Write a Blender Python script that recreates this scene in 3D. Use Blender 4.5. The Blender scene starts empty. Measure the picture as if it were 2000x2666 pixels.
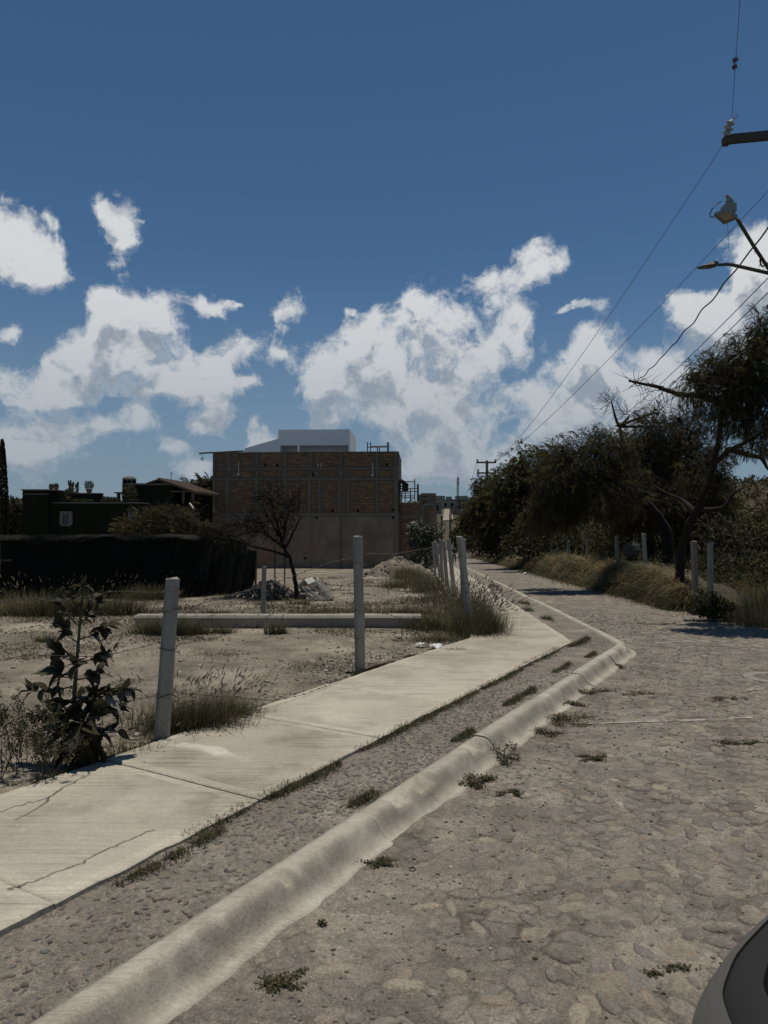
import bpy, math, random
import numpy as np
from mathutils import Vector

# ---------------------------------------------------------------- camera, sky, sun, exposure
F, CU, CV, HOR = 1850.0, 1000.0, 1333.0, 1363.0      # focal length, picture centre and horizon, in pixels of the 2000 x 2666 photograph
H0 = 1.65
TH = math.atan((HOR - CV) / F)
S = bpy.context.scene
col = S.collection
cam_data = bpy.data.cameras.new('camera')
cam = bpy.data.objects.new('camera', cam_data)
col.objects.link(cam)
S.camera = cam
cam.location = (0, 0, H0)
cam.rotation_euler = (math.pi / 2 + TH, 0, 0)
cam_data.sensor_fit = 'VERTICAL'
cam_data.sensor_height = 36.0
cam_data.lens = 36.0 * F / 2666.0
cam_data.clip_start = 0.02
cam_data.clip_end = 3000
cam_data.dof.use_dof = True
cam_data.dof.focus_distance = 9.0
cam_data.dof.aperture_fstop = 9.0

SUN_EL, SUN_AZ = math.radians(85), math.radians(50)   # azimuth clockwise from +Y
SKY = 0.062
SUN = 3.6
S.view_settings.view_transform = 'Standard'
S.view_settings.look = 'None'
S.view_settings.exposure = 0.0
S.view_settings.gamma = 1.0
S.view_settings.use_curve_mapping = False
S.cycles.max_bounces = 6
S.cycles.diffuse_bounces = 3
S.cycles.transparent_max_bounces = 6
S.cycles.use_denoising = True

sun_data = bpy.data.lights.new('sun', 'SUN')
sun_data.energy = SUN
sun_data.angle = math.radians(0.53)
sun_data.color = (1.0, 0.945, 0.845)
sun = bpy.data.objects.new('sun', sun_data)
col.objects.link(sun)
sdir = Vector((math.sin(SUN_AZ) * math.cos(SUN_EL), math.cos(SUN_AZ) * math.cos(SUN_EL), math.sin(SUN_EL)))
sun.rotation_euler = sdir.to_track_quat('Z', 'Y').to_euler()
sun.location = (0, 0, 60)

world = bpy.data.worlds.new('World')
S.world = world
world.use_nodes = True
wn, wl = world.node_tree.nodes, world.node_tree.links
wn.clear()

# cumulus banks of the photograph: (u, v, half width, half height, weight) at 1659 px picture width, turned into azimuth / elevation
BLOBS = [

 (40,525,84,78,1),(104,488,44,54,1),(92,566,46,42,1),(0,500,90,78,1),(-90,540,110,80,1),
 (232,430,44,44,1),(268,482,42,50,1),(256,505,42,38,1),(240,560,60,40,.7),
 (232,645,42,34,1),(320,670,72,56,1),(270,730,86,60,1),(180,785,104,60,1),(80,820,96,50,1),(330,775,110,62,1),(430,795,95,48,1),(525,748,58,32,.95),
 (280,838,190,36,1),(50,838,110,34,1),(455,668,70,28,.8),(500,662,30,16,.7),
 (618,676,54,42,1),(490,893,62,34,1),(437,915,56,30,1),
 (150,930,220,42,.9),(50,975,180,46,.85),(285,905,66,36,.9),(367,970,40,26,.85),(35,715,42,20,.8),(478,845,42,22,.85),(620,770,32,20,.75),(540,830,48,22,.75),(755,680,34,26,.7),(410,1010,60,34,.85),
 (905,645,38,38,1),(965,690,92,85,1),(1045,720,90,70,.95),(1080,610,52,44,.9),(1165,558,46,42,1),(1128,585,40,34,.95),(1122,690,38,70,.95),(848,690,40,38,1),(795,750,62,48,1),
 (715,808,62,38,1),(800,830,120,85,1),(930,800,140,100,1),(1010,870,130,75,.95),(880,895,160,75,.95),(700,915,36,30,.95),(560,945,30,32,1),(590,955,40,28,.95),
 (1295,735,40,46,.95),(1268,790,72,58,1),(1185,835,84,58,1),(1315,835,54,62,1),(1235,895,125,62,.95),(1300,935,110,52,.95),
 (1422,810,58,46,1),(1490,845,66,52,1),
 (1625,560,74,68,1),(1690,610,110,110,1),(1540,680,84,42,.95),(1605,705,110,70,1),(1490,650,60,40,.85),(1650,780,130,80,.95),(1400,870,90,60,.85),
 (1275,658,46,22,.95),(1228,668,38,14,.9),
 (960,985,150,60,.75),(1060,960,95,46,.8),(900,1020,200,50,.7),(1130,1000,130,60,.75),(960,900,60,50,.85),
]
def photo_dir(u, v):
    dx, dy = (u - CU) / F, (CV - v) / F
    d = Vector((dx, math.cos(TH) - dy * math.sin(TH), math.sin(TH) + dy * math.cos(TH)))
    return d.normalized()
def azel(u, v):
    d = photo_dir(u, v)
    return math.atan2(d.x, d.y), math.asin(d.z)

g = bpy.data.node_groups.new('cloud_field', 'ShaderNodeTree')
g.interface.new_socket('Direction', in_out='INPUT', socket_type='NodeSocketVector')
g.interface.new_socket('Shift', in_out='INPUT', socket_type='NodeSocketFloat')
g.interface.new_socket('Density', in_out='OUTPUT', socket_type='NodeSocketFloat')
gn, gl = g.nodes, g.links
gi, go = gn.new('NodeGroupInput'), gn.new('NodeGroupOutput')
def gm(op, a, b=None, c=None, nodes=None, links=None):
    nodes, links = nodes or gn, links or gl
    n = nodes.new('ShaderNodeMath'); n.operation = op
    for i, x in enumerate((a, b, c)):
        if x is None: continue
        if isinstance(x, (int, float)): n.inputs[i].default_value = x
        else: links.new(x, n.inputs[i])
    return n.outputs[0]
def gv(op, a, b=None):
    n = gn.new('ShaderNodeVectorMath'); n.operation = op
    for i, x in enumerate((a, b)):
        if x is None: continue
        if isinstance(x, (tuple, list)): n.inputs[i].default_value = x
        else: gl.new(x, n.inputs[i])
    return n.outputs['Value'] if op == 'LENGTH' else n.outputs['Vector']
sx = gn.new('ShaderNodeSeparateXYZ'); gl.new(gi.outputs['Direction'], sx.inputs[0])
az = gm('ARCTAN2', sx.outputs[0], sx.outputs[1])
el = gm('ADD', gm('ARCSINE', sx.outputs[2]), gi.outputs['Shift'])
# noise lives in 3D direction space, shifted upwards the same way
sh = gn.new('ShaderNodeCombineXYZ'); gl.new(gi.outputs['Shift'], sh.inputs[2])
dv = gv('ADD', gi.outputs['Direction'], sh.outputs[0])
def noise(vec, scale, detail, rough, lac=2.0):
    n = gn.new('ShaderNodeTexNoise'); n.inputs['Scale'].default_value = scale; n.inputs['Detail'].default_value = detail
    n.inputs['Roughness'].default_value = rough; n.inputs['Lacunarity'].default_value = lac
    gl.new(vec, n.inputs['Vector']); return n
warp = noise(dv, 9.0, 5, .6)
wv = gv('MULTIPLY', gv('SUBTRACT', warp.outputs['Color'], (.5, .5, .5)), (.085, .07, .085))
cq = gn.new('ShaderNodeCombineXYZ'); gl.new(az, cq.inputs[0]); gl.new(el, cq.inputs[1])
q = gv('ADD', cq.outputs[0], wv)
acc = None
for (u, v, ru, rv, w) in BLOBS:
    k = 2000.0 / 1659.0
    w *= 1.02
    a0, e0 = azel(u * k, v * k); a1, _ = azel((u + ru) * k, v * k); _, e1 = azel(u * k, (v - rv) * k)
    ia, ie = 1 / max(1e-3, a1 - a0) / w, 1 / max(1e-3, e1 - e0) / w
    n = gn.new('ShaderNodeVectorMath'); n.operation = 'MULTIPLY_ADD'
    gl.new(q, n.inputs[0]); n.inputs[1].default_value = (ia, ie, 0); n.inputs[2].default_value = (-a0 * ia, -e0 * ie, 0)
    dt = gn.new('ShaderNodeVectorMath'); dt.operation = 'DOT_PRODUCT'; gl.new(n.outputs[0], dt.inputs[0]); gl.new(n.outputs[0], dt.inputs[1])
    t = gm('POWER', .33, dt.outputs['Value'])
    acc = t if acc is None else gm('ADD', acc, t)
l2 = gm('LOGARITHM', gm('MAXIMUM', acc, .00001), .33)
acc = gm('SUBTRACT', .86, gm('SQRT', gm('MAXIMUM', l2, 0.0)))
acc = gm('SUBTRACT', acc, gm('MULTIPLY', gm('MINIMUM', l2, 0.0), .35))
# the same kind of clouds elsewhere round the horizon, outside the photographed sector
away = gm('SUBTRACT', gm('ABSOLUTE', az), .72)
band = gm('SUBTRACT', .55, gm('ABSOLUTE', gm('MULTIPLY', gm('SUBTRACT', el, .26), 3.2)))
else_n = noise(dv, 3.2, 2, .5)
elsewhere = gm('ADD', band, gm('MULTIPLY', gm('SUBTRACT', else_n.outputs[0], .62), 6.0))
elsewhere = gm('MINIMUM', elsewhere, gm('MULTIPLY', away, 6.0))
acc = gm('MAXIMUM', acc, elsewhere)
fine = noise(gv('ADD', dv, wv), 15.0, 9, .61, 2.15)
dens = gm('ADD', gm('SMOOTH_MIN', acc, .84, .5), gm('MULTIPLY', gm('SUBTRACT', fine.outputs[0], .5), 4.1))
gl.new(dens, go.inputs['Density'])
g.interface.new_socket('Soft', in_out='OUTPUT', socket_type='NodeSocketFloat')
soft = noise(gv('ADD', dv, wv), 15.0, 4, .52, 2.15)
gl.new(gm('ADD', gm('SMOOTH_MIN', acc, .84, .5), gm('MULTIPLY', gm('SUBTRACT', soft.outputs[0], .5), 4.1)), go.inputs['Soft'])

def wm(op, a, b=None, c=None): return gm(op, a, b, c, wn, wl)
def wmr(x, a, b, c, d, smooth=False):
    n = wn.new('ShaderNodeMapRange'); n.interpolation_type = 'SMOOTHSTEP' if smooth else 'LINEAR'
    wl.new(x, n.inputs[0]); 
    for i, k in enumerate((a, b, c, d)): n.inputs[1 + i].default_value = k
    return n.outputs[0]
def wmix(f, a, b):
    n = wn.new('ShaderNodeMix'); n.data_type = 'RGBA'
    if isinstance(f, float): n.inputs[0].default_value = f
    else: wl.new(f, n.inputs[0])
    for i, x in ((6, a), (7, b)):
        if isinstance(x, tuple): n.inputs[i].default_value = (*x, 1)
        else: wl.new(x, n.inputs[i])
    return n.outputs[2]
tc = wn.new('ShaderNodeTexCoord')
nz = wn.new('ShaderNodeVectorMath'); nz.operation = 'NORMALIZE'; wl.new(tc.outputs['Generated'], nz.inputs[0])
sky = wn.new('ShaderNodeTexSky'); sky.sky_type = 'NISHITA'; sky.sun_disc = False
sky.sun_elevation = SUN_EL; sky.sun_rotation = SUN_AZ; sky.altitude = 1900; sky.air_density = 1.0; sky.dust_density = 0.35; sky.ozone_density = 2.6
fields, softs = [], []
for shift in (0.0, .042):
    n = wn.new('ShaderNodeGroup'); n.node_tree = g; wl.new(nz.outputs[0], n.inputs[0]); n.inputs[1].default_value = shift
    fields.append(n.outputs[0]); softs.append(n.outputs[1])
alpha = wmr(fields[0], -.05, .85, 0, 1, True)
thick = wmr(softs[0], .25, 1.5, 0, 1, True)
lit = wm('ADD', wm('MULTIPLY', wmr(wm('SUBTRACT', softs[0], softs[1]), -.62, .52, 0, 1), .5), wm('MULTIPLY', wmr(wm('SUBTRACT', fields[0], fields[1]), -.62, .52, 0, 1), .5))
lit = wm('SUBTRACT', lit, wm('MULTIPLY', thick, .36))
lit = wm('MAXIMUM', lit, wmr(thick, 0, .16, .45, 0))
CB = 1.0 / SKY
cloud = wmix(wmr(lit, -.05, .62, 0, 1, True), (.295*CB, .340*CB, .395*CB), (.66*CB, .68*CB, .69*CB))
alpha = wm('MULTIPLY', alpha, .97)
sz = wn.new('ShaderNodeSeparateXYZ'); wl.new(nz.outputs[0], sz.inputs[0])
low = wmr(sz.outputs[2], 0.06, .34, 1, 0, True)                       # air between us and the far cloud banks
cloud = wmix(wm('MULTIPLY', low, .66), cloud, (.235*CB, .29*CB, .36*CB))
haze_f = wm('MULTIPLY', wmr(sz.outputs[2], -.05, .36, 1, 0, True), .92)
skyhs = wn.new('ShaderNodeHueSaturation'); skyhs.inputs['Saturation'].default_value = 1.14; skyhs.inputs['Value'].default_value = 1.06; skyhs.inputs['Hue'].default_value = .494
wl.new(sky.outputs[0], skyhs.inputs['Color'])
clear = wmix(haze_f, skyhs.outputs[0], (.172*CB, .240*CB, .312*CB))
final = wmix(alpha, clear, cloud)
bg = wn.new('ShaderNodeBackground'); bg.inputs['Strength'].default_value = SKY
wl.new(final, bg.inputs['Color'])
wo = wn.new('ShaderNodeOutputWorld'); wl.new(bg.outputs[0], wo.inputs[0])
world.cycles.sampling_method = 'MANUAL'
world.cycles.sample_map_resolution = 512

# ---------------------------------------------------------------- helpers
rng = np.random.default_rng(7)
random.seed(7)
ORG = {}

def V(u, v, Y):
    """The point at depth Y that the photograph shows at pixel u, v (used once, to read off real places)."""
    dx, dy = (u - CU) / F, (CV - v) / F
    d = np.array([dx, math.cos(TH) - dy * math.sin(TH), math.sin(TH) + dy * math.cos(TH)])
    p = d * (Y / d[1]); p[2] += H0
    return p

def M(name, c1, c2=None, scale=8.0, det=6, lo=.35, hi=.65, rough=.9, spec=.2, bump=0.0, bs=None, bd=.02, c3=None, s3=3.0, t3=(.55, .7),
      stretch=(1, 1, 1), rotz=0.0, rnd=0.0, tint=False, trans=0.0, metal=0.0, streak=None, grain=None, vor=None, pos=False):
    m = bpy.data.materials.new(name); m.use_nodes = True
    n, l = m.node_tree.nodes, m.node_tree.links
    b = n['Principled BSDF']; b.inputs['Roughness'].default_value = rough
    b.inputs['Specular IOR Level'].default_value = spec; b.inputs['Metallic'].default_value = metal
    if pos:                                                  # texture in metres of the place, for stones that share one mesh
        gp_ = n.new('ShaderNodeNewGeometry')
        class t: outputs = {'Object': gp_.outputs['Position']}
    else: t = n.new('ShaderNodeTexCoord')
    mp = n.new('ShaderNodeMapping')
    l.new(t.outputs['Object'], mp.inputs[0]); mp.inputs['Scale'].default_value = stretch; mp.inputs['Rotation'].default_value = (0, 0, rotz)
    def nz(sc, dt, vec=None, rg=.6):
        x = n.new('ShaderNodeTexNoise'); x.inputs['Scale'].default_value = sc; x.inputs['Detail'].default_value = dt; x.inputs['Roughness'].default_value = rg
        l.new(vec or mp.outputs[0], x.inputs['Vector']); return x.outputs[0]
    def mr(x, a, bb, c=0, d=1):
        y = n.new('ShaderNodeMapRange'); l.new(x, y.inputs[0])
        for i, k in enumerate((a, bb, c, d)): y.inputs[1 + i].default_value = k
        return y.outputs[0]
    def mx(f, a, bb, typ='MIX'):
        y = n.new('ShaderNodeMix'); y.data_type = 'RGBA'; y.blend_type = typ
        if isinstance(f, (int, float)): y.inputs[0].default_value = f
        else: l.new(f, y.inputs[0])
        for i, k in ((6, a), (7, bb)):
            if isinstance(k, tuple): y.inputs[i].default_value = (*k, 1)
            else: l.new(k, y.inputs[i])
        return y.outputs[2]
    c = c1
    if c2 is not None: c = mx(mr(nz(scale, det), lo, hi), c1, c2)
    if c3 is not None: c = mx(mr(nz(s3, 5), t3[0], t3[1]), c, c3)
    if streak is not None:                                   # broom marks: (colour, rotation, scale along, scale across, strength)
        sc_, rz, sa, sb, st = streak
        m2 = n.new('ShaderNodeMapping'); l.new(t.outputs['Object'], m2.inputs[0])
        m2.inputs['Rotation'].default_value = (0, 0, rz); m2.inputs['Scale'].default_value = (sa, sb, sb)
        k = mr(nz(1.0, 5, m2.outputs[0], .65), .42, .72)
        k2 = n.new('ShaderNodeMath'); k2.operation = 'MULTIPLY'; l.new(k, k2.inputs[0]); l.new(mr(nz(1.3, 3), .4, .62, .12, st), k2.inputs[1])
        c = mx(k2.outputs[0], c, sc_)
    if vor is not None:                                      # half-buried stones: (scale, joint colour, amount)
        vs, vc, va = vor; wv_ = n.new('ShaderNodeVectorMath'); wv_.operation = 'ADD'; nn_ = n.new('ShaderNodeTexNoise'); nn_.inputs['Scale'].default_value = vs * 1.3; nn_.inputs['Detail'].default_value = 4
        l.new(t.outputs['Object'], nn_.inputs['Vector']); sc2_ = n.new('ShaderNodeVectorMath'); sc2_.operation = 'SCALE'; l.new(nn_.outputs['Color'], sc2_.inputs[0]); sc2_.inputs['Scale'].default_value = .8 / vs; l.new(t.outputs['Object'], wv_.inputs[0]); l.new(sc2_.outputs[0], wv_.inputs[1])
        vn = n.new('ShaderNodeTexVoronoi'); vn.feature = 'DISTANCE_TO_EDGE'; vn.inputs['Scale'].default_value = vs; l.new(wv_.outputs[0], vn.inputs['Vector'])
        vk = n.new('ShaderNodeMath'); vk.operation = 'MULTIPLY'; l.new(mr(vn.outputs['Distance'], .02, .11, 1, 0), vk.inputs[0]); l.new(mr(nz(1.7, 4, t.outputs['Object']), .40, .62, 0, va), vk.inputs[1])
        c = mx(vk.outputs[0], c, vc)
        v2 = n.new('ShaderNodeTexVoronoi'); v2.inputs['Scale'].default_value = vs; l.new(wv_.outputs[0], v2.inputs['Vector']); hv = n.new('ShaderNodeSeparateColor'); l.new(v2.outputs['Color'], hv.inputs[0])
        h2 = n.new('ShaderNodeHueSaturation'); l.new(mr(hv.outputs[0], 0, 1, 1 - va * .22, 1 + va * .22), h2.inputs['Value']); l.new(c, h2.inputs['Color']); c = h2.outputs['Color']
    if grain is not None:                                    # (scale, darkest, lightest): grit in the surface
        h3 = n.new('ShaderNodeHueSaturation'); l.new(mr(nz(grain[0], 3, t.outputs['Object'], .75), .28, .72, grain[1], grain[2]), h3.inputs['Value'])
        if isinstance(c, tuple): h3.inputs['Color'].default_value = (*c, 1)
        else: l.new(c, h3.inputs['Color'])
        h4 = n.new('ShaderNodeHueSaturation'); l.new(mr(nz(grain[0] * .27, 5, t.outputs['Object'], .7), .30, .70, (1 + grain[1]) / 2, (1 + grain[2]) / 2), h4.inputs['Value']); l.new(h3.outputs['Color'], h4.inputs['Color'])
        c = h4.outputs['Color']
    if tint:
        a = n.new('ShaderNodeAttribute'); a.attribute_name = 'tint'; c = mx(1.0, c, a.outputs['Color'], 'MULTIPLY')
    if rnd:
        oi = n.new('ShaderNodeObjectInfo'); hs = n.new('ShaderNodeHueSaturation')
        l.new(mr(oi.outputs['Random'], 0, 1, 1 - rnd, 1 + rnd), hs.inputs['Value'])
        if isinstance(c, tuple): hs.inputs['Color'].default_value = (*c, 1)
        else: l.new(c, hs.inputs['Color'])
        c = hs.outputs['Color']
    if isinstance(c, tuple): b.inputs['Base Color'].default_value = (*c, 1)
    else: l.new(c, b.inputs['Base Color'])
    if bump:
        bp = n.new('ShaderNodeBump'); bp.inputs['Strength'].default_value = bump; bp.inputs['Distance'].default_value = bd
        l.new(nz(bs or scale * 3, 8), bp.inputs['Height']); l.new(bp.outputs[0], b.inputs['Normal'])
    if trans:
        tr = n.new('ShaderNodeBsdfTranslucent'); ms = n.new('ShaderNodeMixShader'); ms.inputs[0].default_value = trans
        if isinstance(c, tuple): tr.inputs['Color'].default_value = (*c, 1)
        else: l.new(c, tr.inputs['Color'])
        l.new(b.outputs[0], ms.inputs[1]); l.new(tr.outputs[0], ms.inputs[2]); l.new(ms.outputs[0], n['Material Output'].inputs[0])
    return m

class MB:
    """Collects vertices and faces of one mesh."""
    def __init__(s): s.v = []; s.f = []; s.n = 0; s.mi = []; s.t = []
    def add(s, v, f, mi=0, tint=None):
        v = np.asarray(v, float).reshape(-1, 3)
        s.v.append(v)
        if isinstance(f, np.ndarray): s.f.append(f + s.n); s.mi.append(np.full(len(f), mi))
        else:
            by = {}
            for q in f: by.setdefault(len(q), []).append(q)
            for q in by.values(): s.f.append(np.array(q) + s.n); s.mi.append(np.full(len(q), mi))
        s.t.append(np.ones((len(v), 3)) if tint is None else np.broadcast_to(np.asarray(tint, float), (len(v), 3)))
        s.n += len(v); return s
    def box(s, x0, x1, y0, y1, z0, z1, mi=0, tint=None):
        v = [(x, y, z) for z in (z0, z1) for x, y in ((x0, y0), (x1, y0), (x1, y1), (x0, y1))]
        return s.add(v, [(3, 2, 1, 0), (4, 5, 6, 7), (0, 1, 5, 4), (1, 2, 6, 5), (2, 3, 7, 6), (3, 0, 4, 7)], mi, tint)
    def tube(s, pts, rad, sides=6, mi=0, cap=True):
        p = np.asarray(pts, float); k = len(p); r = np.broadcast_to(np.asarray(rad, float), (k,))
        t = np.gradient(p, axis=0); t /= np.linalg.norm(t, axis=1, keepdims=True) + 1e-9
        a = np.array([0, 0, 1.0]) if abs(t[0, 2]) < .9 else np.array([1.0, 0, 0])
        n1 = np.cross(t, a); n1 /= np.linalg.norm(n1, axis=1, keepdims=True) + 1e-9
        n2 = np.cross(t, n1)
        an = np.linspace(0, 2 * np.pi, sides, endpoint=False)
        ring = p[:, None] + r[:, None, None] * (np.cos(an)[None, :, None] * n1[:, None] + np.sin(an)[None, :, None] * n2[:, None])
        i = np.arange(k - 1)[:, None] * sides; j = np.arange(sides)[None]; j2 = (j + 1) % sides
        f = np.stack([i + j, i + j2, i + sides + j2, i + sides + j], -1).reshape(-1, 4)
        s.add(ring.reshape(-1, 3), f, mi)
        if cap:
            b = s.n - k * sides
            for q in (list(range(sides))[::-1], list(range((k - 1) * sides, k * sides))): s.f.append(np.array([q]) + b); s.mi.append(np.array([mi]))
        return s
    def lathe(s, prof, c=(0, 0, 0), sides=16, mi=0):
        an = np.linspace(0, 2 * np.pi, sides, endpoint=False); k = len(prof)
        v = np.array([[(c[0] + r * math.cos(a), c[1] + r * math.sin(a), c[2] + z) for a in an] for r, z in prof]).reshape(-1, 3)
        i = np.arange(k - 1)[:, None] * sides; j = np.arange(sides)[None]; j2 = (j + 1) % sides
        return s.add(v, np.stack([i + j, i + j2, i + sides + j2, i + sides + j], -1).reshape(-1, 4), mi)
    def grid(s, P, mi=0, tint=None):
        P = np.asarray(P, float); a, b = P.shape[:2]
        i = np.arange(a - 1)[:, None] * b; j = np.arange(b - 1)[None]
        return s.add(P.reshape(-1, 3), np.stack([i + j, i + j + 1, i + b + j + 1, i + b + j], -1).reshape(-1, 4), mi, tint)

def mesh(name, mb, mats, smooth=False, tint=False, off=(0, 0, 0)):
    me = bpy.data.meshes.new(name)
    v = np.concatenate(mb.v) - np.asarray(off, float)
    me.vertices.add(len(v)); me.vertices.foreach_set('co', v.ravel())
    loops = np.concatenate([f.ravel() for f in mb.f]); tot = np.concatenate([np.full(len(f), f.shape[1]) for f in mb.f])
    me.loops.add(len(loops)); me.loops.foreach_set('vertex_index', loops.astype(np.int32))
    me.polygons.add(len(tot)); me.polygons.foreach_set('loop_start', (np.cumsum(tot) - tot).astype(np.int32))
    me.polygons.foreach_set('material_index', np.concatenate(mb.mi).astype(np.int32))
    me.polygons.foreach_set('use_smooth', np.full(len(tot), smooth))
    for m in (mats if isinstance(mats, (list, tuple)) else [mats]): me.materials.append(m)
    if tint:
        at = me.color_attributes.new('tint', 'FLOAT_COLOR', 'POINT')
        t = np.concatenate(mb.t); at.data.foreach_set('color', np.concatenate([t, np.ones((len(t), 1))], 1).ravel())
    me.update(); me.validate()
    return me

def link(name, me, parent=None, loc=(0, 0, 0), rz=0.0, **props):
    o = bpy.data.objects.new(name, me); col.objects.link(o)
    o.location = loc; o.rotation_euler = (0, 0, rz)
    if parent is not None: o.parent = parent
    for k, x in props.items(): o[k] = x
    if parent is None: ORG[o.name] = np.array(loc, float)
    else: ORG[o.name] = ORG.get(parent.name, np.zeros(3))
    return o
def mk(name, mb, mats, parent=None, smooth=False, tint=False, world=True, **props):
    """One mesh object. Under a parent, world=True takes vertices in world metres, False in the parent's own frame."""
    off = ORG[parent.name] if (parent is not None and world) else (0, 0, 0)
    return link(name, mesh(name, mb, mats, smooth, tint, off), parent, **props)
def thing(name, label, cat, loc=(0, 0, 0), rz=0.0, group=None):
    o = link(name, None, None, loc, rz); o['label'] = label; o['category'] = cat
    if group: o['group'] = group
    return o
def tag(o, label, cat, group=None):
    o['label'] = label; o['category'] = cat
    if group: o['group'] = group
    return o

def fbm(x, y, oct=4, seed=0, gain=.5):
    x = np.asarray(x, float); y = np.asarray(y, float); r = np.zeros(np.broadcast(x, y).shape); amp = 1.0; tot = 0
    for o in range(oct):
        xs, ys = x * 2 ** o + seed * 17.3 + o * 5.1, y * 2 ** o + seed * 9.7 + o * 3.3
        xi, yi = np.floor(xs), np.floor(ys); fx, fy = xs - xi, ys - yi
        fx, fy = fx * fx * (3 - 2 * fx), fy * fy * (3 - 2 * fy)
        def h(a, b):
            q = np.sin(a * 127.1 + b * 311.7 + seed * 74.7) * 43758.5453; return q - np.floor(q)
        r += amp * ((h(xi, yi) * (1 - fx) + h(xi + 1, yi) * fx) * (1 - fy) + (h(xi, yi + 1) * (1 - fx) + h(xi + 1, yi + 1) * fx) * fy)
        tot += amp; amp *= gain
    return r / tot - .5
def norm(a):
    a = np.asarray(a, float); return a / (np.linalg.norm(a, axis=-1, keepdims=True) + 1e-9)
def rand_dirs(r, n): return norm(r.normal(size=(n, 3)))

def frames(d, roll):
    """n rotation frames whose first axis is d."""
    d = norm(d); up = np.where(np.abs(d[:, 2:3]) < .95, np.array([[0, 0, 1.0]]), np.array([[1.0, 0, 0]]))
    s = norm(np.cross(d, up)); t = np.cross(s, d)
    c, si = np.cos(roll)[:, None], np.sin(roll)[:, None]
    return np.stack([d, s * c + t * si, t * c - s * si], 1)
def scatter(mb, tv, tf, pos, fr, size, tints=None, mi=0):
    """Merges n copies of a small template mesh (x forward, y sideways, z up)."""
    tv = np.asarray(tv, float); tf = np.asarray(tf); n = len(pos)
    size = np.asarray(size, float)
    sz = size[:, None, None] if size.ndim == 1 else size[:, None, :]
    v = np.einsum('nki,nij->nkj', tv[None] * sz, fr) + np.asarray(pos)[:, None]
    f = (tf[None] + (np.arange(n) * len(tv))[:, None, None]).reshape(-1, tf.shape[1])
    t = None if tints is None else np.repeat(tints, len(tv), 0)
    mb.add(v.reshape(-1, 3), f, mi, t); return mb
LEAF = (np.array([(0, 0, 0), (.45, -.24, .03), (1, 0, -.08), (.45, .24, .03)]), np.array([(0, 1, 2, 3)]))
def pinnate(k, droop=.35, ll=.16, lw=.05):
    """A compound leaf: a drooping midrib with k pairs of narrow leaflets."""
    v, f = [], []
    for i in range(k):
        x = .12 + .88 * (i + .5) / k; z = -droop * x * x
        for s in (-1, 1):
            b = len(v); tip = np.array([x + ll * .45, s * ll, z - ll * .35])
            v += [(x - lw * .6, 0, z), (x + lw * .6, 0, z), tuple(tip + (lw * .5, 0, 0)), tuple(tip - (lw * .5, 0, 0))]; f.append((b, b + 1, b + 2, b + 3))
    b = len(v); v += [(0, -.012, 0), (0, .012, 0), (1, .006, -droop), (1, -.006, -droop)]; f.append((b, b + 1, b + 2, b + 3))
    return np.array(v), np.array(f)
PIN, PIN_S = pinnate(8, .4), pinnate(4, .3, .26, .12)

def blades(mb, pos, h, az, lean, w, tints=None, mi=0, seg=3, sag=.5):
    """Curved grass blades: root positions, lengths, azimuths, lean from upright (0..1.5), widths."""
    n = len(pos); out = np.stack([np.cos(az), np.sin(az), np.zeros(n)], 1); side = np.stack([-np.sin(az), np.cos(az), np.zeros(n)], 1)
    rows = []; p = np.array(pos, float); a = lean * .35
    for k in range(seg + 1):
        ww = (w * (1 - (k / seg) ** 1.5) + .0004)[:, None]
        rows.append(np.stack([p - side * ww / 2, p + side * ww / 2], 1))
        a = lean * (.35 + (k + 1) / seg * (1 + sag) * .5)
        p = p + (out * np.sin(a)[:, None] + np.array([[0, 0, 1]]) * np.cos(a)[:, None]) * (h / seg)[:, None]
    R = np.stack(rows, 1).reshape(n, -1, 3); kk = 2 * (seg + 1)
    f = np.array([(2 * k, 2 * k + 1, 2 * k + 3, 2 * k + 2) for k in range(seg)])
    f = (f[None] + (np.arange(n) * kk)[:, None, None]).reshape(-1, 4)
    mb.add(R.reshape(-1, 3), f, mi, None if tints is None else np.repeat(tints, kk, 0))
    return p                                                # blade tips
def tints_for(r, n, lo=.7, hi=1.25, warm=.12):
    v = r.uniform(lo, hi, n)[:, None]; k = r.uniform(-warm, warm, n)[:, None]
    return np.concatenate([v * (1 + k), v, v * (1 - k)], 1)

def grow(r, p, d, L, rad, lvl, top, out, tips, bend=.22, up=.04, spread=.75, kids=(2, 4), shrink=.66, nseg=6, taper=.55):
    pts = [np.array(p, float)]; rs = [rad]; d = norm(d)
    for i in range(nseg):
        d = norm(d + r.normal(0, bend, 3) * (.5 + .5 * (lvl > 0)) + np.array([0, 0, up]))
        pts.append(pts[-1] + d * L / nseg); rs.append(rad * (1 - taper * (i + 1) / nseg))
    out.append((pts, rs, lvl))
    if lvl >= top: tips.extend((pts[i], norm(pts[i] - pts[i - 1])) for i in range(2, nseg + 1)); return
    for k in range(int(r.integers(*kids)) + 1):
        i = int(r.integers(nseg // 2, nseg + 1)) if k else nseg
        dd = norm(norm(pts[i] - pts[i - 1]) + spread * norm(r.normal(size=3)) * (1.0 if k else .5))
        grow(r, pts[i], dd, L * shrink * r.uniform(.75, 1.2), rs[i] * (.85 if k == 0 else .68), lvl + 1, top, out, tips, bend, up, spread, kids, shrink, nseg, taper)
def limbs_mesh(out, lv, sides=None):
    mb = MB()
    for pts, rs, l in out:
        if l in lv: mb.tube(pts, rs, sides or (7, 6, 5, 4, 3, 3)[min(l, 5)], cap=False)
    return mb

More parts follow.
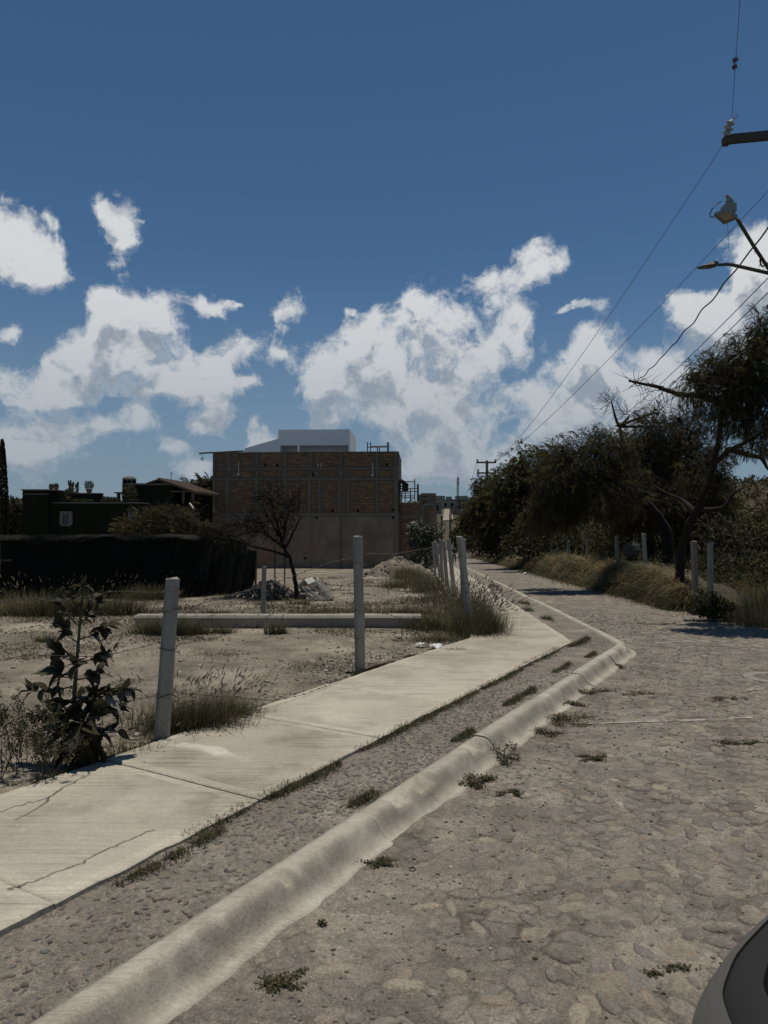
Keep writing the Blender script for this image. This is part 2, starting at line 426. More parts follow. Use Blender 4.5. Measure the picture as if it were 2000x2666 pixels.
# ---------------------------------------------------------------- terrain, road, kerb, pavement
def zg(y):
    y = np.asarray(y, float); t = y - 10.0
    a = -.03 * (t + np.sqrt(t * t + 4)) / 2
    lim = -2.3
    return lim + np.logaddexp(0, (a - lim) / .25) * .25
D1 = np.array([.506, .862]); D1 /= np.linalg.norm(D1); N1 = np.array([D1[1], -D1[0]])     # first leg of the road and its right-hand normal
LEG2 = np.array([(2.87 + .05 * 6, 6), (2.87 + .05 * 42, 42), (5.9, 60), (6.2, 75), (5.2, 95), (1.5, 125), (-6, 160)])
def leg1(t, o): t = np.asarray(t, float)[..., None]; return N1 * (-2.12 - o) + D1 * t            # o metres left of the kerb crest, t metres along
def corner_t(o):
    x0, y0 = LEG2[0] - (o, 0); k = .05                                                         # x = x0 + k (y - y0)
    b = N1 * (-2.12 - o)
    return (x0 + k * (b[1] - y0) - b[0]) / (D1[0] - k * D1[1])
def leg2(y, o): y = np.asarray(y, float); return np.stack([np.interp(y, LEG2[:, 1], LEG2[:, 0]) - o, y], -1)
def path(o, n1=160, n2=200, r=.35, t0=-6.0):
    tc_ = corner_t(o); c = leg1(tc_, o)
    a = leg1(np.linspace(t0, tc_, n1), o); y = c[1] + (150 - c[1]) * np.linspace(0, 1, n2 + 1)[1:] ** 2.2
    p = np.concatenate([a, leg2(y, o)]); s = np.linalg.norm(p - c, axis=1)
    i0, i1 = np.argmax(s < r), len(p) - 1 - np.argmax(s[::-1] < r)
    if i1 - i0 > 2:
        k = np.linspace(0, 1, i1 - i0 + 1)[:, None]; p[i0:i1 + 1] = (1 - k) ** 2 * p[i0] + 2 * k * (1 - k) * c + k ** 2 * p[i1]
    return p
def x_at(o, y):
    p = path(o); i = np.argsort(p[:, 1]); return np.interp(y, p[i, 1], p[i, 0])
O_KERB, O_STRIP, O_SW, O_LOT = 0.0, .10, .70, 2.12
XR = np.array([(15, -12), (12.5, 0), (9.5, 6), (7.3, 10.5), (6.75, 15), (6.75, 20.8), (7.4, 32), (8.2, 45), (9.4, 65), (10, 89), (9, 120), (0, 160)])
def xr(y): return np.interp(y, XR[:, 1], XR[:, 0])
def hill(x, y):
    r = np.hypot(x, y); k = np.clip((r - 95) / 200, 0, 1); k = k * k * (3 - 2 * k)
    q = np.clip((x / np.maximum(y, 1) - .18) / .25, 0, 1)
    return k * (11.0 + 7.5 * q) + np.clip((r - 320) / 400, 0, 1) * 6
def ground_z(x, y):
    x = np.asarray(x, float); y = np.asarray(y, float)
    xl = x_at(O_LOT, y); r_ = xr(y)
    z = zg(y) - .035 + .05 * fbm(x * .5, y * .5, 3, 1) + .03 * fbm(x * 3, y * 3, 3, 2)
    side = np.clip((x - r_) / 1.5, 0, 1)
    z = z - .10 * (x > r_ - 1) + .10 * side
    inn = np.clip(np.minimum((x - xl) / .06, (r_ + .25 - x) / .5), 0, 1) * (y < 128)
    z = z - .42 * inn
    return z + hill(x, y)
ca = (np.linspace(-1, 1, 460)); ca = np.sign(ca) * np.abs(ca) ** 1.25 * 1.25
ry = 6.5 * np.exp(np.linspace(math.log(1.0), math.log(160), 560)) - 12.5
X = ca[None, :] * (ry[:, None] + 14); Y = np.repeat(ry[:, None], len(ca), 1)
m_soil = M('dusty_soil', (.222, .190, .147), (.128, .109, .082), 1.6, 10, .38, .64, .95, .1, 1.0, 22, .03, c3=(.305, .260, .203), s3=.7, t3=(.5, .68), grain=(42, .55, 1.38), tint=True)
cover = np.clip(np.maximum(np.clip((X - xr(Y) - .3) / .8, 0, 1) * (Y > 9), np.clip((np.hypot(X, Y) - 60) / 40, 0, 1)), 0, 1)[..., None]      # dry growth over the soil
cover = (1 - cover) + cover * np.array((.40, .40, .33)) * (1 + .9 * fbm(X * .12, Y * .12, 4, 15)[..., None])
mk('ground', MB().grid(np.stack([X, Y, ground_z(X, Y)], -1), tint=cover.reshape(-1, 3)), m_soil, smooth=True, tint=True, kind='structure')

def road_z(x, y):
    d = np.clip((x - x_at(-.2, y)) / 2.2, 0, 1)
    return zg(y) - .127 + .025 * d + .022 * fbm(x * 1.1, y * 1.1, 4, 5) + .010 * fbm(x * 7, y * 7, 2, 6)
cb = np.linspace(-.62, 1.0, 380); rb_ = 5.0 * np.exp(np.linspace(0, math.log(29), 520)) - 9.0
X = cb[None, :] * (rb_[:, None] + 10); Y = np.repeat(rb_[:, None], len(cb), 1)
Z = road_z(X, Y) - .45 * np.clip((x_at(.12, Y) - X) / .1, 0, 1) - .5 * np.clip((X - xr(Y) - .15 - .5 * fbm(X * .8, Y * .8, 3, 9)) / .8, 0, 1)
m_road = M('road_dirt', (.215, .186, .150), (.148, .127, .102), 3.6, 10, .36, .64, .95, .12, 1.0, 30, .018, c3=(.265, .232, .188), s3=1.1, t3=(.5, .68), grain=(90, .50, 1.45), vor=(7.5, (.085, .073, .058), .75))
road = mk('road', MB().grid(np.stack([X, Y, Z], -1)), m_road, smooth=True, kind='structure')

# kerb: rolled concrete lengths with joints, S-shaped face and ragged toe
PROF = [(.115, -.16), (.105, -.004), (.07, .006), (.015, .009), (-.004, .003), (-.022, -.014), (-.040, -.040), (-.058, -.066), (-.078, -.088), (-.100, -.104), (-.128, -.114), (-.158, -.121), (-.185, -.17)]
m_kerb = M('kerb_concrete', (.385, .348, .283), (.305, .274, .220), 6, 8, .35, .65, .92, .15, .5, 90, .003, rnd=.04, tint=True, grain=(140, .80, 1.16),
           streak=((.12, .104, .082), -math.atan2(N1[1], N1[0]), 4, 95, .65), c3=(.43, .40, .34), s3=4, t3=(.56, .68))
kerb = link('kerb', None, kind='structure')
def kerb_piece(P, N, zoff, seed):
    n = len(P); prof = np.array(PROF); G = np.zeros((n, len(prof), 3))
    s = np.concatenate([[0], np.cumsum(np.linalg.norm(np.diff(P, axis=0), axis=1))]) + seed * 3.1
    for j, (o, z) in enumerate(prof):
        k = np.clip((-o - .08) / .08, 0, 1)
        oo = o + .006 * fbm(s * .9, s * 0 + j * .1, 2, 3) - k * .07 * (fbm(s * 5, s * 0, 5, 8))
        G[:, j, :2] = P - N * oo[:, None] * 1.0
        G[:, j, 2] = zg(P[:, 1]) + z + zoff + .004 * fbm(s * 1.2, s * 0 + j * .15, 2, 4) - .03 * (j == len(prof) - 1)
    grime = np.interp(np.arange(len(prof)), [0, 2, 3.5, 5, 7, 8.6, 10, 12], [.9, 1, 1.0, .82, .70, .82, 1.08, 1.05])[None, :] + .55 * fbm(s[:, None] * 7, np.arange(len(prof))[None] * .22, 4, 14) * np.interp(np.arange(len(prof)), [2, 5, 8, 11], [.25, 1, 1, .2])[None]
    chip = np.clip(fbm(s * 5.5, s * 0 + 2, 4, 17) - .17, 0, 1) * .5                        # knocked-off bits along the crest and at the ends
    chip += .012 * np.clip(1 - np.minimum(s - s[0], s[-1] - s) / .035, 0, 1)
    for j in (2, 3, 4, 5): G[:, j, 2] -= chip * (.5, 1, 1, .6)[j - 2]
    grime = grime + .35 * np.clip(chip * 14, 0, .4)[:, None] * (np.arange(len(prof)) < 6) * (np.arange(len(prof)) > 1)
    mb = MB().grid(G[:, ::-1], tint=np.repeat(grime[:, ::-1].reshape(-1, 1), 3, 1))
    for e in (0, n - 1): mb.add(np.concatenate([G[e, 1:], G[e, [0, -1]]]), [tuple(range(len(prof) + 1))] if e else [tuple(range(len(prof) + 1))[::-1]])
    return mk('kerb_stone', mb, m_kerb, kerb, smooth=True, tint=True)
jt = [-6, -4.2, -2.4, -.6, 1.35, 3.46, 5.18, 6.45, 7.9, 9.2]
for i, (a, b) in enumerate(zip(jt[:-1], jt[1:])):
    t = np.linspace(a + .004, b - .004, int((b - a) / .02)); kerb_piece(leg1(t, random.uniform(-.005, .005)), np.repeat(N1[None], len(t), 0), random.uniform(-.006, .006), i)
full = path(0.0, 400, 500, .22); k0 = np.argmin(np.linalg.norm(full - leg1(9.2, 0), axis=1))
full = full[k0 + 1:]; dd = norm(np.gradient(full, axis=0)); nn = np.stack([dd[:, 1], -dd[:, 0]], 1)
cuts = [0] + [int(np.argmax(full[:, 1] > y)) for y in (11.4, 14.2, 17.5, 21, 25, 30, 36, 44, 60, 90)]
for i, (a, b) in enumerate(zip(cuts[:-1], cuts[1:])): kerb_piece(full[a:b + (i < len(cuts) - 2)], nn[a:b + (i < len(cuts) - 2)], random.uniform(-.006, .006), 20 + i)

# cobbled strip between kerb and pavement
offs = np.linspace(.09, .76, 16)
rows = [path(o, 260, 260, .2) for o in offs]
G = np.stack(rows, 1); zz = zg(G[..., 1]) - .028 + .016 * fbm(G[..., 0] * 3, G[..., 1] * 3, 4, 11) + .010 * fbm(G[..., 0] * 14, G[..., 1] * 14, 2, 12)
m_strip = M('strip_mortar', (.225, .195, .157), (.160, .138, .110), 5, 9, .35, .65, .95, .12, 1.0, 60, .012, c3=(.275, .245, .198), s3=1.6, t3=(.52, .7), grain=(110, .48, 1.45), vor=(5.5, (.11, .094, .075), .6))
strip = mk('cobbled_verge', MB().grid(np.concatenate([G, zz[..., None]], -1)[:, ::-1]), m_strip, smooth=True, kind='structure')

# pavement slabs
m_slab = M('pavement_concrete', (.385, .348, .278), (.305, .272, .213), 2.2, 9, .35, .65, .9, .15, .45, 70, .004, rnd=.05, grain=(130, .80, 1.18),
           streak=((.165, .146, .115), -math.atan2(N1[1], N1[0]) , 1.3, 48, .95), c3=(.425, .387, .312), s3=1.1, t3=(.5, .72), tint=True)
side_walk = link('pavement', None, kind='structure')
def crack_depth(P, line, w):
    d = np.full(P.shape[:2], 9.0)
    for a, b in zip(line[:-1], line[1:]):
        ab = b - a; t = np.clip(((P[..., :2] - a) @ ab) / (ab @ ab), 0, 1); q = a + t[..., None] * ab
        d = np.minimum(d, np.linalg.norm(P[..., :2] - q, axis=-1))
    return np.clip(1 - d / w, 0, 1)
CRACKS = [[(-10, 2108), (60, 2092), (120, 2075), (165, 2045), (215, 2022), (255, 1996), (296, 1975)],
          [(40, 2130), (90, 2105), (160, 2052)],
          [(30, 2310), (70, 2290), (145, 2262), (200, 2243), (265, 2210), (340, 2180), (400, 2155)],
          [(430, 2090), (505, 2050)]]
def on_ground(u, v, dz=0.0):
    y = 6.0
    for _ in range(30): y = float((H0 - zg(y) - dz) * F / max(8, v - HOR) * .5 + y * .5)
    return V(u, v, y)
clines = [[on_ground(u, v)[:2] for u, v in c] for c in CRACKS]
cr = np.random.default_rng(3)
clines2 = []
for c in clines:                                    # ragged crack lines
    out = [c[0]]
    for a, b in zip(c[:-1], c[1:]):
        for k in range(1, 6): out.append(a + (b - a) * k / 5 + (cr.normal(0, .010, 2) if k < 5 else 0))
    clines2.append(out)
def slab(q, nx, ny, seed, cracks=False):
    """q: corners left-near, left-far, right-far, right-near (x, y)."""
    q = np.array(q); a, b = np.meshgrid(np.linspace(0, 1, nx), np.linspace(0, 1, ny), indexing='ij')
    P = (q[0] * ((1 - a) * (1 - b))[..., None] + q[1] * ((1 - a) * b)[..., None] + q[2] * (a * b)[..., None] + q[3] * (a * (1 - b))[..., None])
    ed = np.minimum(np.minimum(a, 1 - a) * 1.4, np.minimum(b, 1 - b) * 1.38)
    # worn, uneven outer edges
    wob = .034 * fbm(P[..., 0] * 6, P[..., 1] * 6, 5, 20 + seed)
    P = P + (N1 * wob[..., None]) * ((a > .96) | (a < .04))[..., None]
    z = zg(P[..., 1]) + .010 * fbm(P[..., 0] * 1.5, P[..., 1] * 1.5, 3, 21) + .003 * fbm(P[..., 0] * 16, P[..., 1] * 16, 2, 22) - .007 * np.clip(1 - ed / .010, 0, 1) + seed % 3 * .003
    dx_, dy_ = np.minimum(a, 1 - a) * 1.38, np.minimum(b, 1 - b) * 1.4
    band = (np.minimum(dx_, dy_) < .075 + .02 * fbm(P[..., 0] * 4, P[..., 1] * 4, 2, 23))                            # smooth trowelled border
    t = 1 + .50 * fbm(P[..., 0] * 1.1, P[..., 1] * 1.1, 5, 24, .6) + .10 * band - 1.1 * np.clip(fbm(P[..., 0] * 2.3 + 7, P[..., 1] * 2.3, 5, 25, .62) - .10, 0, 1) * (1 - band)
    t = np.repeat(t[..., None], 3, 2) * np.array((1, 1, 1))
    s0 = on_ground(530, 1945)[:2]; qd = P - s0; spl = np.clip(1 - np.hypot((qd @ D1) / .10, (qd @ N1) / .36) + 1.3 * fbm(P[..., 0] * 9, P[..., 1] * 9, 4, 26), 0, 1)
    t = t * (1 + .55 * np.clip(spl * 2, 0, 1)[..., None] * np.array((.9, 1.0, 1.25)))                                    # splash of whitewash
    if cracks:
        for c in clines2[:3]:
            k = crack_depth(P, c, .0065 * (1 + 1.2 * fbm(P[..., 0] * 9, P[..., 1] * 9, 3, 41))); z -= .010 * (k > .2); t *= (1 - .66 * np.clip(k * 1.6, 0, 1))[..., None] + np.zeros(3)
    T = np.concatenate([P, z[..., None]], -1)
    mb = MB().grid(T, tint=t.reshape(-1, 3))
    ring = np.concatenate([T[:, 0], T[-1, 1:], T[-2::-1, -1], T[0, -2:0:-1]]); m = len(ring); low = ring - (0, 0, .14)
    i = np.arange(m); j = (i + 1) % m
    mb.add(np.concatenate([ring, low]), np.stack([i, i + m, j + m, j], 1))
    return mk('slab', mb, m_slab, side_walk, smooth=False, tint=True)
jts = [-6.5, -5.0, -3.6, -2.2, -.8, .6, 1.97, 3.33, 4.74, 6.09, 7.45, 8.8]
gap = .004
for i, (a, b) in enumerate(zip(jts[:-1], jts[1:])):
    near = -1 < a < 4.0
    slab([leg1(a + gap, O_LOT), leg1(b - gap, O_LOT), leg1(b - gap, O_SW), leg1(a + gap, O_SW)], 230 if near else 110, 230 if near else 110, i, near)
cl, cr_ = leg1(corner_t(O_LOT), O_LOT), leg1(corner_t(O_SW), O_SW)
slab([leg1(8.8 + gap, O_LOT), cl, cr_, leg1(8.8 + gap, O_SW)], 50, 50, 40)
ys = [0, 1.5, 3.1, 4.8, 6.6, 8.6, 10.8, 13.4, 16.5, 20, 24, 29, 35, 45, 60, 80]
for i, (a, b) in enumerate(zip(ys[:-1], ys[1:])):
    f = lambda o, base, k: leg2(base[1] + k, o)
    slab([f(O_LOT, cl, a + .01), f(O_LOT, cl, b - .01), f(O_SW, cr_, b - .01), f(O_SW, cr_, a + .01)], 24, 30, 50 + i)

# cobbles: irregular worn stones bedded in the dirt
def stone_mesh(r, k=9, rough=.22):
    an = np.linspace(0, 2 * np.pi, k, endpoint=False) + r.uniform(0, 6); rad = 1 + r.uniform(-rough, rough, k)
    ring = lambda s, z: np.stack([np.cos(an) * rad * s, np.sin(an) * rad * s, np.full(k, z) + r.uniform(-.05, .05, k)], 1)
    v = np.concatenate([ring(1.0, -1.2), ring(.92, .35), ring(.58, .9), [[0, 0, 1.0]]])
    f4 = [(L * k + i, L * k + (i + 1) % k, (L + 1) * k + (i + 1) % k, (L + 1) * k + i) for L in range(2) for i in range(k)]
    f3 = [(2 * k + i, 2 * k + (i + 1) % k, 3 * k) for i in range(k)]
    return v, f4, f3
STONES = [stone_mesh(rng) for _ in range(10)]
m_cob = M('worn_cobble', (.222, .194, .158), (.172, .150, .122), 4, 8, .35, .65, .92, .12, 1.0, 34, .016, tint=True, pos=True, c3=(.215, .186, .150), s3=3.2, t3=(.42, .58), grain=(80, .62, 1.32))
def bed_stones(name, parent, pts, size, height, zf, tints, mat_, top=300):
    order = np.argsort(-(size[:, 0] * size[:, 1]) / np.maximum(.4, pts[:, 1]) ** 2)
    shared = {}
    rest = MB()
    for rank, i in enumerate(order):
        s = STONES[i % len(STONES)]; tone = int(tints[i])
        if rank < top:
            if (i % len(STONES), tone) not in shared:
                mb = MB(); mb.add(s[0], s[1] + s[2], 0, TONES[tone]); shared[(i % len(STONES), tone)] = mesh(name, mb, mat_, True, True)
            o = link(name, shared[(i % len(STONES), tone)], parent, (pts[i, 0], pts[i, 1], zf[i]), 0)
            o.scale = (size[i, 0], size[i, 1], height[i]); o.rotation_euler = (rng.normal(0, .04), rng.normal(0, .04), rng.uniform(0, 6.28))
        else:
            a = rng.uniform(0, 6.28); c_, s_ = math.cos(a), math.sin(a)
            q = s[0] * (size[i, 0], size[i, 1], height[i])
            q = np.stack([q[:, 0] * c_ - q[:, 1] * s_, q[:, 0] * s_ + q[:, 1] * c_, q[:, 2]], 1) + (pts[i, 0], pts[i, 1], zf[i])
            rest.add(q, s[1] + s[2], 0, TONES[tone])
    if rest.v: mk(name, rest, mat_, parent, smooth=True, tint=True, kind='stuff')
TONES = [(1, 1, 1), (1.16, 1.14, 1.10), (.79, .79, .81), (.87, .90, .95), (1.04, 1.0, .95), (1.38, 1.35, 1.28), (.85, .85, .85)]
pts = []
for y0, y1, sp in ((1.3, 9, .104), (9, 18, .14), (18, 42, .24)):
    yy = np.arange(y0, y1, sp); xx = np.arange(-3, 9, sp)
    gx, gy = np.meshgrid(xx, yy); p = np.stack([gx.ravel() + (np.round(gy.ravel() / sp) % 2) * sp / 2, gy.ravel()], 1) + rng.uniform(-.42, .42, (gx.size, 2)) * sp
    k = (p[:, 0] > x_at(-.36, p[:, 1])) & (p[:, 0] < np.minimum(xr(p[:, 1]) - .1, .62 * p[:, 1] + .5)); pts.append(np.c_[p[k], np.full(k.sum(), sp)])
pts = np.concatenate(pts); n = len(pts)
dist = pts[:, 0] - x_at(-.3, pts[:, 1])
keep = rng.uniform(0, 1, n) < np.clip(.10 + dist * .6, 0, 1) * .95
pts = pts[keep]; dist = dist[keep]; n = len(pts)
size = np.stack([rng.uniform(.40, .80, n), rng.uniform(.26, .46, n)], 1) * pts[:, 2:3] * np.where(rng.uniform(size=(n, 1)) < .12, 1.3, 1)
bury = np.clip(.20 + fbm(pts[:, 0] * .7, pts[:, 1] * .7, 3, 31) * 1.6 + rng.normal(0, .25, n) + np.clip(.8 - dist, 0, 1) * .5, 0, 1.1)
height = rng.uniform(.006, .019, n)
zf = road_z(pts[:, 0], pts[:, 1]) - height * bury * .95
bed_stones('cobble', road, pts, size, height, zf, rng.choice(7, n, p=[.3, .16, .16, .14, .14, .04, .06]), m_cob)
# pebbles set in the verge mortar
m_peb = M('verge_pebble', (.180, .160, .133), (.120, .108, .092), 20, 5, .35, .65, .85, .2, .4, 60, .004, tint=True, pos=True, grain=(160, .7, 1.25))
P = []
for o in np.arange(.13, .70, .031):
    t = np.arange(-3.0, 11.0, .031); q = leg1(t + rng.uniform(-.018, .018, len(t)), 0); q = q - N1 * (o + rng.uniform(-.018, .018, len(t)))[:, None]; P.append(q)
P = np.concatenate(P); P = P[(P[:, 1] > 1.5) & (np.abs(P[:, 0]) < P[:, 1] * .6) & (P[:, 0] < x_at(.1, P[:, 1])) & (P[:, 1] < 11)]
P = P[rng.uniform(size=len(P)) < np.clip(.55 + 2.2 * fbm(P[:, 0] * 1.4, P[:, 1] * 1.4, 2, 44), .06, .95)]; n = len(P)
size = np.stack([rng.uniform(.009, .024, n), rng.uniform(.006, .013, n)], 1); h = rng.uniform(.006, .012, n)
zf = zg(P[:, 1]) - .028 + .016 * fbm(P[:, 0] * 3, P[:, 1] * 3, 4, 11) + .010 * fbm(P[:, 0] * 14, P[:, 1] * 14, 2, 12) - h * rng.uniform(-.1, .8, n)
bed_stones('pebble', strip, P, size, h, zf, rng.choice(7, n, p=[.3, .12, .2, .16, .1, .05, .07]), m_peb)

# thin mortar lines that cross the cobbles
m_line = M('pale_mortar', (.33, .30, .25), (.26, .235, .195), 12, 5, .3, .7, .9, .1, .4, 60, .003)
for (u0, v0, u1, v1) in ((1525, 1881, 2080, 1868), (1615, 1678, 1850, 1670), (1478, 1587, 1695, 1583), (1340, 1518, 1400, 1515)):
    a, b = on_ground(u0, v0, -.12), on_ground(u1, v1, -.12)
    k = np.linspace(0, 1, 160)[:, None]; c = a[None, :2] * (1 - k) + b[None, :2] * k; w = .016 * (1 + a[1] / 14) * (1 + .9 * fbm(k[:, 0] * 30, k[:, 0] * 0, 3, 33))
    L = np.stack([np.stack([c[:, 0], c[:, 1] + s * w, road_z(c[:, 0], c[:, 1] + s * w) + .006], 1) for s in (-1, 1)], 1)
    mk('mortar_line', MB().grid(L[:, ::-1]), m_line, road)

# ---------------------------------------------------------------- unfinished brick house
m_mortar = M('mortar', (.15, .125, .095), (.115, .095, .070), 5, 6, .35, .65, .95, .1, .5, 30, .01)
m_brick = M('fired_brick', (.235, .150, .088), (.180, .113, .066), 7, 5, .35, .65, .92, .1, .5, 30, .008, tint=True)
m_brick1 = M('fired_brick_single', (.235, .150, .088), (.180, .113, .066), 7, 5, .35, .65, .92, .1, .5, 30, .008, rnd=.3, pos=True)
m_conc = M('grey_concrete', (.172, .148, .118), (.130, .112, .088), 1.6, 8, .35, .65, .92, .1, .5, 25, .01, c3=(.115, .105, .09), s3=.9, t3=(.55, .72), rnd=.12)
m_plast = M('patchy_plaster', (.230, .185, .137), (.152, .122, .088), .9, 9, .38, .62, .95, .1, .5, 14, .012, c3=(.21, .14, .10), s3=.55, t3=(.52, .64))
m_dark = M('dark_void', (.012, .011, .010), rough=.9, spec=.05)
m_steel = M('rusty_steel', (.045, .038, .033), (.075, .048, .033), 14, 5, rough=.75, spec=.3)
m_white = M('white_render', (.86, .84, .80), (.82, .80, .76), .6, 6, .35, .7, .9, .15, .2, 40, .004)
m_wood = M('weathered_wood', (.115, .088, .062), (.070, .053, .038), 3, 7, .3, .7, .9, .12, .4, 20, .006, stretch=(1, 8, 1))
K = 42 / F
bo = V(553, 1475, 42.0); BZ = -.05
brick_house = thing('brick_house', 'unfinished brick house with grey concrete columns and beams, plastered along its base', 'house', tuple(bo), -math.atan(.05))
def bl(u, v): return (u - 553) * K, (1475 - v) * K            # photo pixels -> metres along the front, metres up
W_, _ = bl(1037, 0); top = bl(0, 1178)[1]; DEPTH = 6.8
mb = MB(); mb.box(.02, W_ - .02, .04, DEPTH, -.8, top - .03); mk('wall', mb, m_mortar, brick_house, world=False)
cols = [(553, 559), (592, 598), (665, 673), (739, 746), (807, 814), (885, 892), (979, 985), (1025, 1036)]
beams = [(1217, 1226), (1244, 1252), (1335, 1345)]
shift = {3: {592: (586, 596), 807: (803, 810), 885: (882, 888)}}
cmesh = []
def columns_between(v0, v1, row):
    for a, b in cols:
        if row == 3: a, b = shift[3].get(a, (a, b))
        x0, x1 = bl(a, 0)[0], bl(b, 0)[0]; z0, z1 = bl(0, v1)[1], bl(0, v0)[1]
        cmesh.append((x0, x1, z0, z1))
        mb = MB(); mb.box(x0, x1, -.015 + random.uniform(-.006, .004), .1, z0, z1); mk('column', mb, m_conc, brick_house, world=False)
columns_between(1178.5, 1217, 1); columns_between(1226, 1244, 2); columns_between(1252, 1335, 3)
for a, b in ((829, 836), (905, 911)):
    x0, x1 = bl(a, 0)[0], bl(b, 0)[0]; cmesh.append((x0, x1, bl(0, 1335)[1], bl(0, 1226)[1]))
    mb = MB(); mb.box(x0, x1, -.012, .1, bl(0, 1335)[1], bl(0, 1252)[1]); mk('column', mb, m_conc, brick_house, world=False)
for v0, v1 in beams:
    mb = MB()
    x0, x1 = 0, W_; n = 30; xs = np.linspace(x0, x1, n)
    for a, b in zip(xs[:-1], xs[1:]): mb.box(a, b, -.022 - random.uniform(0, .008), .1, bl(0, v1)[1] + random.uniform(0, .02), bl(0, v0)[1] - random.uniform(0, .02))
    mk('beam', mb, m_conc, brick_house, world=False)
mb = MB(); n = 26; xs = np.linspace(0, W_, n)
P = np.zeros((n, 14, 3)); zz = np.linspace(-.9, bl(0, 1345)[1] - .004, 14)
for j in range(14): P[:, j, 0] = xs; P[:, j, 2] = zz[j]; P[:, j, 1] = -.012 + .012 * fbm(xs * 1.2, zz[j] + xs * 0, 3, 50)
mb.grid(P[:, ::-1][::-1]); mk('plaster', mb, m_plast, brick_house, world=False)
for a, b in ((739, 748), (807, 816), (885, 893), (1024, 1037)):
    mb = MB(); mb.box(bl(a, 0)[0], bl(b, 0)[0], -.03, .05, -.5, bl(0, 1346)[1]); mk('column', mb, m_conc, brick_house, world=False)
mb = MB(); mb.box(-.02, W_ + .02, -.03, .2, top - .03, top + .012); mb.box(W_ - .16, W_ + .02, .2, DEPTH, top - .03, top + .012); mk('coping', mb, m_conc, brick_house, world=False)
mb = MB(); mb.box(W_ - .02, W_ + .012, .12, DEPTH - .2, bl(0, 1252)[1], top - .04); mk('side_render', mb, m_conc, brick_house, world=False)
mb = MB(); mb.box(W_ - .02, W_ + .02, .7, 2.2, bl(0, 1330)[1], bl(0, 1252)[1]); mk('side_opening', mb, m_dark, brick_house, world=False)
# brick courses
br = []
z = bl(0, 1333)[1]; row = 0; ch = .089
while z < top - .07:
    z1 = z + .066
    if not any(bl(0, b)[1] - .005 < z1 and z < bl(0, a)[1] + .005 for a, b in beams):
        x = -.14 * (row % 2) + random.uniform(-.02, .02)
        while x < W_:
            L = random.uniform(.255, .285); x0, x1 = max(x, .02), min(x + L, W_ - .02)
            ok = not any(c0 - .01 < x1 and x0 < c1 + .01 and z1 > cz0 and z < cz1 for c0, c1, cz0, cz1 in cmesh)
            if ok and x1 - x0 > .08: br.append((x0, x1, z + random.uniform(-.004, .004), z1 + random.uniform(-.006, .004), random.uniform(-.004, .010)))
            x += L + random.uniform(.012, .022)
    z += ch; row += 1
br.sort(key=lambda b: -(b[2]))
unit = MB(); unit.box(0, 1, 0, 1, 0, 1); unit = mesh('brick', unit, m_brick1)
rest = MB()
for i, (x0, x1, z0, z1, y) in enumerate(br):
    if i < 290:
        o = link('brick', unit, brick_house, (x0, y, z0)); o.scale = (x1 - x0, .1, z1 - z0)
    else:
        t = random.uniform(.7, 1.2); t = (t, t, t) if random.random() > .1 else (1.35, 1.3, 1.0)
        rest.box(x0, x1, y, .1, z0, z1, 0, t)
mk('brick', rest, m_brick, brick_house, tint=True, world=False, kind='stuff')
# pipes, sockets and a bracket left in the wall
m_pvc = M('pale_pvc', (.42, .40, .35), rough=.6)
for u, v0, v1 in ((622, 1204, 1235), (971, 1207, 1238), (829, 1207, 1217), (837, 1207, 1217)):
    x, za = bl(u, v1); zb = bl(u, v0)[1]; mb = MB(); mb.tube([(x, -.05, za), (x, -.05, zb)], .03, 8)
    if v1 > 1220: mb.box(x - .09, x + .06, -.09, .0, za - .08, za + .04)
    mk('drain_pipe', mb, m_pvc, brick_house, world=False)
mb = MB(); x, z = bl(556, 1332); mb.box(x, x + .05, -.10, -.03, z, z + .3); mb.box(x, x + .28, -.10, -.03, z - .05, z); mk('bracket', mb, m_pvc, brick_house, world=False)
for u, v in ((692, 1212), (723, 1212), (1008, 1212), (816, 1236), (867, 1330), (933, 1330), (826, 1348), (1024, 1328), (1024, 1348), (797, 1453)):
    x, z = bl(u, v); mb = MB(); mb.box(x - .07, x + .07, -.035, .0, z - .07, z + .07); mk('wall_hole', mb, m_dark, brick_house, world=False)
# low front wing to the right
wing = MB(); x0, z1 = bl(1038, 1310); x1 = bl(1104, 0)[0]
wing.box(x0 + .01, x1, .42, .8, -1.2, z1 - .02); mk('wing_wall', wing, m_mortar, brick_house, world=False)
mb = MB(); z = .9; row = 0
while z < z1 - .08:
    if not (bl(0, 1352)[1] < z + .07 and z < bl(0, 1338)[1]):
        x = x0 + .02 + .14 * (row % 2)
        while x < x1 - .35:
            t = random.uniform(.7, 1.25); mb.box(x, min(x + .265, x1 - .2), .36, .5, z, z + .066, 0, (t, t, t)); x += .282
    z += ch; row += 1
mk('brick', mb, m_brick, brick_house, tint=True, world=False, kind='stuff')
mb = MB(); mb.box(x1 - .26, x1 + .02, .34, .8, -1.2, z1 - .05); mb.box(x0 + .01, x1 - .26, .345, .6, bl(0, 1352)[1], bl(0, 1339)[1]); mk('wing_frame', mb, m_conc, brick_house, world=False)
mb = MB(); mb.box(x0 + .01, x1 + .6, .30, .9, z1 - .02, z1 + .03); mk('wing_slab', mb, m_conc, brick_house, world=False)
mb = MB(); mb.box(x1 + .02, x1 + .75, .9, 1.3, -1.2, bl(0, 1318)[1]); mk('side_wall', mb, m_plast, brick_house, world=False)
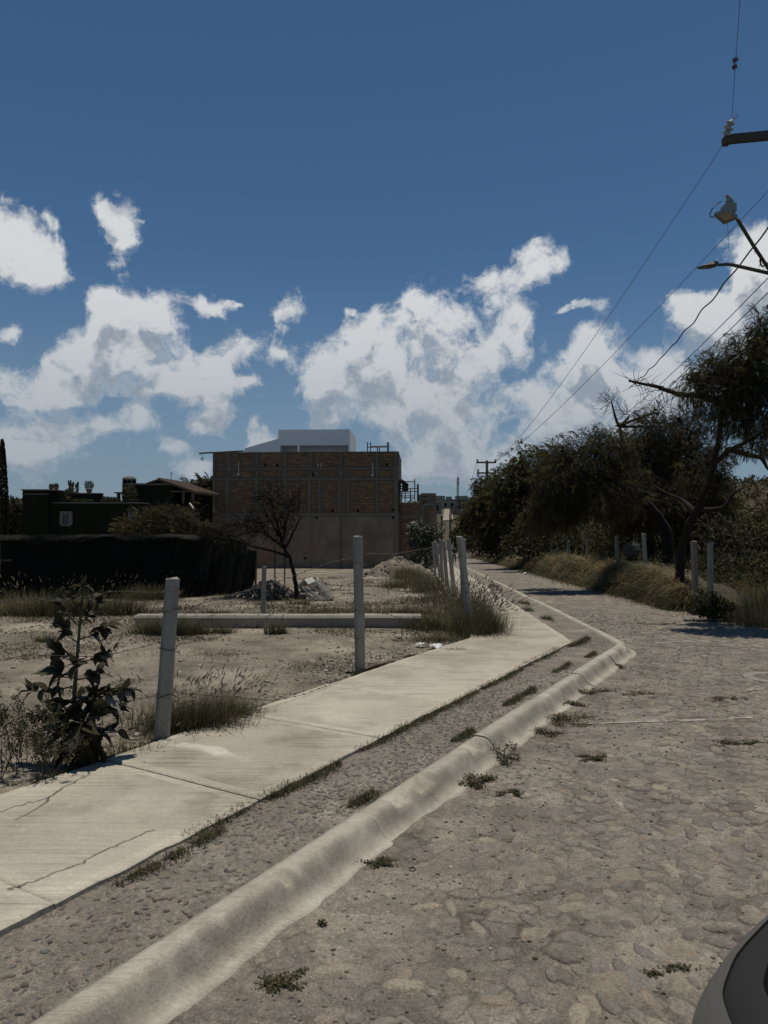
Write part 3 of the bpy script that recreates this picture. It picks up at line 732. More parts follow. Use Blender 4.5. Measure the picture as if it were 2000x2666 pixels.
# scaffolds, hoist, prop post
def scaffold(name, label, Y, verts, hors, r=.022):
    p = V(verts[0][0], verts[0][2], Y); o = thing(name, label, 'scaffold', tuple(p))
    for u, v0, v1, dy in verts: mb = MB(); mb.tube([V(u, v0, Y + dy), V(u, v1, Y + dy)], r, 6); mk('upright', mb, m_steel, o)
    for u0, u1, v, dy in hors: mb = MB(); mb.tube([V(u0, v, Y + dy), V(u1, v, Y + dy)], r * .8, 5); mk('crossbar', mb, m_steel, o)
    return o
scaffold('roof_scaffold', 'thin steel scaffold frame standing on the roof edge of the brick house', 44, [(957, 1151, 1182, 0), (965, 1151, 1182, .6), (983, 1164, 1182, 0), (988, 1163, 1182, .5), (1009, 1151, 1182, 0), (1012, 1152, 1182, .6)],
         [(965, 1010, 1162, .6), (957, 984, 1164.5, 0), (965, 1010, 1164, .3), (957, 983, 1176.5, 0)], .035)
sc2 = scaffold('scaffold_tower', 'scaffold tower of thin bars on the low wing beside the brick house', 43.2, [(1034, 1251, 1308, 0), (1046, 1280, 1308, 0), (1055, 1278, 1306, .5), (1069, 1272, 1306, .3), (1080, 1247, 1306, 0)],
         [(1034, 1080, 1254, 0), (1034, 1062, 1266.5, .3), (1034, 1087, 1279.5, .2), (1034, 1087, 1272, .4), (1046, 1069, 1284, .1), (1046, 1080, 1296, .2), (1034, 1080, 1291, .4)], .035)
for k, (u0, u1, va, vb) in enumerate(((1036, 1058, 1248.5, 1264), (1046, 1064, 1250, 1264))):
    a, b = V(u0, va, 43.3), V(u1, vb, 42.6); mb = MB(); mb.grid(np.array([[a, a + (0, 1.2, .0)], [b, b + (0, 1.2, 0)]])); mb.grid(np.array([[a + (0, 0, .08), b + (0, 0, .08)], [a + (0, 1.2, .08), b + (0, 1.2, .08)]])); mb.grid(np.array([[a, b], [a + (0, 0, .08), b + (0, 0, .08)]]))
    mk('deck_board', mb, m_wood, sc2)
a = V(1047, 1280, 43); mb = MB(); mb.box(a[0], a[0] + .38, 42.9, 43.3, a[2], a[2] + .42); mk('hopper', mb, m_steel, sc2)
a, b = V(1088, 1306, 43.4), V(1088, 1261, 43.4); mb = MB(); mb.box(a[0] - .05, a[0] + .06, 43.3, 43.5, a[2], b[2]); tag(mk('prop_post', mb, m_wood), 'short dark timber post standing on the low wing right of the scaffold tower', 'post')
a, b = V(518, 1181, 42.3), V(634, 1175, 42.3); hoist = thing('roof_hoist', 'plank on the roof edge with a pulley wheel hanging from its free end', 'hoist', tuple(a))
mb = MB(); d = norm(b - a); mb.add(np.array([a, b, b + (0, .25, 0), a + (0, .25, 0), a + (0, 0, .06), b + (0, 0, .06), b + (0, .25, .06), a + (0, .25, .06)]), [(3, 2, 1, 0), (4, 5, 6, 7), (0, 1, 5, 4), (1, 2, 6, 5), (2, 3, 7, 6), (3, 0, 4, 7)]); mk('plank', mb, m_wood, hoist)
c = V(526.5, 1195, 42.4); an = np.linspace(0, 2 * np.pi, 15); mb = MB(); mb.tube(np.stack([c[0] + .085 * np.cos(an), np.full(15, c[1]), c[2] + .085 * np.sin(an)], 1), .016, 5, cap=False)
for k in range(3): mb.tube([c, c + (.085 * math.cos(k * 2.1 + .5), 0, .085 * math.sin(k * 2.1 + .5))], .011, 4)
mk('pulley_wheel', mb, m_steel, hoist); mb = MB(); mb.tube([c, V(526.5, 1181, 42.4)], .012, 5); mk('hook', mb, m_steel, hoist)

# white house behind
K2 = 52 / F; wo_ = V(636, 1300, 52.0)
white_house = thing('white_house', 'plain white box house with a sloped side wing behind the brick house', 'house', tuple(wo_), -math.atan(.05))
def wb(u, v): return (u - 636) * K2, (1300 - v) * K2
xa, xb = wb(725, 0)[0], wb(912, 0)[0]; zt = wb(0, 1119)[1]; zo = wb(0, 1160)[1]; zr = wb(0, 1195)[1]; o0, o1 = wb(730, 0)[0], wb(908, 0)[0]
mb = MB(); mb.box(xa, xb, 0, 5, zo, zt); mb.box(xa, o0, 0, 5, -3, zo); mb.box(o1, xb, 0, 5, -3, zo); mb.box(o0, o1, 0, 5, -3, zr); mb.box(o0, o1, 1.7, 5, zr, zo)
mk('wall', mb, m_white, white_house, world=False)
p = [wb(636, 1167), (xa, wb(0, 1142)[1]), (xa, -3), (0, -3)]
mb = MB(); mb.add([(x, .02, z) for x, z in p] + [(x, 4.6, z) for x, z in p], [(0, 3, 2, 1), (4, 5, 6, 7), (0, 1, 5, 4), (3, 0, 4, 7)]); mk('side_wing', mb, m_white, white_house, world=False)
mb = MB(); mb.box(wb(775, 0)[0], wb(781, 0)[0], .02, .3, zr, zo); mk('pillar', mb, m_white, white_house, world=False)
m_glass = M('dark_glass', (.02, .022, .025), rough=.15, spec=.5)
for u0, u1, v0 in ((735, 746, 1171), (754, 776, 1171), (798, 822, 1173)):
    mb = MB(); mb.box(wb(u0, 0)[0], wb(u1, 0)[0], 1.66, 1.72, zr, wb(0, v0)[1]); mk('window', mb, m_glass, white_house, world=False)

# ---------------------------------------------------------------- dark green house on the left
m_green = M('dark_green_render', (.017, .019, .012), (.012, .014, .009), 1.2, 7, .35, .65, .95, .06, .3, 30, .005)
m_stone = M('cantera_stone', (.17, .16, .14), (.12, .112, .10), 6, 6, rough=.9)
m_tile = M('clay_tile', (.105, .078, .060), (.07, .052, .042), 4, 6, rough=.9, rnd=.2)
m_clay = M('terracotta', (.20, .125, .085), (.16, .10, .07), 8, 5, rough=.9)
K3 = 36 / F; go_ = V(57, 1500, 36.0)
green_house = thing('green_house', 'low dark green house with a domed cupola and planted roof terrace', 'house', tuple(go_))
def gb(u, v): return (u - 57) * K3, (1500 - v) * K3
def gbox(name, u0, u1, v0, v1, y0, y1, m, parent=green_house):
    x0, z1 = gb(u0, v0); x1, z0 = gb(u1, v1); mb = MB(); mb.box(x0, x1, y0, y1, z0, z1); return mk(name, mb, m, parent, world=False)
gbox('tower_wall', 57, 122, 1277, 1520, 0, 3.0, m_green); gbox('cornice', 55, 136, 1274, 1277, -.1, 3.1, m_stone); gbox('cornice', 56, 123, 1285.5, 1287.5, -.05, .2, m_stone)
fw = gbox('wall', 122, 353, 1310, 1520, .5, 6, m_green); gbox('cornice', 123, 355, 1307, 1310, .42, 6.1, m_stone)
gbox('parapet', 122, 140, 1277, 1307, .6, 3.0, m_green)
def surround(u0, u1, v0, v1):
    s = gbox('window', u0 + 8, u1 - 8, v0 + 7, v1, .44, .52, m_glass)
    for a, b, c, d in ((u0, u1, v0, v0 + 7), (u0, u0 + 8, v0 + 7, v1), (u1 - 8, u1, v0 + 7, v1), (u0 + 5, u1 - 5, v1, v1 + 3)): gbox('surround', a, b, c, d, .40, .52, m_stone, s)
surround(145, 177, 1331, 1367); surround(325, 346, 1331, 1372)
gbox('terrace_room', 275, 415, 1257, 1312, 2.2, 6.5, m_green); gbox('room_cornice', 305, 416, 1252, 1257, 2.15, 6.6, m_stone)
# cupola
cx, cz = gb(291, 1257); cup = link('cupola', None, green_house); 
mb = MB(); mb.lathe([(.33, -1.2), (.33, .0)], (cx, 2.4, cz), 16); mk('drum', mb, m_green, cup, world=False)
mb = MB(); mb.lathe([(.36, .0), (.38, .06), (.36, .08)], (cx, 2.4, cz), 16); mk('drum_ring', mb, m_stone, cup, world=False)
for k in range(8):
    a = k * math.pi / 4 + .2; mb = MB(); q = (cx + .29 * math.cos(a), 2.4 + .29 * math.sin(a)); mb.box(q[0] - .05, q[0] + .05, q[1] - .05, q[1] + .05, cz + .08, cz + .27); mk('cupola_pillar', mb, m_green, cup, world=False)
mb = MB(); mb.lathe([(.34, .26), (.36, .29), (.37, .33), (.34, .40), (.26, .46), (.14, .50), (.0, .51)], (cx, 2.4, cz), 18); mk('dome', mb, m_stone, cup, smooth=True, world=False)
# tiled lean-to roof on timber posts
rp = [(345, 1250, 4.6), (377, 1240, 2.0), (483, 1276, 2.0), (450, 1277, 4.6)]
def gp(u, v, y): x, z = gb(u, v); return np.array([x, y, z])
ra, rb2, rc, rd = [gp(*q) for q in ((350, 1254, 3.2), (377, 1240, 2.0), (484, 1277, 2.0), (470, 1283, 5.2))]
mb = MB(); top_ = np.array([gp(377, 1240, 2.0), gp(484, 1277, 2.0), gp(500, 1277, 5.6), gp(395, 1240, 5.6)]); mb.add(np.concatenate([top_, top_ - (0, 0, .09)]), [(0, 1, 2, 3), (7, 6, 5, 4), (0, 4, 5, 1), (1, 5, 6, 2), (2, 6, 7, 3), (3, 7, 4, 0)]); mk('roof', mb, m_tile, green_house, world=False)
roof_rows = MB()
for k in range(22):
    s = k / 21; a, b = top_[0] * (1 - s) + top_[3] * s, top_[1] * (1 - s) + top_[2] * s; roof_rows.tube([a + (0, 0, .02), b + (0, 0, .02)], .06, 5)
mk('roof_tile', roof_rows, m_tile, green_house, world=False, kind='stuff')
mb = MB(); left = np.array([gp(377, 1240, 2.0), gp(345, 1251, 2.0), gp(345, 1251, 5.6), gp(395, 1240, 5.6)]); mb.add(np.concatenate([left, left - (0, 0, .09)]), [(3, 2, 1, 0), (4, 5, 6, 7), (0, 1, 5, 4), (1, 2, 6, 5)]); mk('roof', mb, m_tile, green_house, world=False)
for u in (445, 471): gbox('roof_post', u - 3, u + 3, 1273, 1330, 2.1, 2.3, m_wood)
gbox('roof_beam', 410, 482, 1273, 1277, 2.05, 2.25, m_wood)
gbox('porch_wall', 410, 470, 1308, 1520, 2.0, 6, m_green)
gbox('porch_wall', 250, 274, 1276, 1279, 2.3, 3.2, m_wood); gbox('roof_post', 256, 263, 1279, 1310, 2.4, 2.6, m_wood)
mb = MB(); mb.tube([gp(407, 1258, 2.4), gp(407, 1221, 2.4)], .018, 6); mb.box(*(lambda q: (q[0] - .02, q[0] + .05, 2.36, 2.44, q[2] - .08, q[2]))(gp(407, 1222, 2.4))); mk('antenna', mb, m_pvc, green_house, world=False)
mb = MB(); mb.tube([gp(466, 1308, 1.9), gp(480, 1322, 1.6)], .05, 8); mk('pipe', mb, m_pvc, green_house, world=False)
gbox('terrace_parapet', 150, 240, 1284, 1310, .85, 1.35, m_green); gbox('parapet_cap', 149, 241, 1281.5, 1284, .82, 1.38, m_stone)
# terrace railing stands
for k in range(24):
    u = 128 + k * 9.2; gbox('baluster', u, u + 2, 1300, 1307, .9, .95, m_wood)
gbox('handrail', 126, 352, 1298.5, 1300, .88, .97, m_wood)
m_cact = M('cactus_green', (.062, .068, .042), (.045, .05, .03), 10, 4, rough=.8)
m_terr = M('terrace_leaf', (.070, .068, .034), (.040, .044, .020), 6, 3, rough=.9, rnd=.2)
def pot(name, label, u, v, r, kind, Y=.45):
    q = gp(u, v, Y) + go_; o = thing(name, label, 'potted plant', tuple(q), group='pots along the green roof terrace')
    mb = MB(); mb.lathe([(r * .65, 0), (r * .9, r * .7), (r, r * 1.1), (r * 1.08, r * 1.12), (r * 1.08, r * 1.3), (r * .8, r * 1.3), (0, r * 1.2)], (0, 0, 0), 14); mk('pot', mb, m_clay, o, world=False)
    mb = MB(); rr = np.random.default_rng(int(u))
    if kind == 'cactus':
        for k in range(9): x = rr.uniform(-r, r) * .9; h = rr.uniform(.22, .42); mb.tube([(x * .6, rr.uniform(-.1, .1), r * 1.2), (x, 0, r * 1.2 + h * .5), (x * 1.15, 0, r * 1.2 + h), (x * 1.15, 0, r * 1.2 + h + .03)], [.035, .045, .042, .012], 7)
        mk('cactus', mb, m_cact, o, world=False)
    elif kind == 'ball':
        mb.lathe([(0, r * 1.1)] + [(r * .95 * math.sin(a), r * 1.8 - r * .9 * math.cos(a)) for a in np.linspace(.3, math.pi - .05, 9)] + [(0, r * 2.7)], (0, 0, 0), 14); mk('cactus', mb, m_cact, o, world=False)
    else:
        n = 420; d = rand_dirs(rr, n); p = d * rr.uniform(.2, 1, (n, 1)) ** .5 * (r * 1.6, r * 1.6, r * 1.5) + (0, 0, r * 2.6)
        scatter(mb, *LEAF, p, frames(rand_dirs(rr, n), rr.uniform(0, 6, n)), rr.uniform(.05, .10, n)); mk('foliage', mb, m_terr, o, world=False)
pot('ball_cactus_pot', 'round ball cactus in a pot on the tower parapet', 121, 1274, .12, 'ball'); pot('banded_pot', 'wide banded clay pot on the tower parapet', 134, 1274, .13, 'ball')
pot('cactus_pot', 'clay pot of upright finger cactus on the terrace edge', 164, 1278, .15, 'cactus', .9); pot('shrub_pot', 'clay pot with a rounded grey shrub on the terrace edge', 205, 1281, .16, 'leaf', 1.2)
pot('agave_pot', 'spreading pale leafy plant in a pot against the green tower', 160, 1300, .14, 'leaf', .75); pot('small_cactus_pot', 'small single-stem cactus in a dark pot right of the finger cactus', 177, 1279, .09, 'cactus', 1.0)
def terrace_bush(label, u, v, w, h, n, Y):
    q = gp(u, v, Y) + go_; o = thing('terrace_bush', label, 'bush', tuple(q)); rr = np.random.default_rng(int(u * 3)); mb = MB(); st = MB()
    for k in range(7): e = (rr.uniform(-w, w), rr.uniform(-.2, .2), h * rr.uniform(.6, 1)); st.tube([(0, 0, -.3), (e[0] * .4, e[1] * .5, h * .4), e], [.02, .014, .006], 4)
    d = rand_dirs(rr, n); p = d * rr.uniform(.25, 1, (n, 1)) ** .5 * (w, .35, h * .55) + (0, 0, h * .55)
    scatter(mb, *LEAF, p, frames(rand_dirs(rr, n), rr.uniform(0, 6, n)), rr.uniform(.06, .12, n)); mk('stem', st, m_wood, o, world=False); mk('foliage', mb, m_terr, o, world=False)
terrace_bush('brownish round bush growing on the terrace right of the cupola', 312, 1306, .42, .85, 900, 1.3)
terrace_bush('low clipped bush behind the terrace railing left of the cupola', 262, 1309, .5, .32, 700, 1.0)
terrace_bush('low weedy greenery along the terrace railing beside the tower', 195, 1310, .7, .25, 500, .8)

# ---------------------------------------------------------------- black sheeting fence
m_tarp = M('black_sheeting', (.0035, .0035, .003), (.006, .0058, .005), 2, 6, .3, .7, .6, .07, .6, 9, .03)
ky = [(-9.5, 17.6), (-7.2, 18.3), (-4.9, 18.9), (-4.35, 19.8), (-3.85, 21.2)]
kp = np.array(ky); s = np.concatenate([[0], np.cumsum(np.linalg.norm(np.diff(kp, axis=0), axis=1))]); ss = np.linspace(0, s[-1], 420)
bx, by = np.interp(ss, s, kp[:, 0]), np.interp(ss, s, kp[:, 1])
tz = np.interp(ss, [0, 3, 4.78, 5.84, 6.72, 6.84, 7.33], [1.33, 1.32, 1.31, 1.24, 1.12, .87, .84]) + .012 * np.sin(ss * 2.1) + .09 * fbm(ss * 2.6, ss * 0, 4, 60)
tarp = thing('sheeting_fence', 'long screen of black plastic sheeting strung across the lot', 'fence', (-7.2, 18.3, float(zg(18.3))))
nz_ = 40; P = np.zeros((420, nz_, 3))
right_w = np.clip((ss - 4.4) / .8, 0, 1)
for j in range(nz_):
    q = j / (nz_ - 1); zz = tz * (1 - q) + (zg(by) - .08) * q
    fan = ss * (1 + .02 * q)
    f1 = .26 * fbm(fan * 2.2 + q * .6, q * .7 + ss * 0, 4, 61) + (.06 + .10 * right_w) * fbm(fan * 6 + q * 1.2, q * .9 + ss * 0, 3, 62) * (.35 + q)
    P[:, j] = np.stack([bx + right_w * f1 * .9, by - f1 * (1 - .4 * right_w) - right_w * (.16 + .5 * f1) * q, zz], 1)
mk('sheet', MB().grid(P), m_tarp, tarp, smooth=True)
nf = 18; P2 = np.zeros((420, nf, 3)); dz = .10 + .16 * np.clip(fbm(ss * 1.7, ss * 0, 4, 63) + .35, 0, 1) + .10 * np.abs(np.sin(ss * 1.55)) ** 6
for j in range(nf):
    q = j / (nf - 1); w = .06 * fbm(ss * 5 + q, q * 2 + ss * 0, 4, 64) * q
    P2[:, j] = np.stack([bx, by - .04 - (.05 + .22 * np.clip(fbm(ss * 1.9, ss * 0, 4, 66) + .08, 0, 1)) * math.sin(q * 2.6) - w * 2.2, tz + .01 + .035 * (1 - q) ** 2 - dz * q], 1)
mk('folded_hem', MB().grid(P2[:int(420 * .67)]), m_tarp, tarp, smooth=True)
for x, y in ((-8.5, 17.86), (-6.95, 18.3), (-5.95, 18.55), (-4.9, 18.85), (-3.86, 21.15)):
    h = float(np.interp(x, bx, tz)); z0 = float(zg(y)); mb = MB(); mb.tube([(x, y + .22, z0 - .2), (x + .02, y + .22, h - .03)], .035, 7); mk('post', mb, m_wood, tarp)
a, b = V(-10, 1459, 17.5), V(42, 1459, 17.75); mb = MB(); mb.box(a[0], b[0], 17.5, 17.54, a[2] - .025, a[2] + .025); mk('batten', mb, m_wood, tarp)
a = V(105, 1500, 18.05); mb = MB(); mb.box(a[0] - .02, a[0] + .02, 18.0, 18.03, float(zg(18)) - .1, a[2]); mk('batten', mb, m_wood, tarp)
a, b = V(606, 1436, 20.6), V(650, 1437, 21.0); mb = MB(); mb.tube([a, b], .018, 5); mk('batten', mb, M('pale_pole', (.25, .23, .2), rough=.8), tarp)
a, b = V(619, 1480, 20.6), V(647, 1479, 20.9); mb = MB(); mb.tube([a, b], .018, 5); mk('batten', mb, m_wood, tarp)

# ---------------------------------------------------------------- concrete fence posts and barbed wire
m_post = M('post_concrete', (.285, .268, .235), (.225, .212, .185), 5, 7, .35, .65, .9, .15, .6, 60, .005, c3=(.16, .148, .128), s3=4.5, t3=(.56, .74), rnd=.08, grain=(120, .78, 1.18), stretch=(1, 1, .5))
m_wire = M('barbed_wire', (.060, .050, .042), (.095, .075, .058), 40, 3, rough=.7, spec=.3)
m_postred = M('post_concrete_reddish', (.25, .20, .17), (.20, .155, .13), 5, 7, rough=.9, bump=.4, bs=40, bd=.005)
def fence_post(label, p, h, w, lean=(0, 0), rot=.53, mat_=None, wraps=(), group=None):
    p = np.array(p, float); o = thing('fence_post', label, 'fence post', tuple(p), group=group)
    c = w * .16; ring = np.array([(-w / 2 + c, -w / 2), (w / 2 - c, -w / 2), (w / 2, -w / 2 + c), (w / 2, w / 2 - c), (w / 2 - c, w / 2), (-w / 2 + c, w / 2), (-w / 2, w / 2 - c), (-w / 2, -w / 2 + c)])
    ca_, sa_ = math.cos(rot), math.sin(rot); ring = np.stack([ring[:, 0] * ca_ - ring[:, 1] * sa_, ring[:, 0] * sa_ + ring[:, 1] * ca_], 1)
    r_ = np.random.default_rng(int(abs(p[0] * 1000)) + int(p[1] * 77)); mb = MB(); v = []
    zs = np.concatenate([[-.25], np.linspace(0, h - .012, 9), [h]])
    for i, z in enumerate(zs):
        s_ = (1.0 - .10 * max(0, z) / h) * (.93 if i == len(zs) - 1 else 1); off = np.array(lean) * z / h
        v.append(np.c_[ring * s_ * (1 + r_.normal(0, .012, (8, 1))) + off, np.full(8, z) + (r_.normal(0, .006, 8) if i >= len(zs) - 2 else 0)])
    v = np.concatenate(v); k = len(zs)
    f = [(L * 8 + i, L * 8 + (i + 1) % 8, L * 8 + 8 + (i + 1) % 8, L * 8 + 8 + i) for L in range(k - 1) for i in range(8)] + [tuple(range((k - 1) * 8, k * 8))]
    mb.add(v, f); mk('shaft', mb, mat_ or m_post, o, world=False)
    for z in wraps:
        an = np.linspace(0, 2 * np.pi, 14); mb = MB(); off = np.array(lean) * z / h
        mb.tube(np.stack([off[0] + w * .60 * np.cos(an), off[1] + w * .60 * np.sin(an), z + .012 * np.sin(an * 2 + z * 9)], 1), .0035, 4, cap=False)
        e = np.array([off[0] + w * .5, off[1] - w * .45, z]); mb.tube([e, e + (.03, -.02, -.02), e + (.05, -.015, -.06 + .1 * r_.uniform())], .003, 4)
        mk('wire_tie', mb, m_wire, o, world=False)
    return o
def at_lot(u, v, dz=-.02): return on_ground(u, v, dz)
p1 = at_lot(421, 1922); p2 = at_lot(938, 1748); p3 = at_lot(1226, 1647)
def hgt(p, v): return (V(0, v, p[1])[2]) - p[2]
h1, h2, h3 = hgt(p1, 1505), hgt(p2, 1396), hgt(p3, 1397)
fence_post('leaning grey concrete post nearest the camera, beside the large-leaved weed', p1, h1, .115, (.075, .02), .35, wraps=(h1 * .92, h1 * .80, h1 * .56, h1 * .27))
fence_post('upright grey concrete post at the pavement edge, in front of the brick house', p2, h2, .100, (-.03, .01), .5, wraps=(h2 * .80, h2 * .45, h2 * .25))
fence_post('leaning concrete post standing in the big clump of seeding grass', p3, h3, .105, (-.17, .03), .5, wraps=(h3 * .80, h3 * .52, h3 * .30))
for k, (u, v, Y, wpx, ln, lab) in enumerate(((1204, 1404, 14.0, 19, -.05, 'thin concrete post half hidden directly behind the leaning post in the grass'),
    (1168, 1403, 20, 11, -.16, 'tall leaning concrete post, next after the one in the grass clump'), (1155, 1408, 23, 9.5, -.12, 'concrete post, third in the receding row behind the grass clump'),
    (1146, 1405, 26, 7.5, -.1, 'tallest of the distant posts receding behind the grass clump'), (1134, 1409, 29, 7.5, -.2, 'leaning concrete post, fifth in the receding row behind the grass clump'),
    (1127, 1410, 32, 6, -.12, 'slender concrete post, sixth in the receding row by the leafy bush'), (1120.5, 1413, 36, 5.5, -.1, 'small distant post, last but one of the row by the leafy bush'), (1113.5, 1413, 40, 5, -.12, 'farthest fence post of the row, beside the leafy bush'))):
    t_ = V(u, v, Y); z0 = float(zg(Y)) - .03; fence_post(lab, (t_[0] - ln, Y, z0), t_[2] - z0, wpx / F * Y * .95, (ln, 0), .1 * k, group='fence posts receding along the pavement')
p = at_lot(685, 1604, -.03); fence_post('short concrete post standing in the lot behind the long beam', p, hgt(p, 1475), .095, (.02, 0), .2)
RP = [(1806, 1409, 1812, 15.1, .115, 'm', 'reddish concrete post at the right bank, left of the thicker grey one'), (1849, 1413, 1849, 15.0, .11, '', 'rounded grey concrete post at the right edge bank, right of the reddish one'),
      (1676, 1389, 1684, 19.5, .10, '', 'tilted concrete post above the grass bank beside the boulder'), (1605, 1396, 1609, 23.5, .10, '', 'upright concrete post left of the boulder on the right bank'),
      (1529, 1404, 1529, 27, .10, '', 'concrete post on the right bank under the mesquite, third from the boulder'), (1480, 1409, 1480, 31, .10, '', 'concrete post on the right bank, fourth from the boulder'),
      (1438, 1415, 1438, 36, .10, '', 'small concrete post on the right bank, fifth from the boulder'), (1415, 1418, 1416, 40, .10, '', 'small concrete post on the right bank, sixth from the boulder'),
      (1303, 1416, 1303, 58, .11, '', 'distant concrete post beside the pale shrub on the right verge'), (1280, 1419, 1280, 66, .11, '', 'distant concrete post just left of the pale shrub'),
      (1252, 1420, 1252, 76, .11, '', 'very distant post in the dry grass under the dark trees'), (1240, 1420, 1240, 79, .11, '', 'very distant post, second from the road bend'), (1229, 1420, 1229, 82, .11, '', 'very distant post nearest the road bend')]
rpts = []
for u, v, ub, Y, w, m_, lab in RP:
    t_ = V(u, v, Y); b_ = V(ub, v, Y); z0 = float(zg(Y)) - .1
    rpts.append((b_[0], Y, z0, t_[2])); fence_post(lab, (b_[0], Y, z0), t_[2] - z0, w, (t_[0] - b_[0], 0), .15, m_postred if m_ else None, wraps=(.9, .55) if Y < 16 else (), group='fence posts on the right bank')

def barbed_wire(label, pts, r=.0027, sag=0.0, step=.13, wob=.012):
    pts = np.array(pts, float); d = np.concatenate([[0], np.cumsum(np.linalg.norm(np.diff(pts, axis=0), axis=1))]); n = max(8, int(d[-1] / .06)); q = np.linspace(0, d[-1], n)
    p = np.stack([np.interp(q, d, pts[:, i]) for i in range(3)], 1)
    seg = np.searchsorted(d, q, 'right').clip(1, len(d) - 1); tt = (q - d[seg - 1]) / (d[seg] - d[seg - 1]); p[:, 2] -= sag * 4 * tt * (1 - tt)
    p[:, 2] += wob * fbm(q * 4, q * 0, 3, int(len(label))) * 1.6; p[:, 0] += wob * fbm(q * 5, q * 0, 2, 70)
    mb = MB(); mb.tube(p, r, 5, cap=False); o = mk('barbed_wire', mb, m_wire); tag(o, label, 'wire', 'barbed wire strands of the lot fence')
    me = MB(); r_ = np.random.default_rng(len(label))
    for k in np.arange(.05, d[-1], step):
        c = np.array([np.interp(k, q, p[:, i]) for i in range(3)])
        for s in range(2): dd = norm(r_.normal(size=3)) * .016; me.tube([c - dd, c + dd], r * .75, 3, cap=False)
        me.tube([c - (.008, 0, 0), c + (.008, 0, .001)], r * 2.0, 4, cap=False)
    mk('barb', me, m_wire, o, world=False, kind='stuff')
def Wv(*l): return [V(u, v, y) for u, v, y in l]
y1, y2, y3 = p1[1], p2[1], p3[1]
barbed_wire('top barbed strand running left from the nearest post', Wv((446, 1541, y1), (365, 1540, y1 - .1), (285, 1540, y1 - .2), (215, 1556, y1 - .3), (150, 1566, 4.9), (90, 1558, 4.8), (0, 1563, 4.7), (-160, 1575, 4.3)))
barbed_wire('second barbed strand dipping through the big weed', Wv((430, 1668, y1), (375, 1682, y1 - .1), (300, 1703, y1 - .3), (230, 1710, 5.0), (150, 1708, 4.9), (70, 1706, 4.8), (0, 1721, 4.6), (-150, 1760, 4.2)))
barbed_wire('lowest barbed strand left of the nearest post', Wv((440, 1800, y1), (400, 1812, y1 - .1), (330, 1826, y1 - .2), (250, 1850, 5.0), (150, 1880, 4.8), (0, 1905, 4.6)))
barbed_wire('barbed strand rising from the nearest post to the rubble', Wv((441, 1686, y1), (470, 1678, 6.0), (515, 1668, 6.6), (560, 1662, 7.1), (600, 1648, 7.6)))
barbed_wire('sagging barbed strand climbing to the top of the second post', Wv((440, 1606, y1 + .05), (520, 1572, 6.0), (600, 1548, 6.4), (690, 1525, 6.9), (760, 1502, 7.2), (800, 1485, 7.4), (860, 1463, 7.7), (926, 1453, y2)))
barbed_wire('middle barbed strand between the two nearest posts', Wv((600, 1640, 6.6), (660, 1618, 6.9), (720, 1595, 7.2), (800, 1560, 7.5), (870, 1535, 7.8), (936, 1513, y2)))
barbed_wire('fallen barbed strand trailing over the pavement edge', Wv((444, 1800, y1), (490, 1806, 5.8), (560, 1812, 6.0), (640, 1819, 6.25), (700, 1823, 6.4), (745, 1818, 6.6), (800, 1805, 6.85), (840, 1790, 7.1), (868, 1776, 7.35), (905, 1762, 7.7)), wob=.006)
barbed_wire('top barbed strand from the second post towards the leafy bush', Wv((950, 1443, y2), (985, 1441, 8.6), (1020, 1444, 9.2), (1060, 1437, 9.9), (1110, 1428, 10.8), (1150, 1422, 12)))
barbed_wire('slack barbed strand right of the second post', Wv((952, 1512, y2), (1000, 1530, 8.5), (1050, 1540, 9.2), (1110, 1545, 10), (1170, 1560, 10.5), (1208, 1480, y3)))
barbed_wire('curled loose strand low on the second post', Wv((952, 1585, y2), (975, 1592, 8.2), (1010, 1600, 8.6), (1060, 1612, 9.2), (1120, 1600, 10), (1212, 1548, y3)))
barbed_wire('barbed strand on the right bank posts', [(x, y - .06, z0 + .85) for x, y, z0, z1 in rpts[:8][::-1]], sag=.05, step=.3)

# ---------------------------------------------------------------- beam, rubble, rods, boulder
m_beam = M('cast_beam_concrete', (.29, .265, .22), (.22, .20, .165), 4, 7, .35, .65, .92, .1, .5, 50, .006, c3=(.24, .22, .18), s3=1.2, t3=(.55, .7))
a, b = on_ground(362, 1630, -.03), on_ground(1098, 1634, -.03); yb = (a[1] + b[1]) / 2; L = b[0] - a[0]
beam = thing('concrete_beam', 'long pale concrete beam lying across the lot', 'beam', (a[0], yb, float(zg(yb)) - .03))
cuts_ = [0, .27, .515, .80, 1.0]; bh = .215
for c0, c1 in zip(cuts_[:-1], cuts_[1:]):
    x0, x1 = L * c0 + .006, L * c1 - .006; n = 22; xs = np.linspace(x0, x1, n); prof = [(-.08, -.02), (-.135, bh - .045), (-.11, bh - .004), (.10, bh), (.135, .14), (.08, -.02)]
    G = np.array([[(x, y + .008 * fbm(x * 3, j * 1.7, 3, 71), z * (1 + .06 * fbm(x * 2, j * .9, 3, 72))) for j, (y, z) in enumerate(prof)] for x in xs])
    mb = MB().grid(G[:, ::-1]); mb.add(np.concatenate([G[0], G[-1]]), [tuple(range(6))[::-1], tuple(range(6, 12))][::-1]); mk('segment', mb, m_beam, beam, world=False)
m_rub = M('rubble_stone', (.135, .123, .105), (.085, .078, .067), 9, 6, rough=.92, bump=.6, bs=40, bd=.01, rnd=.35)
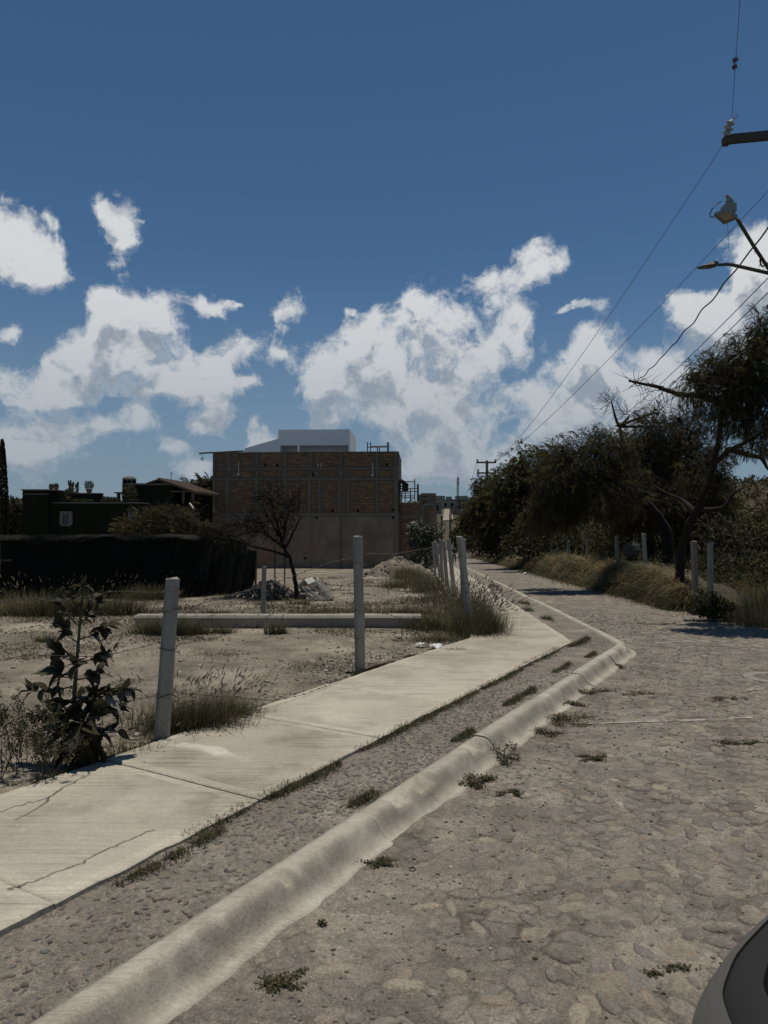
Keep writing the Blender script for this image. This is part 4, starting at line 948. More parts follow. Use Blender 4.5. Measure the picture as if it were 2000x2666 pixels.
def rock(name, label, cat, p, s, seed, m=m_rub, group=None, flat=.7):
    r_ = np.random.default_rng(seed); n1, n2 = (7, 9) if s < .3 else (22, 30); th = np.linspace(0, np.pi, n1); ph = np.linspace(0, 2 * np.pi, n2, endpoint=False)
    v = np.array([[(math.sin(a) * math.cos(b), math.sin(a) * math.sin(b), math.cos(a)) for b in ph] for a in th]).reshape(-1, 3)
    v = v * (1 + .35 * fbm(v[:, 0] * 1.6 + seed, v[:, 1] * 1.6 + v[:, 2], 3, seed))[:, None] * (s, s * r_.uniform(.7, 1), s * flat); i = np.arange(n1 - 1)[:, None] * n2; j = np.arange(n2)[None]; j2 = (j + 1) % n2
    mb = MB(); mb.add(v, np.stack([i + j, i + n2 + j, i + n2 + j2, i + j2], -1).reshape(-1, 4)); o = mk(name, mb, m, smooth=s > .3); o.location = tuple(p); o.rotation_euler = (0, 0, r_.uniform(0, 6)); tag(o, label, cat, group); return o
rock('boulder', 'big rough boulder between two posts on the right bank', 'boulder', V(1645, 1432, 21.5), .27, 5, M('boulder_rock', (.075, .07, .06), (.045, .042, .037), 5, 7, rough=.9, bump=.7, bs=16, bd=.03), flat=1.0)
pile = thing('rubble_heap', 'heap of broken rubble and rags left of the leaning tree', 'rubble', tuple(on_ground(700, 1556, -.03)))
c0 = ORG[pile.name]; rr = np.random.default_rng(12)
for k in range(150):
    x = rr.normal(0, .42); hh = .42 * math.exp(-(x / .55) ** 2); z = rr.uniform(0, 1) * hh; s = rr.uniform(.05, .13)
    seed = k; n1, n2 = 4, 6; v = rand_dirs(rr, 14) * s * rr.uniform(.5, 1.2, (1, 3)) * np.array([1, 1, .7])
    import mathutils
    me = bpy.data.meshes.new('stone')
    import bmesh as _b
    q = _b.new(); [q.verts.new(tuple(i)) for i in v]; _b.ops.convex_hull(q, input=q.verts); q.to_mesh(me); q.free(); me.materials.append(m_rub)
    o = link('stone', me, pile, (x, rr.normal(0, .22), z + .02)); o.rotation_euler = (rr.uniform(0, 6), rr.uniform(0, 6), 0)
m_board = M('grey_board', (.27, .25, .215), (.20, .185, .16), 5, 6, rough=.9, rnd=.3)
stack = thing('post_stack', 'tumbled stack of grey concrete posts and boards right of the leaning tree', 'stack', tuple(on_ground(825, 1560, -.03)))
def plank_between(a, b, w, t, parent, name='board', mat_=m_board):
    a, b = np.array(a, float), np.array(b, float); d = norm(b - a); s = norm(np.cross(d, (0, .25, 1))); u_ = np.cross(s, d)
    v = [p + s * i * w / 2 + u_ * j * t / 2 for p in (a, b) for i, j in ((-1, -1), (1, -1), (1, 1), (-1, 1))]
    mb = MB(); mb.add(v, [(3, 2, 1, 0), (4, 5, 6, 7), (0, 1, 5, 4), (1, 2, 6, 5), (2, 3, 7, 6), (3, 0, 4, 7)]); return mk(name, mb, mat_, parent)
ys_ = ORG[stack.name][1]
for (ua, va, ub, vb, dy, w) in ((788, 1528, 842, 1563, -.25, .07), (795, 1532, 850, 1564, -.2, .07), (800, 1538, 838, 1566, -.3, .06), (820, 1512, 862, 1560, -.1, .08), (830, 1513, 866, 1558, .0, .09), (838, 1512, 868, 1556, .12, .10), (818, 1520, 850, 1562, .05, .08),
        (785, 1540, 835, 1535, .2, .08), (775, 1552, 845, 1548, .25, .08), (790, 1522, 832, 1522, .3, .08), (778, 1530, 800, 1505, .1, .07), (784, 1535, 803, 1508, .2, .06), (806, 1526, 842, 1544, -.05, .07), (810, 1518, 850, 1521, .3, .08), (824, 1505, 832, 1528, .1, .07), (800, 1545, 822, 1563, -.4, .05)):
    plank_between(V(ua, va, ys_ + dy), V(ub, vb, ys_ + dy - .25), w, .07, stack)
mb = MB(); mb.add([V(792, 1508, ys_ - .2), V(812, 1503, ys_ - .25), V(822, 1513, ys_ - .35), V(803, 1521, ys_ - .4)] + [p - np.array((0, 0, .012)) for p in (V(792, 1508, ys_ - .2), V(812, 1503, ys_ - .25), V(822, 1513, ys_ - .35), V(803, 1521, ys_ - .4))], [(3, 2, 1, 0), (4, 5, 6, 7), (0, 1, 5, 4), (1, 2, 6, 5), (2, 3, 7, 6), (3, 0, 4, 7)])
o = mk('pale_sheet', mb, M('pale_sheet', (.48, .46, .40), (.42, .40, .35), 6, 4, rough=.9)); tag(o, 'pale square sheet lying on top of the tumbled concrete posts', 'sheet')
for k, u in enumerate((716, 741)):
    a, b = V(u + (0, 1)[k], 1512, 20.2), V(u, 1420, 20.2); a[2] = float(zg(20.2)) - .1; mb = MB(); mb.tube([a, b], .02, 7); o = mk('steel_rod', mb, m_steel); tag(o, ('left', 'right')[k] + ' one of two thin dark rods standing behind the rubble heap', 'rod', 'thin rods behind the rubble')

# dirt mound
q = on_ground(1040, 1500, -.03); n = 90; gx, gy = np.meshgrid(np.linspace(-1, 1, n), np.linspace(-1, 1, n)); r2 = np.sqrt(gx ** 2 + gy ** 2)
hgt_ = np.clip(1 - r2 + .7 * fbm(gx * 2, gy * 2, 4, 80), 0, 1) ** .8 * .85 + .26 * fbm(gx * 5, gy * 5, 4, 81) * (r2 < 1); mb = MB().grid(np.stack([gx * 1.65, gy * 1.5, hgt_ * 1.15 - .10 - .25 * (r2 > .98)], -1))
mound = mk('dirt_mound', mb, m_soil, smooth=True, tint=True); mound.location = (q[0], q[1] + 1.0, q[2]); tag(mound, 'mound of rubbly earth at the foot of the brick house', 'mound')
mc = MB(); rr = np.random.default_rng(5)
for k in range(260): s = STONES[k % 10]; x, y = rr.normal(0, .6, 2); z = np.interp(math.hypot(x / 1.65, y / 1.5), [0, .5, 1], [.82, .42, .0]); mc.add(s[0] * rr.uniform(.02, .10) * (1, .8, .8) + (x, y, z), s[1] + s[2], 0, TONES[k % 7])
mk('stone', mc, m_cob, mound, tint=True, world=False, kind='stuff')

# manhole
q = on_ground(2012, 1768, -.12); man = thing('manhole_cover', 'round concrete manhole ring set in the cobbles at the right edge', 'manhole', (q[0], q[1], float(road_z(q[0], q[1]))))
mb = MB(); mb.lathe([(.31, -.1), (.31, .008), (.30, .014), (.205, .014), (.20, .004)], (0, 0, 0), 40); mk('ring', mb, M('manhole_concrete', (.27, .24, .20), (.20, .178, .145), 9, 6, rough=.9, grain=(90, .6, 1.3)), man, world=False, smooth=False)
mb = MB(); mb.lathe([(.197, -.05), (.197, .008), (.15, .010), (.145, .004), (0, .004)], (0, 0, 0), 36); mk('lid', mb, M('iron_lid', (.14, .125, .105), (.11, .10, .085), 20, 4, rough=.7), man, world=False)

# ---------------------------------------------------------------- power poles, lamps, wires
m_pole = M('pole_concrete', (.20, .185, .16), (.15, .14, .12), 3, 6, rough=.9, bump=.3, bs=30, bd=.005)
m_arm = M('weathered_steel_arm', (.055, .048, .038), (.075, .062, .046), 8, 5, rough=.75)
m_cable = M('black_cable', (.018, .017, .016), rough=.6)
m_alu = M('bare_aluminium', (.13, .12, .11), rough=.5, metal=.3)
m_porc = M('porcelain', (.30, .29, .275), rough=.35)
m_lamp = M('lamp_grey', (.22, .22, .215), (.17, .17, .165), 10, 3, rough=.6)
def insulator(parent, c, ax=(0, 0, 1), s=1.0):
    mb = MB(); mb.lathe([(.02, 0), (.06, .01), (.075, .03), (.03, .05), (.03, .07), (.07, .085), (.075, .105), (.03, .12), (.012, .16), (0, .16)], (0, 0, 0), 12)
    v = np.concatenate(mb.v) * s; d = norm(np.array(ax, float)); R = frames(d[None], np.zeros(1))[0]; v = v[:, [2, 0, 1]] @ R + c; mb.v = [v]; return mk('insulator', mb, m_porc, parent, smooth=True)
FAR = np.array([10.3, 71.0]); zf0 = float(zg(71)) - .05
far_pole = thing('power_pole', 'distant concrete power pole with two crossarms above the road bend', 'power pole', (FAR[0], FAR[1], zf0))
ztop = V(1265, 1199, 71)[2]
mb = MB(); mb.tube([(FAR[0], 71, zf0 - .3), (FAR[0], 71, ztop)], [.22, .13], 10); mk('mast', mb, m_pole, far_pole)
ax = np.linspace
def arm(parent, a, b, w, m=m_arm): a, b = np.array(a), np.array(b); return plank_between(a, b, w, w * 1.1, parent, 'crossarm', m)
arm(far_pole, V(1241, 1204, 70.85), V(1292, 1204, 70.85), .13); arm(far_pole, V(1242, 1231.5, 70.85), V(1292, 1231.5, 70.85), .12)
for u, v in ((1243, 1202), (1290, 1202), (1245, 1229), (1289.5, 1229)): insulator(far_pole, V(u, v, 70.85), s=2.0)
for u in (1245, 1289.5): insulator(far_pole, V(u, 1234, 70.85), (0, 0, -1), 2.0)
a = V(1262, 1277, 70.7); mb = MB(); mb.lathe([(.14, -.5), (.17, -.45), (.17, .0), (.12, .06), (0, .06)], (a[0] - .15, a[1], a[2] + .55), 12); mk('transformer', mb, m_lamp, far_pole)

NP = np.array([7.98, 14.35]); zt_ = V(0, 330, 14.35)[2]
near_pole = thing('lamp_pole', 'near concrete pole out of frame carrying a crossarm and two street lamps', 'power pole', (NP[0], NP[1], float(zg(14.4)) - .1))
mb = MB(); mb.tube([(NP[0], NP[1], float(zg(14.4)) - .4), (NP[0], NP[1], zt_ + .25)], [.17, .11], 12); mk('mast', mb, m_pole, near_pole)
A0, A1 = V(1886, 364, 14.5), np.array([8.95, 14.12, 0]); A1[2] = A0[2]
d = norm(A1 - A0); s = np.array([-d[1], d[0], 0])
v = [p + s * i * .05 + np.array((0, 0, j)) for p in (A0, A1) for i, j in ((-1, -.085), (1, -.085), (1, .085), (-1, .085))]
mb = MB(); mb.add(v, [(3, 2, 1, 0), (4, 5, 6, 7), (0, 1, 5, 4), (1, 2, 6, 5), (2, 3, 7, 6), (3, 0, 4, 7)]); mk('crossarm', mb, m_arm, near_pole)
mb = MB(); mb.tube([A0 + (.07, -.08, -.14), A0 + (.07, -.08, .2)], .012, 6); mb.box(A0[0] - .02, A0[0] + .1, A0[1] - .1, A0[1] + .08, A0[2] - .1, A0[2] + .05); mk('bracket', mb, m_arm, near_pole)
insulator(near_pole, V(1889, 352, 14.4), (.35, -.4, .85), 1.3); insulator(near_pole, V(1893, 337, 14.3), (.35, -.4, .85), 1.3)
mb = MB(); q = V(1905, 312, 14.25); mb.tube([V(1899, 326, 14.3), q], .02, 6); mb.tube([q, q + (.08, 0, .10), q + (.13, 0, .11)], .006, 4); mb.tube([q, q + (.06, 0, .02), q + (.12, 0, .06)], .006, 4); mk('wire_clamp', mb, m_arm, near_pole)

def wire(name, label, pts, r, mat_, cat='cable', sag=None, group=None, n=60):
    pts = np.array(pts, float)
    if sag is not None:
        t = np.linspace(0, 1, n)[:, None]; p = pts[0] * (1 - t) + pts[-1] * t; p[:, 2] -= sag * 4 * t[:, 0] * (1 - t[:, 0])
    else: p = pts
    if isinstance(r, list): r = np.linspace(r[0], r[1], len(p))
    mb = MB(); mb.tube(p, r, 5, cap=False); o = mk(name, mb, mat_); return tag(o, label, cat, group)
wire('power_cable', 'upper bare power line sweeping from the crossarm end down to the distant pole', [V(1882, 378, 14.5), V(1290, 1200, 70.85)], [.006, .02], m_alu, sag=.75, group='power lines from pole to pole')
wire('power_cable', 'second bare power line sagging to the distant pole behind the cobra lamp', [V(2030, 465, 14.0), V(1291, 1201, 70.9)], [.006, .02], m_alu, sag=.55, group='power lines from pole to pole')
e = V(1905, 312, 14.25); k = V(1925, 0, 10.6); dirv = (k - e)
o = wire('power_cable', 'power line rising steeply out of the top of the picture', [e, e + dirv * 6.0], .0055, m_alu, sag=.25, group='power lines from pole to pole')
for v_ in (157, 174):
    c = V(1914.5 - (v_ - 157) * .06, v_, 10.6 + (14.25 - 10.6) * v_ / 312); mb = MB(); rr = np.random.default_rng(v_)
    for dd in rand_dirs(rr, 90): mb.tube([c, c + dd * rr.uniform(.03, .062)], .0035, 3, cap=False)
    o = mk('ball_moss', mb, M('ball_moss', (.075, .058, .042), rough=1)); tag(o, ('upper', 'lower')[v_ > 160] + ' of two ball moss tufts on the steep power line', 'ball moss', 'ball moss tufts on the line')
for (u0, v0, u1, v1, r, sg, lab) in ((2060, 515, 1640, 1010, .020, .28, 'thick twisted service cable, leftmost of the three low cables'), (2080, 640, 1600, 1100, .011, .2, 'middle low cable running behind the mesquite crown'), (2090, 672, 1640, 1090, .011, .15, 'lowest of the low cables running into the mesquite crown')):
    a, b = V(u0, v0, 14.2), V(u1, v1, 34.0); n = 90; t = np.linspace(0, 1, n)[:, None]; p = a * (1 - t) + b * t; p[:, 2] -= sg * 4 * (t * (1 - t))[:, 0]
    if r > .015: p[:, 2] += .03 * np.sin(t[:, 0] * 60); p[:, 0] += .02 * np.cos(t[:, 0] * 47)
    wire('service_cable', lab, p, r, m_cable, group='low service cables')
wire('service_cable', 'slack cable hung from the distant pole across the tree tops', [V(1220, 1262, 70.5), V(1268, 1285, 70.5), V(1310, 1287, 66), V(1350, 1278, 60), V(1395, 1255, 55)], .02, m_alu)
wire('guy_cable', 'thin line dropping left from the distant crossarm to the town', [V(1241, 1204, 70.85), V(1210, 1290, 160)], .018, m_cable, sag=.6)

# floodlight and cobra-head lamp
fl = thing('floodlight', 'square grey floodlight on a slanting arm with looping cable', 'street lamp', tuple(V(2012, 718, 14.1)))
mb = MB(); mb.tube([V(1920, 571, 13.55), V(1962, 640, 13.85), V(2016, 722, 14.25)], .034, 9); mk('arm', mb, m_arm, fl)
P4 = [V(1860, 564, 13.45), V(1885, 585, 13.85), V(1921, 570, 13.55), V(1899, 551, 13.15)]; P4 = [np.array(p) for p in P4]
cc = np.mean(P4, 0)
mb = MB(); lo = [cc + (p - cc) * 1.0 for p in P4]; hi = [p + np.array((0, 0, .075)) for p in lo]; inn = [cc + (p - cc) * .66 + (0, 0, .03) for p in P4]
mb.add(lo + hi, [(4, 5, 6, 7), (0, 1, 5, 4), (1, 2, 6, 5), (2, 3, 7, 6), (3, 0, 4, 7), (7, 6, 5, 4)][:5]); mb.add(lo + inn, [(1, 0, 4, 5), (2, 1, 5, 6), (3, 2, 6, 7), (0, 3, 7, 4)]); mk('housing', mb, m_lamp, fl)
mb = MB(); mb.add([cc + (p - cc) * .66 + (0, 0, .03) for p in P4], [(3, 2, 1, 0)]); mk('lens', mb, M('lamp_lens', (.42, .39, .33), rough=.3, spec=.5), fl)
a = cc + (.01, -.08, .09); mb = MB(); mb.box(a[0] - .10, a[0] + .09, a[1] - .12, a[1] + .12, a[2] - .04, a[2] + .12); mk('gear_box', mb, m_lamp, fl)
for i in range(3): mb = MB(); b = a + (-.06 + .06 * i, -.06 + .06 * i, .11); mb.tube([b, b + (.02, -.02, .12)], .035, 8); mb.tube([b + (.02, -.02, .12), b + (-.05, -.06, .15)], .03, 8); mk('socket', mb, m_lamp, fl)
pp = [V(1879, 524, 13.3), V(1866, 530, 13.2), V(1855, 543, 13.1), V(1849, 556, 13.1), V(1850, 564, 13.1), V(1856, 566, 13.1), V(1862, 558, 13.1), V(1872, 558, 13.1)]
mb = MB(); mb.tube(pp, .011, 5); mk('looping_cable', mb, m_cable, fl)
mb = MB(); a = V(1895, 580, 13.1); mb.tube([a, V(1896, 610, 13.1), V(1898, 652, 13.1)], .004, 4); mk('pull_cord', mb, m_alu, fl)
cb_ = thing('cobra_lamp', 'flat cobra-head street lamp on a curved arm below the floodlight', 'street lamp', tuple(V(2010, 716, 14.2)))
mb = MB(); mb.tube([V(1873, 690, 13.6), V(1893, 688, 13.7), V(1905, 689, 13.8), V(1945, 698, 13.95), V(2014, 714, 14.25)], [.028, .03, .034, .036, .038], 9); mk('arm', mb, m_arm, cb_)
hb = V(1866, 690, 13.55); ht = V(1806, 697, 13.25); d = norm(ht - hb); s = norm(np.cross(d, (0, 0, 1))); st = [(0, .05, .05), (.08, .11, .075), (.2, .13, .08), (.24, .125, .05), (.44, .115, .028), (.47, .10, .015)]
G = []
for x, w, h_ in st:
    c = hb + d * x; G.append([c - s * w, c - s * w * .8 + np.array((0, 0, h_ * .7)), c + np.array((0, 0, h_)), c + s * w * .8 + np.array((0, 0, h_ * .7)), c + s * w, c + s * w * .7 - np.array((0, 0, h_ * .5)), c - np.array((0, 0, h_ * .6)), c - s * w * .7 - np.array((0, 0, h_ * .5)), c - s * w])
mb = MB().grid(np.array(G)); mb.add(np.array([G[0][:8], G[-1][:8]]).reshape(-1, 3), [tuple(range(8)), tuple(range(8, 16))[::-1]]); mk('housing', mb, M('lamp_dark', (.10, .095, .085), (.08, .076, .07), 8, 3, rough=.6), cb_, smooth=True)
c0, c1 = hb + d * .26, hb + d * .45; mb = MB(); mb.add([c0 - s * .09 - (0, 0, .034), c0 + s * .09 - (0, 0, .034), c1 + s * .08 - (0, 0, .022), c1 - s * .08 - (0, 0, .022)], [(0, 1, 2, 3)]); mk('led_panel', mb, M('led_panel', (.22, .20, .16), rough=.4), cb_)
mb = MB(); a = V(1968, 658, 14.0); rr = np.random.default_rng(2)
pts = [V(1973, 657, 14), V(1980, 672, 14.05), V(1980, 688, 14.1), V(1985, 694, 14.1), V(1996, 690, 14.15), V(2004, 680, 14.2)]; mb.tube(pts, .016, 6)
for p in pts:
    for k in range(5): mb.tube([p, p + norm(rr.normal(size=3)) * .08], .004, 3, cap=False)
o = mk('cable_loop', mb, m_cable); tag(o, 'frayed black cable loop hanging beside the floodlight arm', 'cable')

# ---------------------------------------------------------------- far town
m_cream = M('far_cream_wall', (.42, .385, .315), (.34, .31, .25), .3, 5, rough=.95)
m_far1 = M('far_grey_wall', (.23, .215, .185), (.175, .16, .138), .3, 5, rough=.95)
m_far2 = M('far_brick_wall', (.20, .155, .115), (.15, .115, .085), .4, 5, rough=.95)
def far_house(name, label, Y, u0, u1, v0, v1, m, wins=(), extra=(), depth=9):
    a, b = V(u0, v1, Y), V(u1, v0, Y); o = thing(name, label, 'house', tuple(a)); mb = MB(); mb.box(a[0], b[0], Y, Y + depth, a[2] - 6, b[2]); mk('wall', mb, m, o)
    mb = MB(); mb.box(a[0] - .2, b[0] + .2, Y - .2, Y + depth, b[2], b[2] + .25); mk('roof', mb, m_far1, o)
    for (wu0, wu1, wv0, wv1, arch) in wins:
        p, q = V(wu0, wv1, Y - .08), V(wu1, wv0, Y - .08); mb = MB()
        if arch:
            r = (q[0] - p[0]) / 2; zc = q[2] - r; an = np.linspace(0, math.pi, 9); ring = [(p[0], p[1], p[2]), (q[0], p[1], p[2])] + [(p[0] + r + r * math.cos(t), p[1], zc + r * math.sin(t)) for t in an]
            mb.add(ring + [(x, y + .2, z) for x, y, z in ring], [tuple(range(len(ring)))])
        else: mb.box(p[0], q[0], p[1], p[1] + .2, p[2], q[2])
        mk('window' if wv1 - wv0 < 12 else 'door', mb, m_dark, o)
    for (eu0, eu1, ev0, ev1, em) in extra:
        p, q = V(eu0, ev1, Y + 2), V(eu1, ev0, Y + 2); mb = MB(); mb.box(p[0], q[0], Y + 1, Y + 4, p[2], q[2]); mk('roof_room', mb, em, o)
    return o
far_house('cream_house', 'cream two-storey house with arched windows at the top of the far lane', 240, 1118, 1199, 1302, 1334, m_cream, [(1157, 1163, 1309, 1319, 1), (1174, 1180, 1309, 1319, 1), (1157, 1162, 1323, 1329, 0), (1165, 1169, 1323, 1332, 0), (1172, 1180, 1322, 1334, 0), (1150, 1154, 1322, 1326, 0)],
          [(1130, 1158, 1291, 1301, m_far1), (1162, 1176, 1293, 1302, m_far1), (1186, 1200, 1291, 1302, m_cream)])
far_house('flat_roof_house', 'grey flat-roofed house right of the cream arched house', 236, 1200, 1246, 1301, 1330, m_far1, [(1205, 1209, 1303, 1307, 0), (1193, 1197, 1318, 1326, 0), (1220, 1225, 1305, 1310, 0)], [(1190, 1217, 1291, 1302, m_far1), (1235, 1247, 1288, 1302, m_far1)])
far_house('slab_roof_house', 'brown house with a leaning slab roof left of the cream house', 225, 1093, 1135, 1290, 1312, m_far2, [(1100, 1112, 1291, 1293, 0), (1101, 1108, 1304, 1308, 0)], [(1096, 1134, 1284, 1290, m_far2)])
far_house('low_brick_house', 'low brick house in front of the cream house beside the lane', 190, 1103, 1126, 1316, 1345, m_far2, [(1108, 1111, 1322, 1326, 0)], [(1104, 1116, 1313, 1317, m_cream)])
far_house('lane_wall_house', 'grey block wall building right of the far lane', 205, 1179, 1203, 1326, 1350, m_far1, [(1185, 1188, 1332, 1336, 0)])
far_house('lane_house', 'dark grey house left of the far lane', 210, 1126, 1150, 1310, 1345, m_far1, [(1132, 1142, 1316, 1330, 0)])
# far lane climbing the hill
m_lane = M('pale_lane', (.27, .24, .19), (.21, .185, .145), .6, 5, rough=.95)
yl = np.linspace(183, 234, 24); G = np.stack([np.stack([yl * (np.interp(yl, [183, 234], e_) - 1000) / F, yl], 1) for e_ in ((1153, 1158), (1180, 1177))], 1); G = np.concatenate([G, (ground_z(G[..., 0], G[..., 1]) + .25)[..., None]], -1); mk('far_lane', MB().grid(G[:, ::-1]), m_lane, kind='structure')
mast = thing('radio_mast', 'thin pale radio mast standing above the far town', 'mast', tuple(V(1192, 1290, 300)))
b = V(1192, 1290, 300); z1 = V(1192, 1227, 300)[2]; mb = MB(); w = .38
for s_ in ((-1, -1), (1, -1), (1, 1), (-1, 1)): mb.tube([(b[0] + s_[0] * w, 300 + s_[1] * w, b[2] - 4), (b[0] + s_[0] * w * .5, 300 + s_[1] * w * .5, z1 - 3.2)], .12, 4)
for k in range(16):
    z = b[2] + (z1 - 3.5 - b[2]) * k / 15; mb.tube([(b[0] - w, 299.6, z), (b[0] + w, 300.4, z + .6)], .07, 3); mb.tube([(b[0] + w, 299.6, z), (b[0] - w, 300.4, z + .6)], .07, 3)
mk('lattice', mb, m_porc, mast); mb = MB(); mb.tube([(b[0], 300, z1 - 3.5), (b[0], 300, z1)], [.1, .03], 5); mk('spike', mb, m_porc, mast)
for k in range(4): z = z1 - 3.5 - k * 1.0; mb = MB(); mb.box(b[0] - .1 + .7 * (k % 2), b[0] + .6 + .1 * (k % 2), 299.4, 300, z, z + .9); mk('antenna_panel', mb, m_porc, mast)
for k, (u, v0, v1, Y) in enumerate(((1149, 1343, 1375, 110), (1151.5, 1343, 1376, 112), (1171, 1337, 1395, 105), (1174.5, 1338, 1392, 108), (1129, 1337, 1360, 120))):
    a, b = V(u, v1, Y), V(u, v0, Y); mb = MB(); mb.tube([a - (0, 0, 2), b], .09, 6); o = mk('slim_pole', mb, m_wood); tag(o, ('thin pole left of the far lane, taller of a pair', 'thin pole close beside the taller one left of the far lane', 'thin dark pole right of the far lane, nearest it', 'second thin dark pole right of the far lane', 'thin pole by the low brick house in the valley')[k], 'pole')
# houses on the right-hand hill
HB = 330
far_house('hill_house', 'pale flat-roofed house with dark windows on the right-hand hill', HB, 1926, 1962, 1290, 1303, m_cream, [(1934, 1937, 1293, 1297, 0), (1943, 1947, 1292, 1297, 0), (1922, 1927, 1301, 1308, 0)])
far_house('hill_long_house', 'long grey house with a pale wall at the right edge of the hill', HB, 1961, 2030, 1283, 1303, m_far1, [(1975, 1984, 1287, 1292, 0)], [(1988, 2012, 1273, 1284, m_far2), (1976, 2030, 1296, 1300, m_cream)])
far_house('tank_house', 'grey house carrying round water tanks on the right-hand hill', HB - 4, 1898, 1926, 1287, 1300, m_far1, [(1904, 1908, 1290, 1294, 0)], [(1919, 1925, 1274, 1287, m_far1)])
for k, (u, v) in enumerate(((1904, 1285), (1910, 1284), (1916, 1284))):
    p = V(u, v + 2, HB); mb = MB(); mb.lathe([(.45, 0), (.5, .2), (.5, 1.0), (.4, 1.25), (.15, 1.4), (0, 1.4)], (0, 0, 0), 10); o = mk('water_tank', mb, m_dark); o.location = tuple(p); tag(o, ('left', 'middle', 'right')[k] + ' of the three round water tanks on the hill roof', 'water tank', 'water tanks on the hill')

# ---------------------------------------------------------------- trees and shrubs
def px(Y): return Y / F
m_bark = M('dark_bark', (.026, .021, .017), (.015, .012, .010), 6, 6, rough=.95, bump=.7, bs=18, bd=.02)
m_twig = M('grey_twig', (.062, .053, .044), (.040, .034, .029), 4, 3, rough=.95)
m_mesq = M('mesquite_leaf', (.080, .073, .030), (.046, .044, .020), .9, 4, .35, .65, .9, .05, tint=True, trans=.28)
m_mesq2 = M('mesquite_leaf_dry', (.090, .074, .035), (.052, .045, .023), .9, 4, .35, .65, .9, .05, tint=True, trans=.25)
m_shrub = M('shrub_leaf', (.056, .056, .026), (.034, .036, .017), 1.5, 4, .35, .65, .9, .05, tint=True, trans=.22)
m_gshrub = M('grey_shrub_leaf', (.070, .063, .038), (.043, .039, .025), 1.5, 4, .35, .65, .9, .05, tint=True, trans=.2)
def ell_pts(r, n, c, rad, seed, inner=.12):
    d = rand_dirs(r, n); k = 1 + .75 * fbm(d[:, 0] * 2 + seed, d[:, 1] * 2 + d[:, 2] * 2, 3, seed % 50)
    return c + d * (r.uniform(inner, 1, (n, 1)) ** .45) * k[:, None] * rad, d
def twigs(r, mb, c, rad, n, w, origin=None, out=1.15, curl=.25):
    for i in range(n):
        d = norm(r.normal(size=3) + (0, 0, .15)); a = c + d * rad * r.uniform(.05, .45) if origin is None else origin + r.normal(0, .05, 3)
        b = c + norm(d + r.normal(0, .35, 3)) * rad * r.uniform(.75, out); k = np.linspace(0, 1, 6)[:, None]
        p = a * (1 - k) + b * k + curl * rad.mean() * np.sin(k * math.pi) * norm(r.normal(size=3)) + np.cumsum(r.normal(0, .035 * rad.mean(), (6, 3)), 0) * k
        mb.tube(p, np.linspace(w, w * .3, 6), 3, cap=False)
        for q in range(3):
            j = int(r.integers(2, 6)); e = p[j] + norm(d + r.normal(0, .8, 3)) * rad.mean() * r.uniform(.15, .4); mb.tube([p[j], (p[j] + e) / 2 + r.normal(0, .03, 3) * rad.mean(), e], [w * .5, w * .35, w * .15], 3, cap=False)
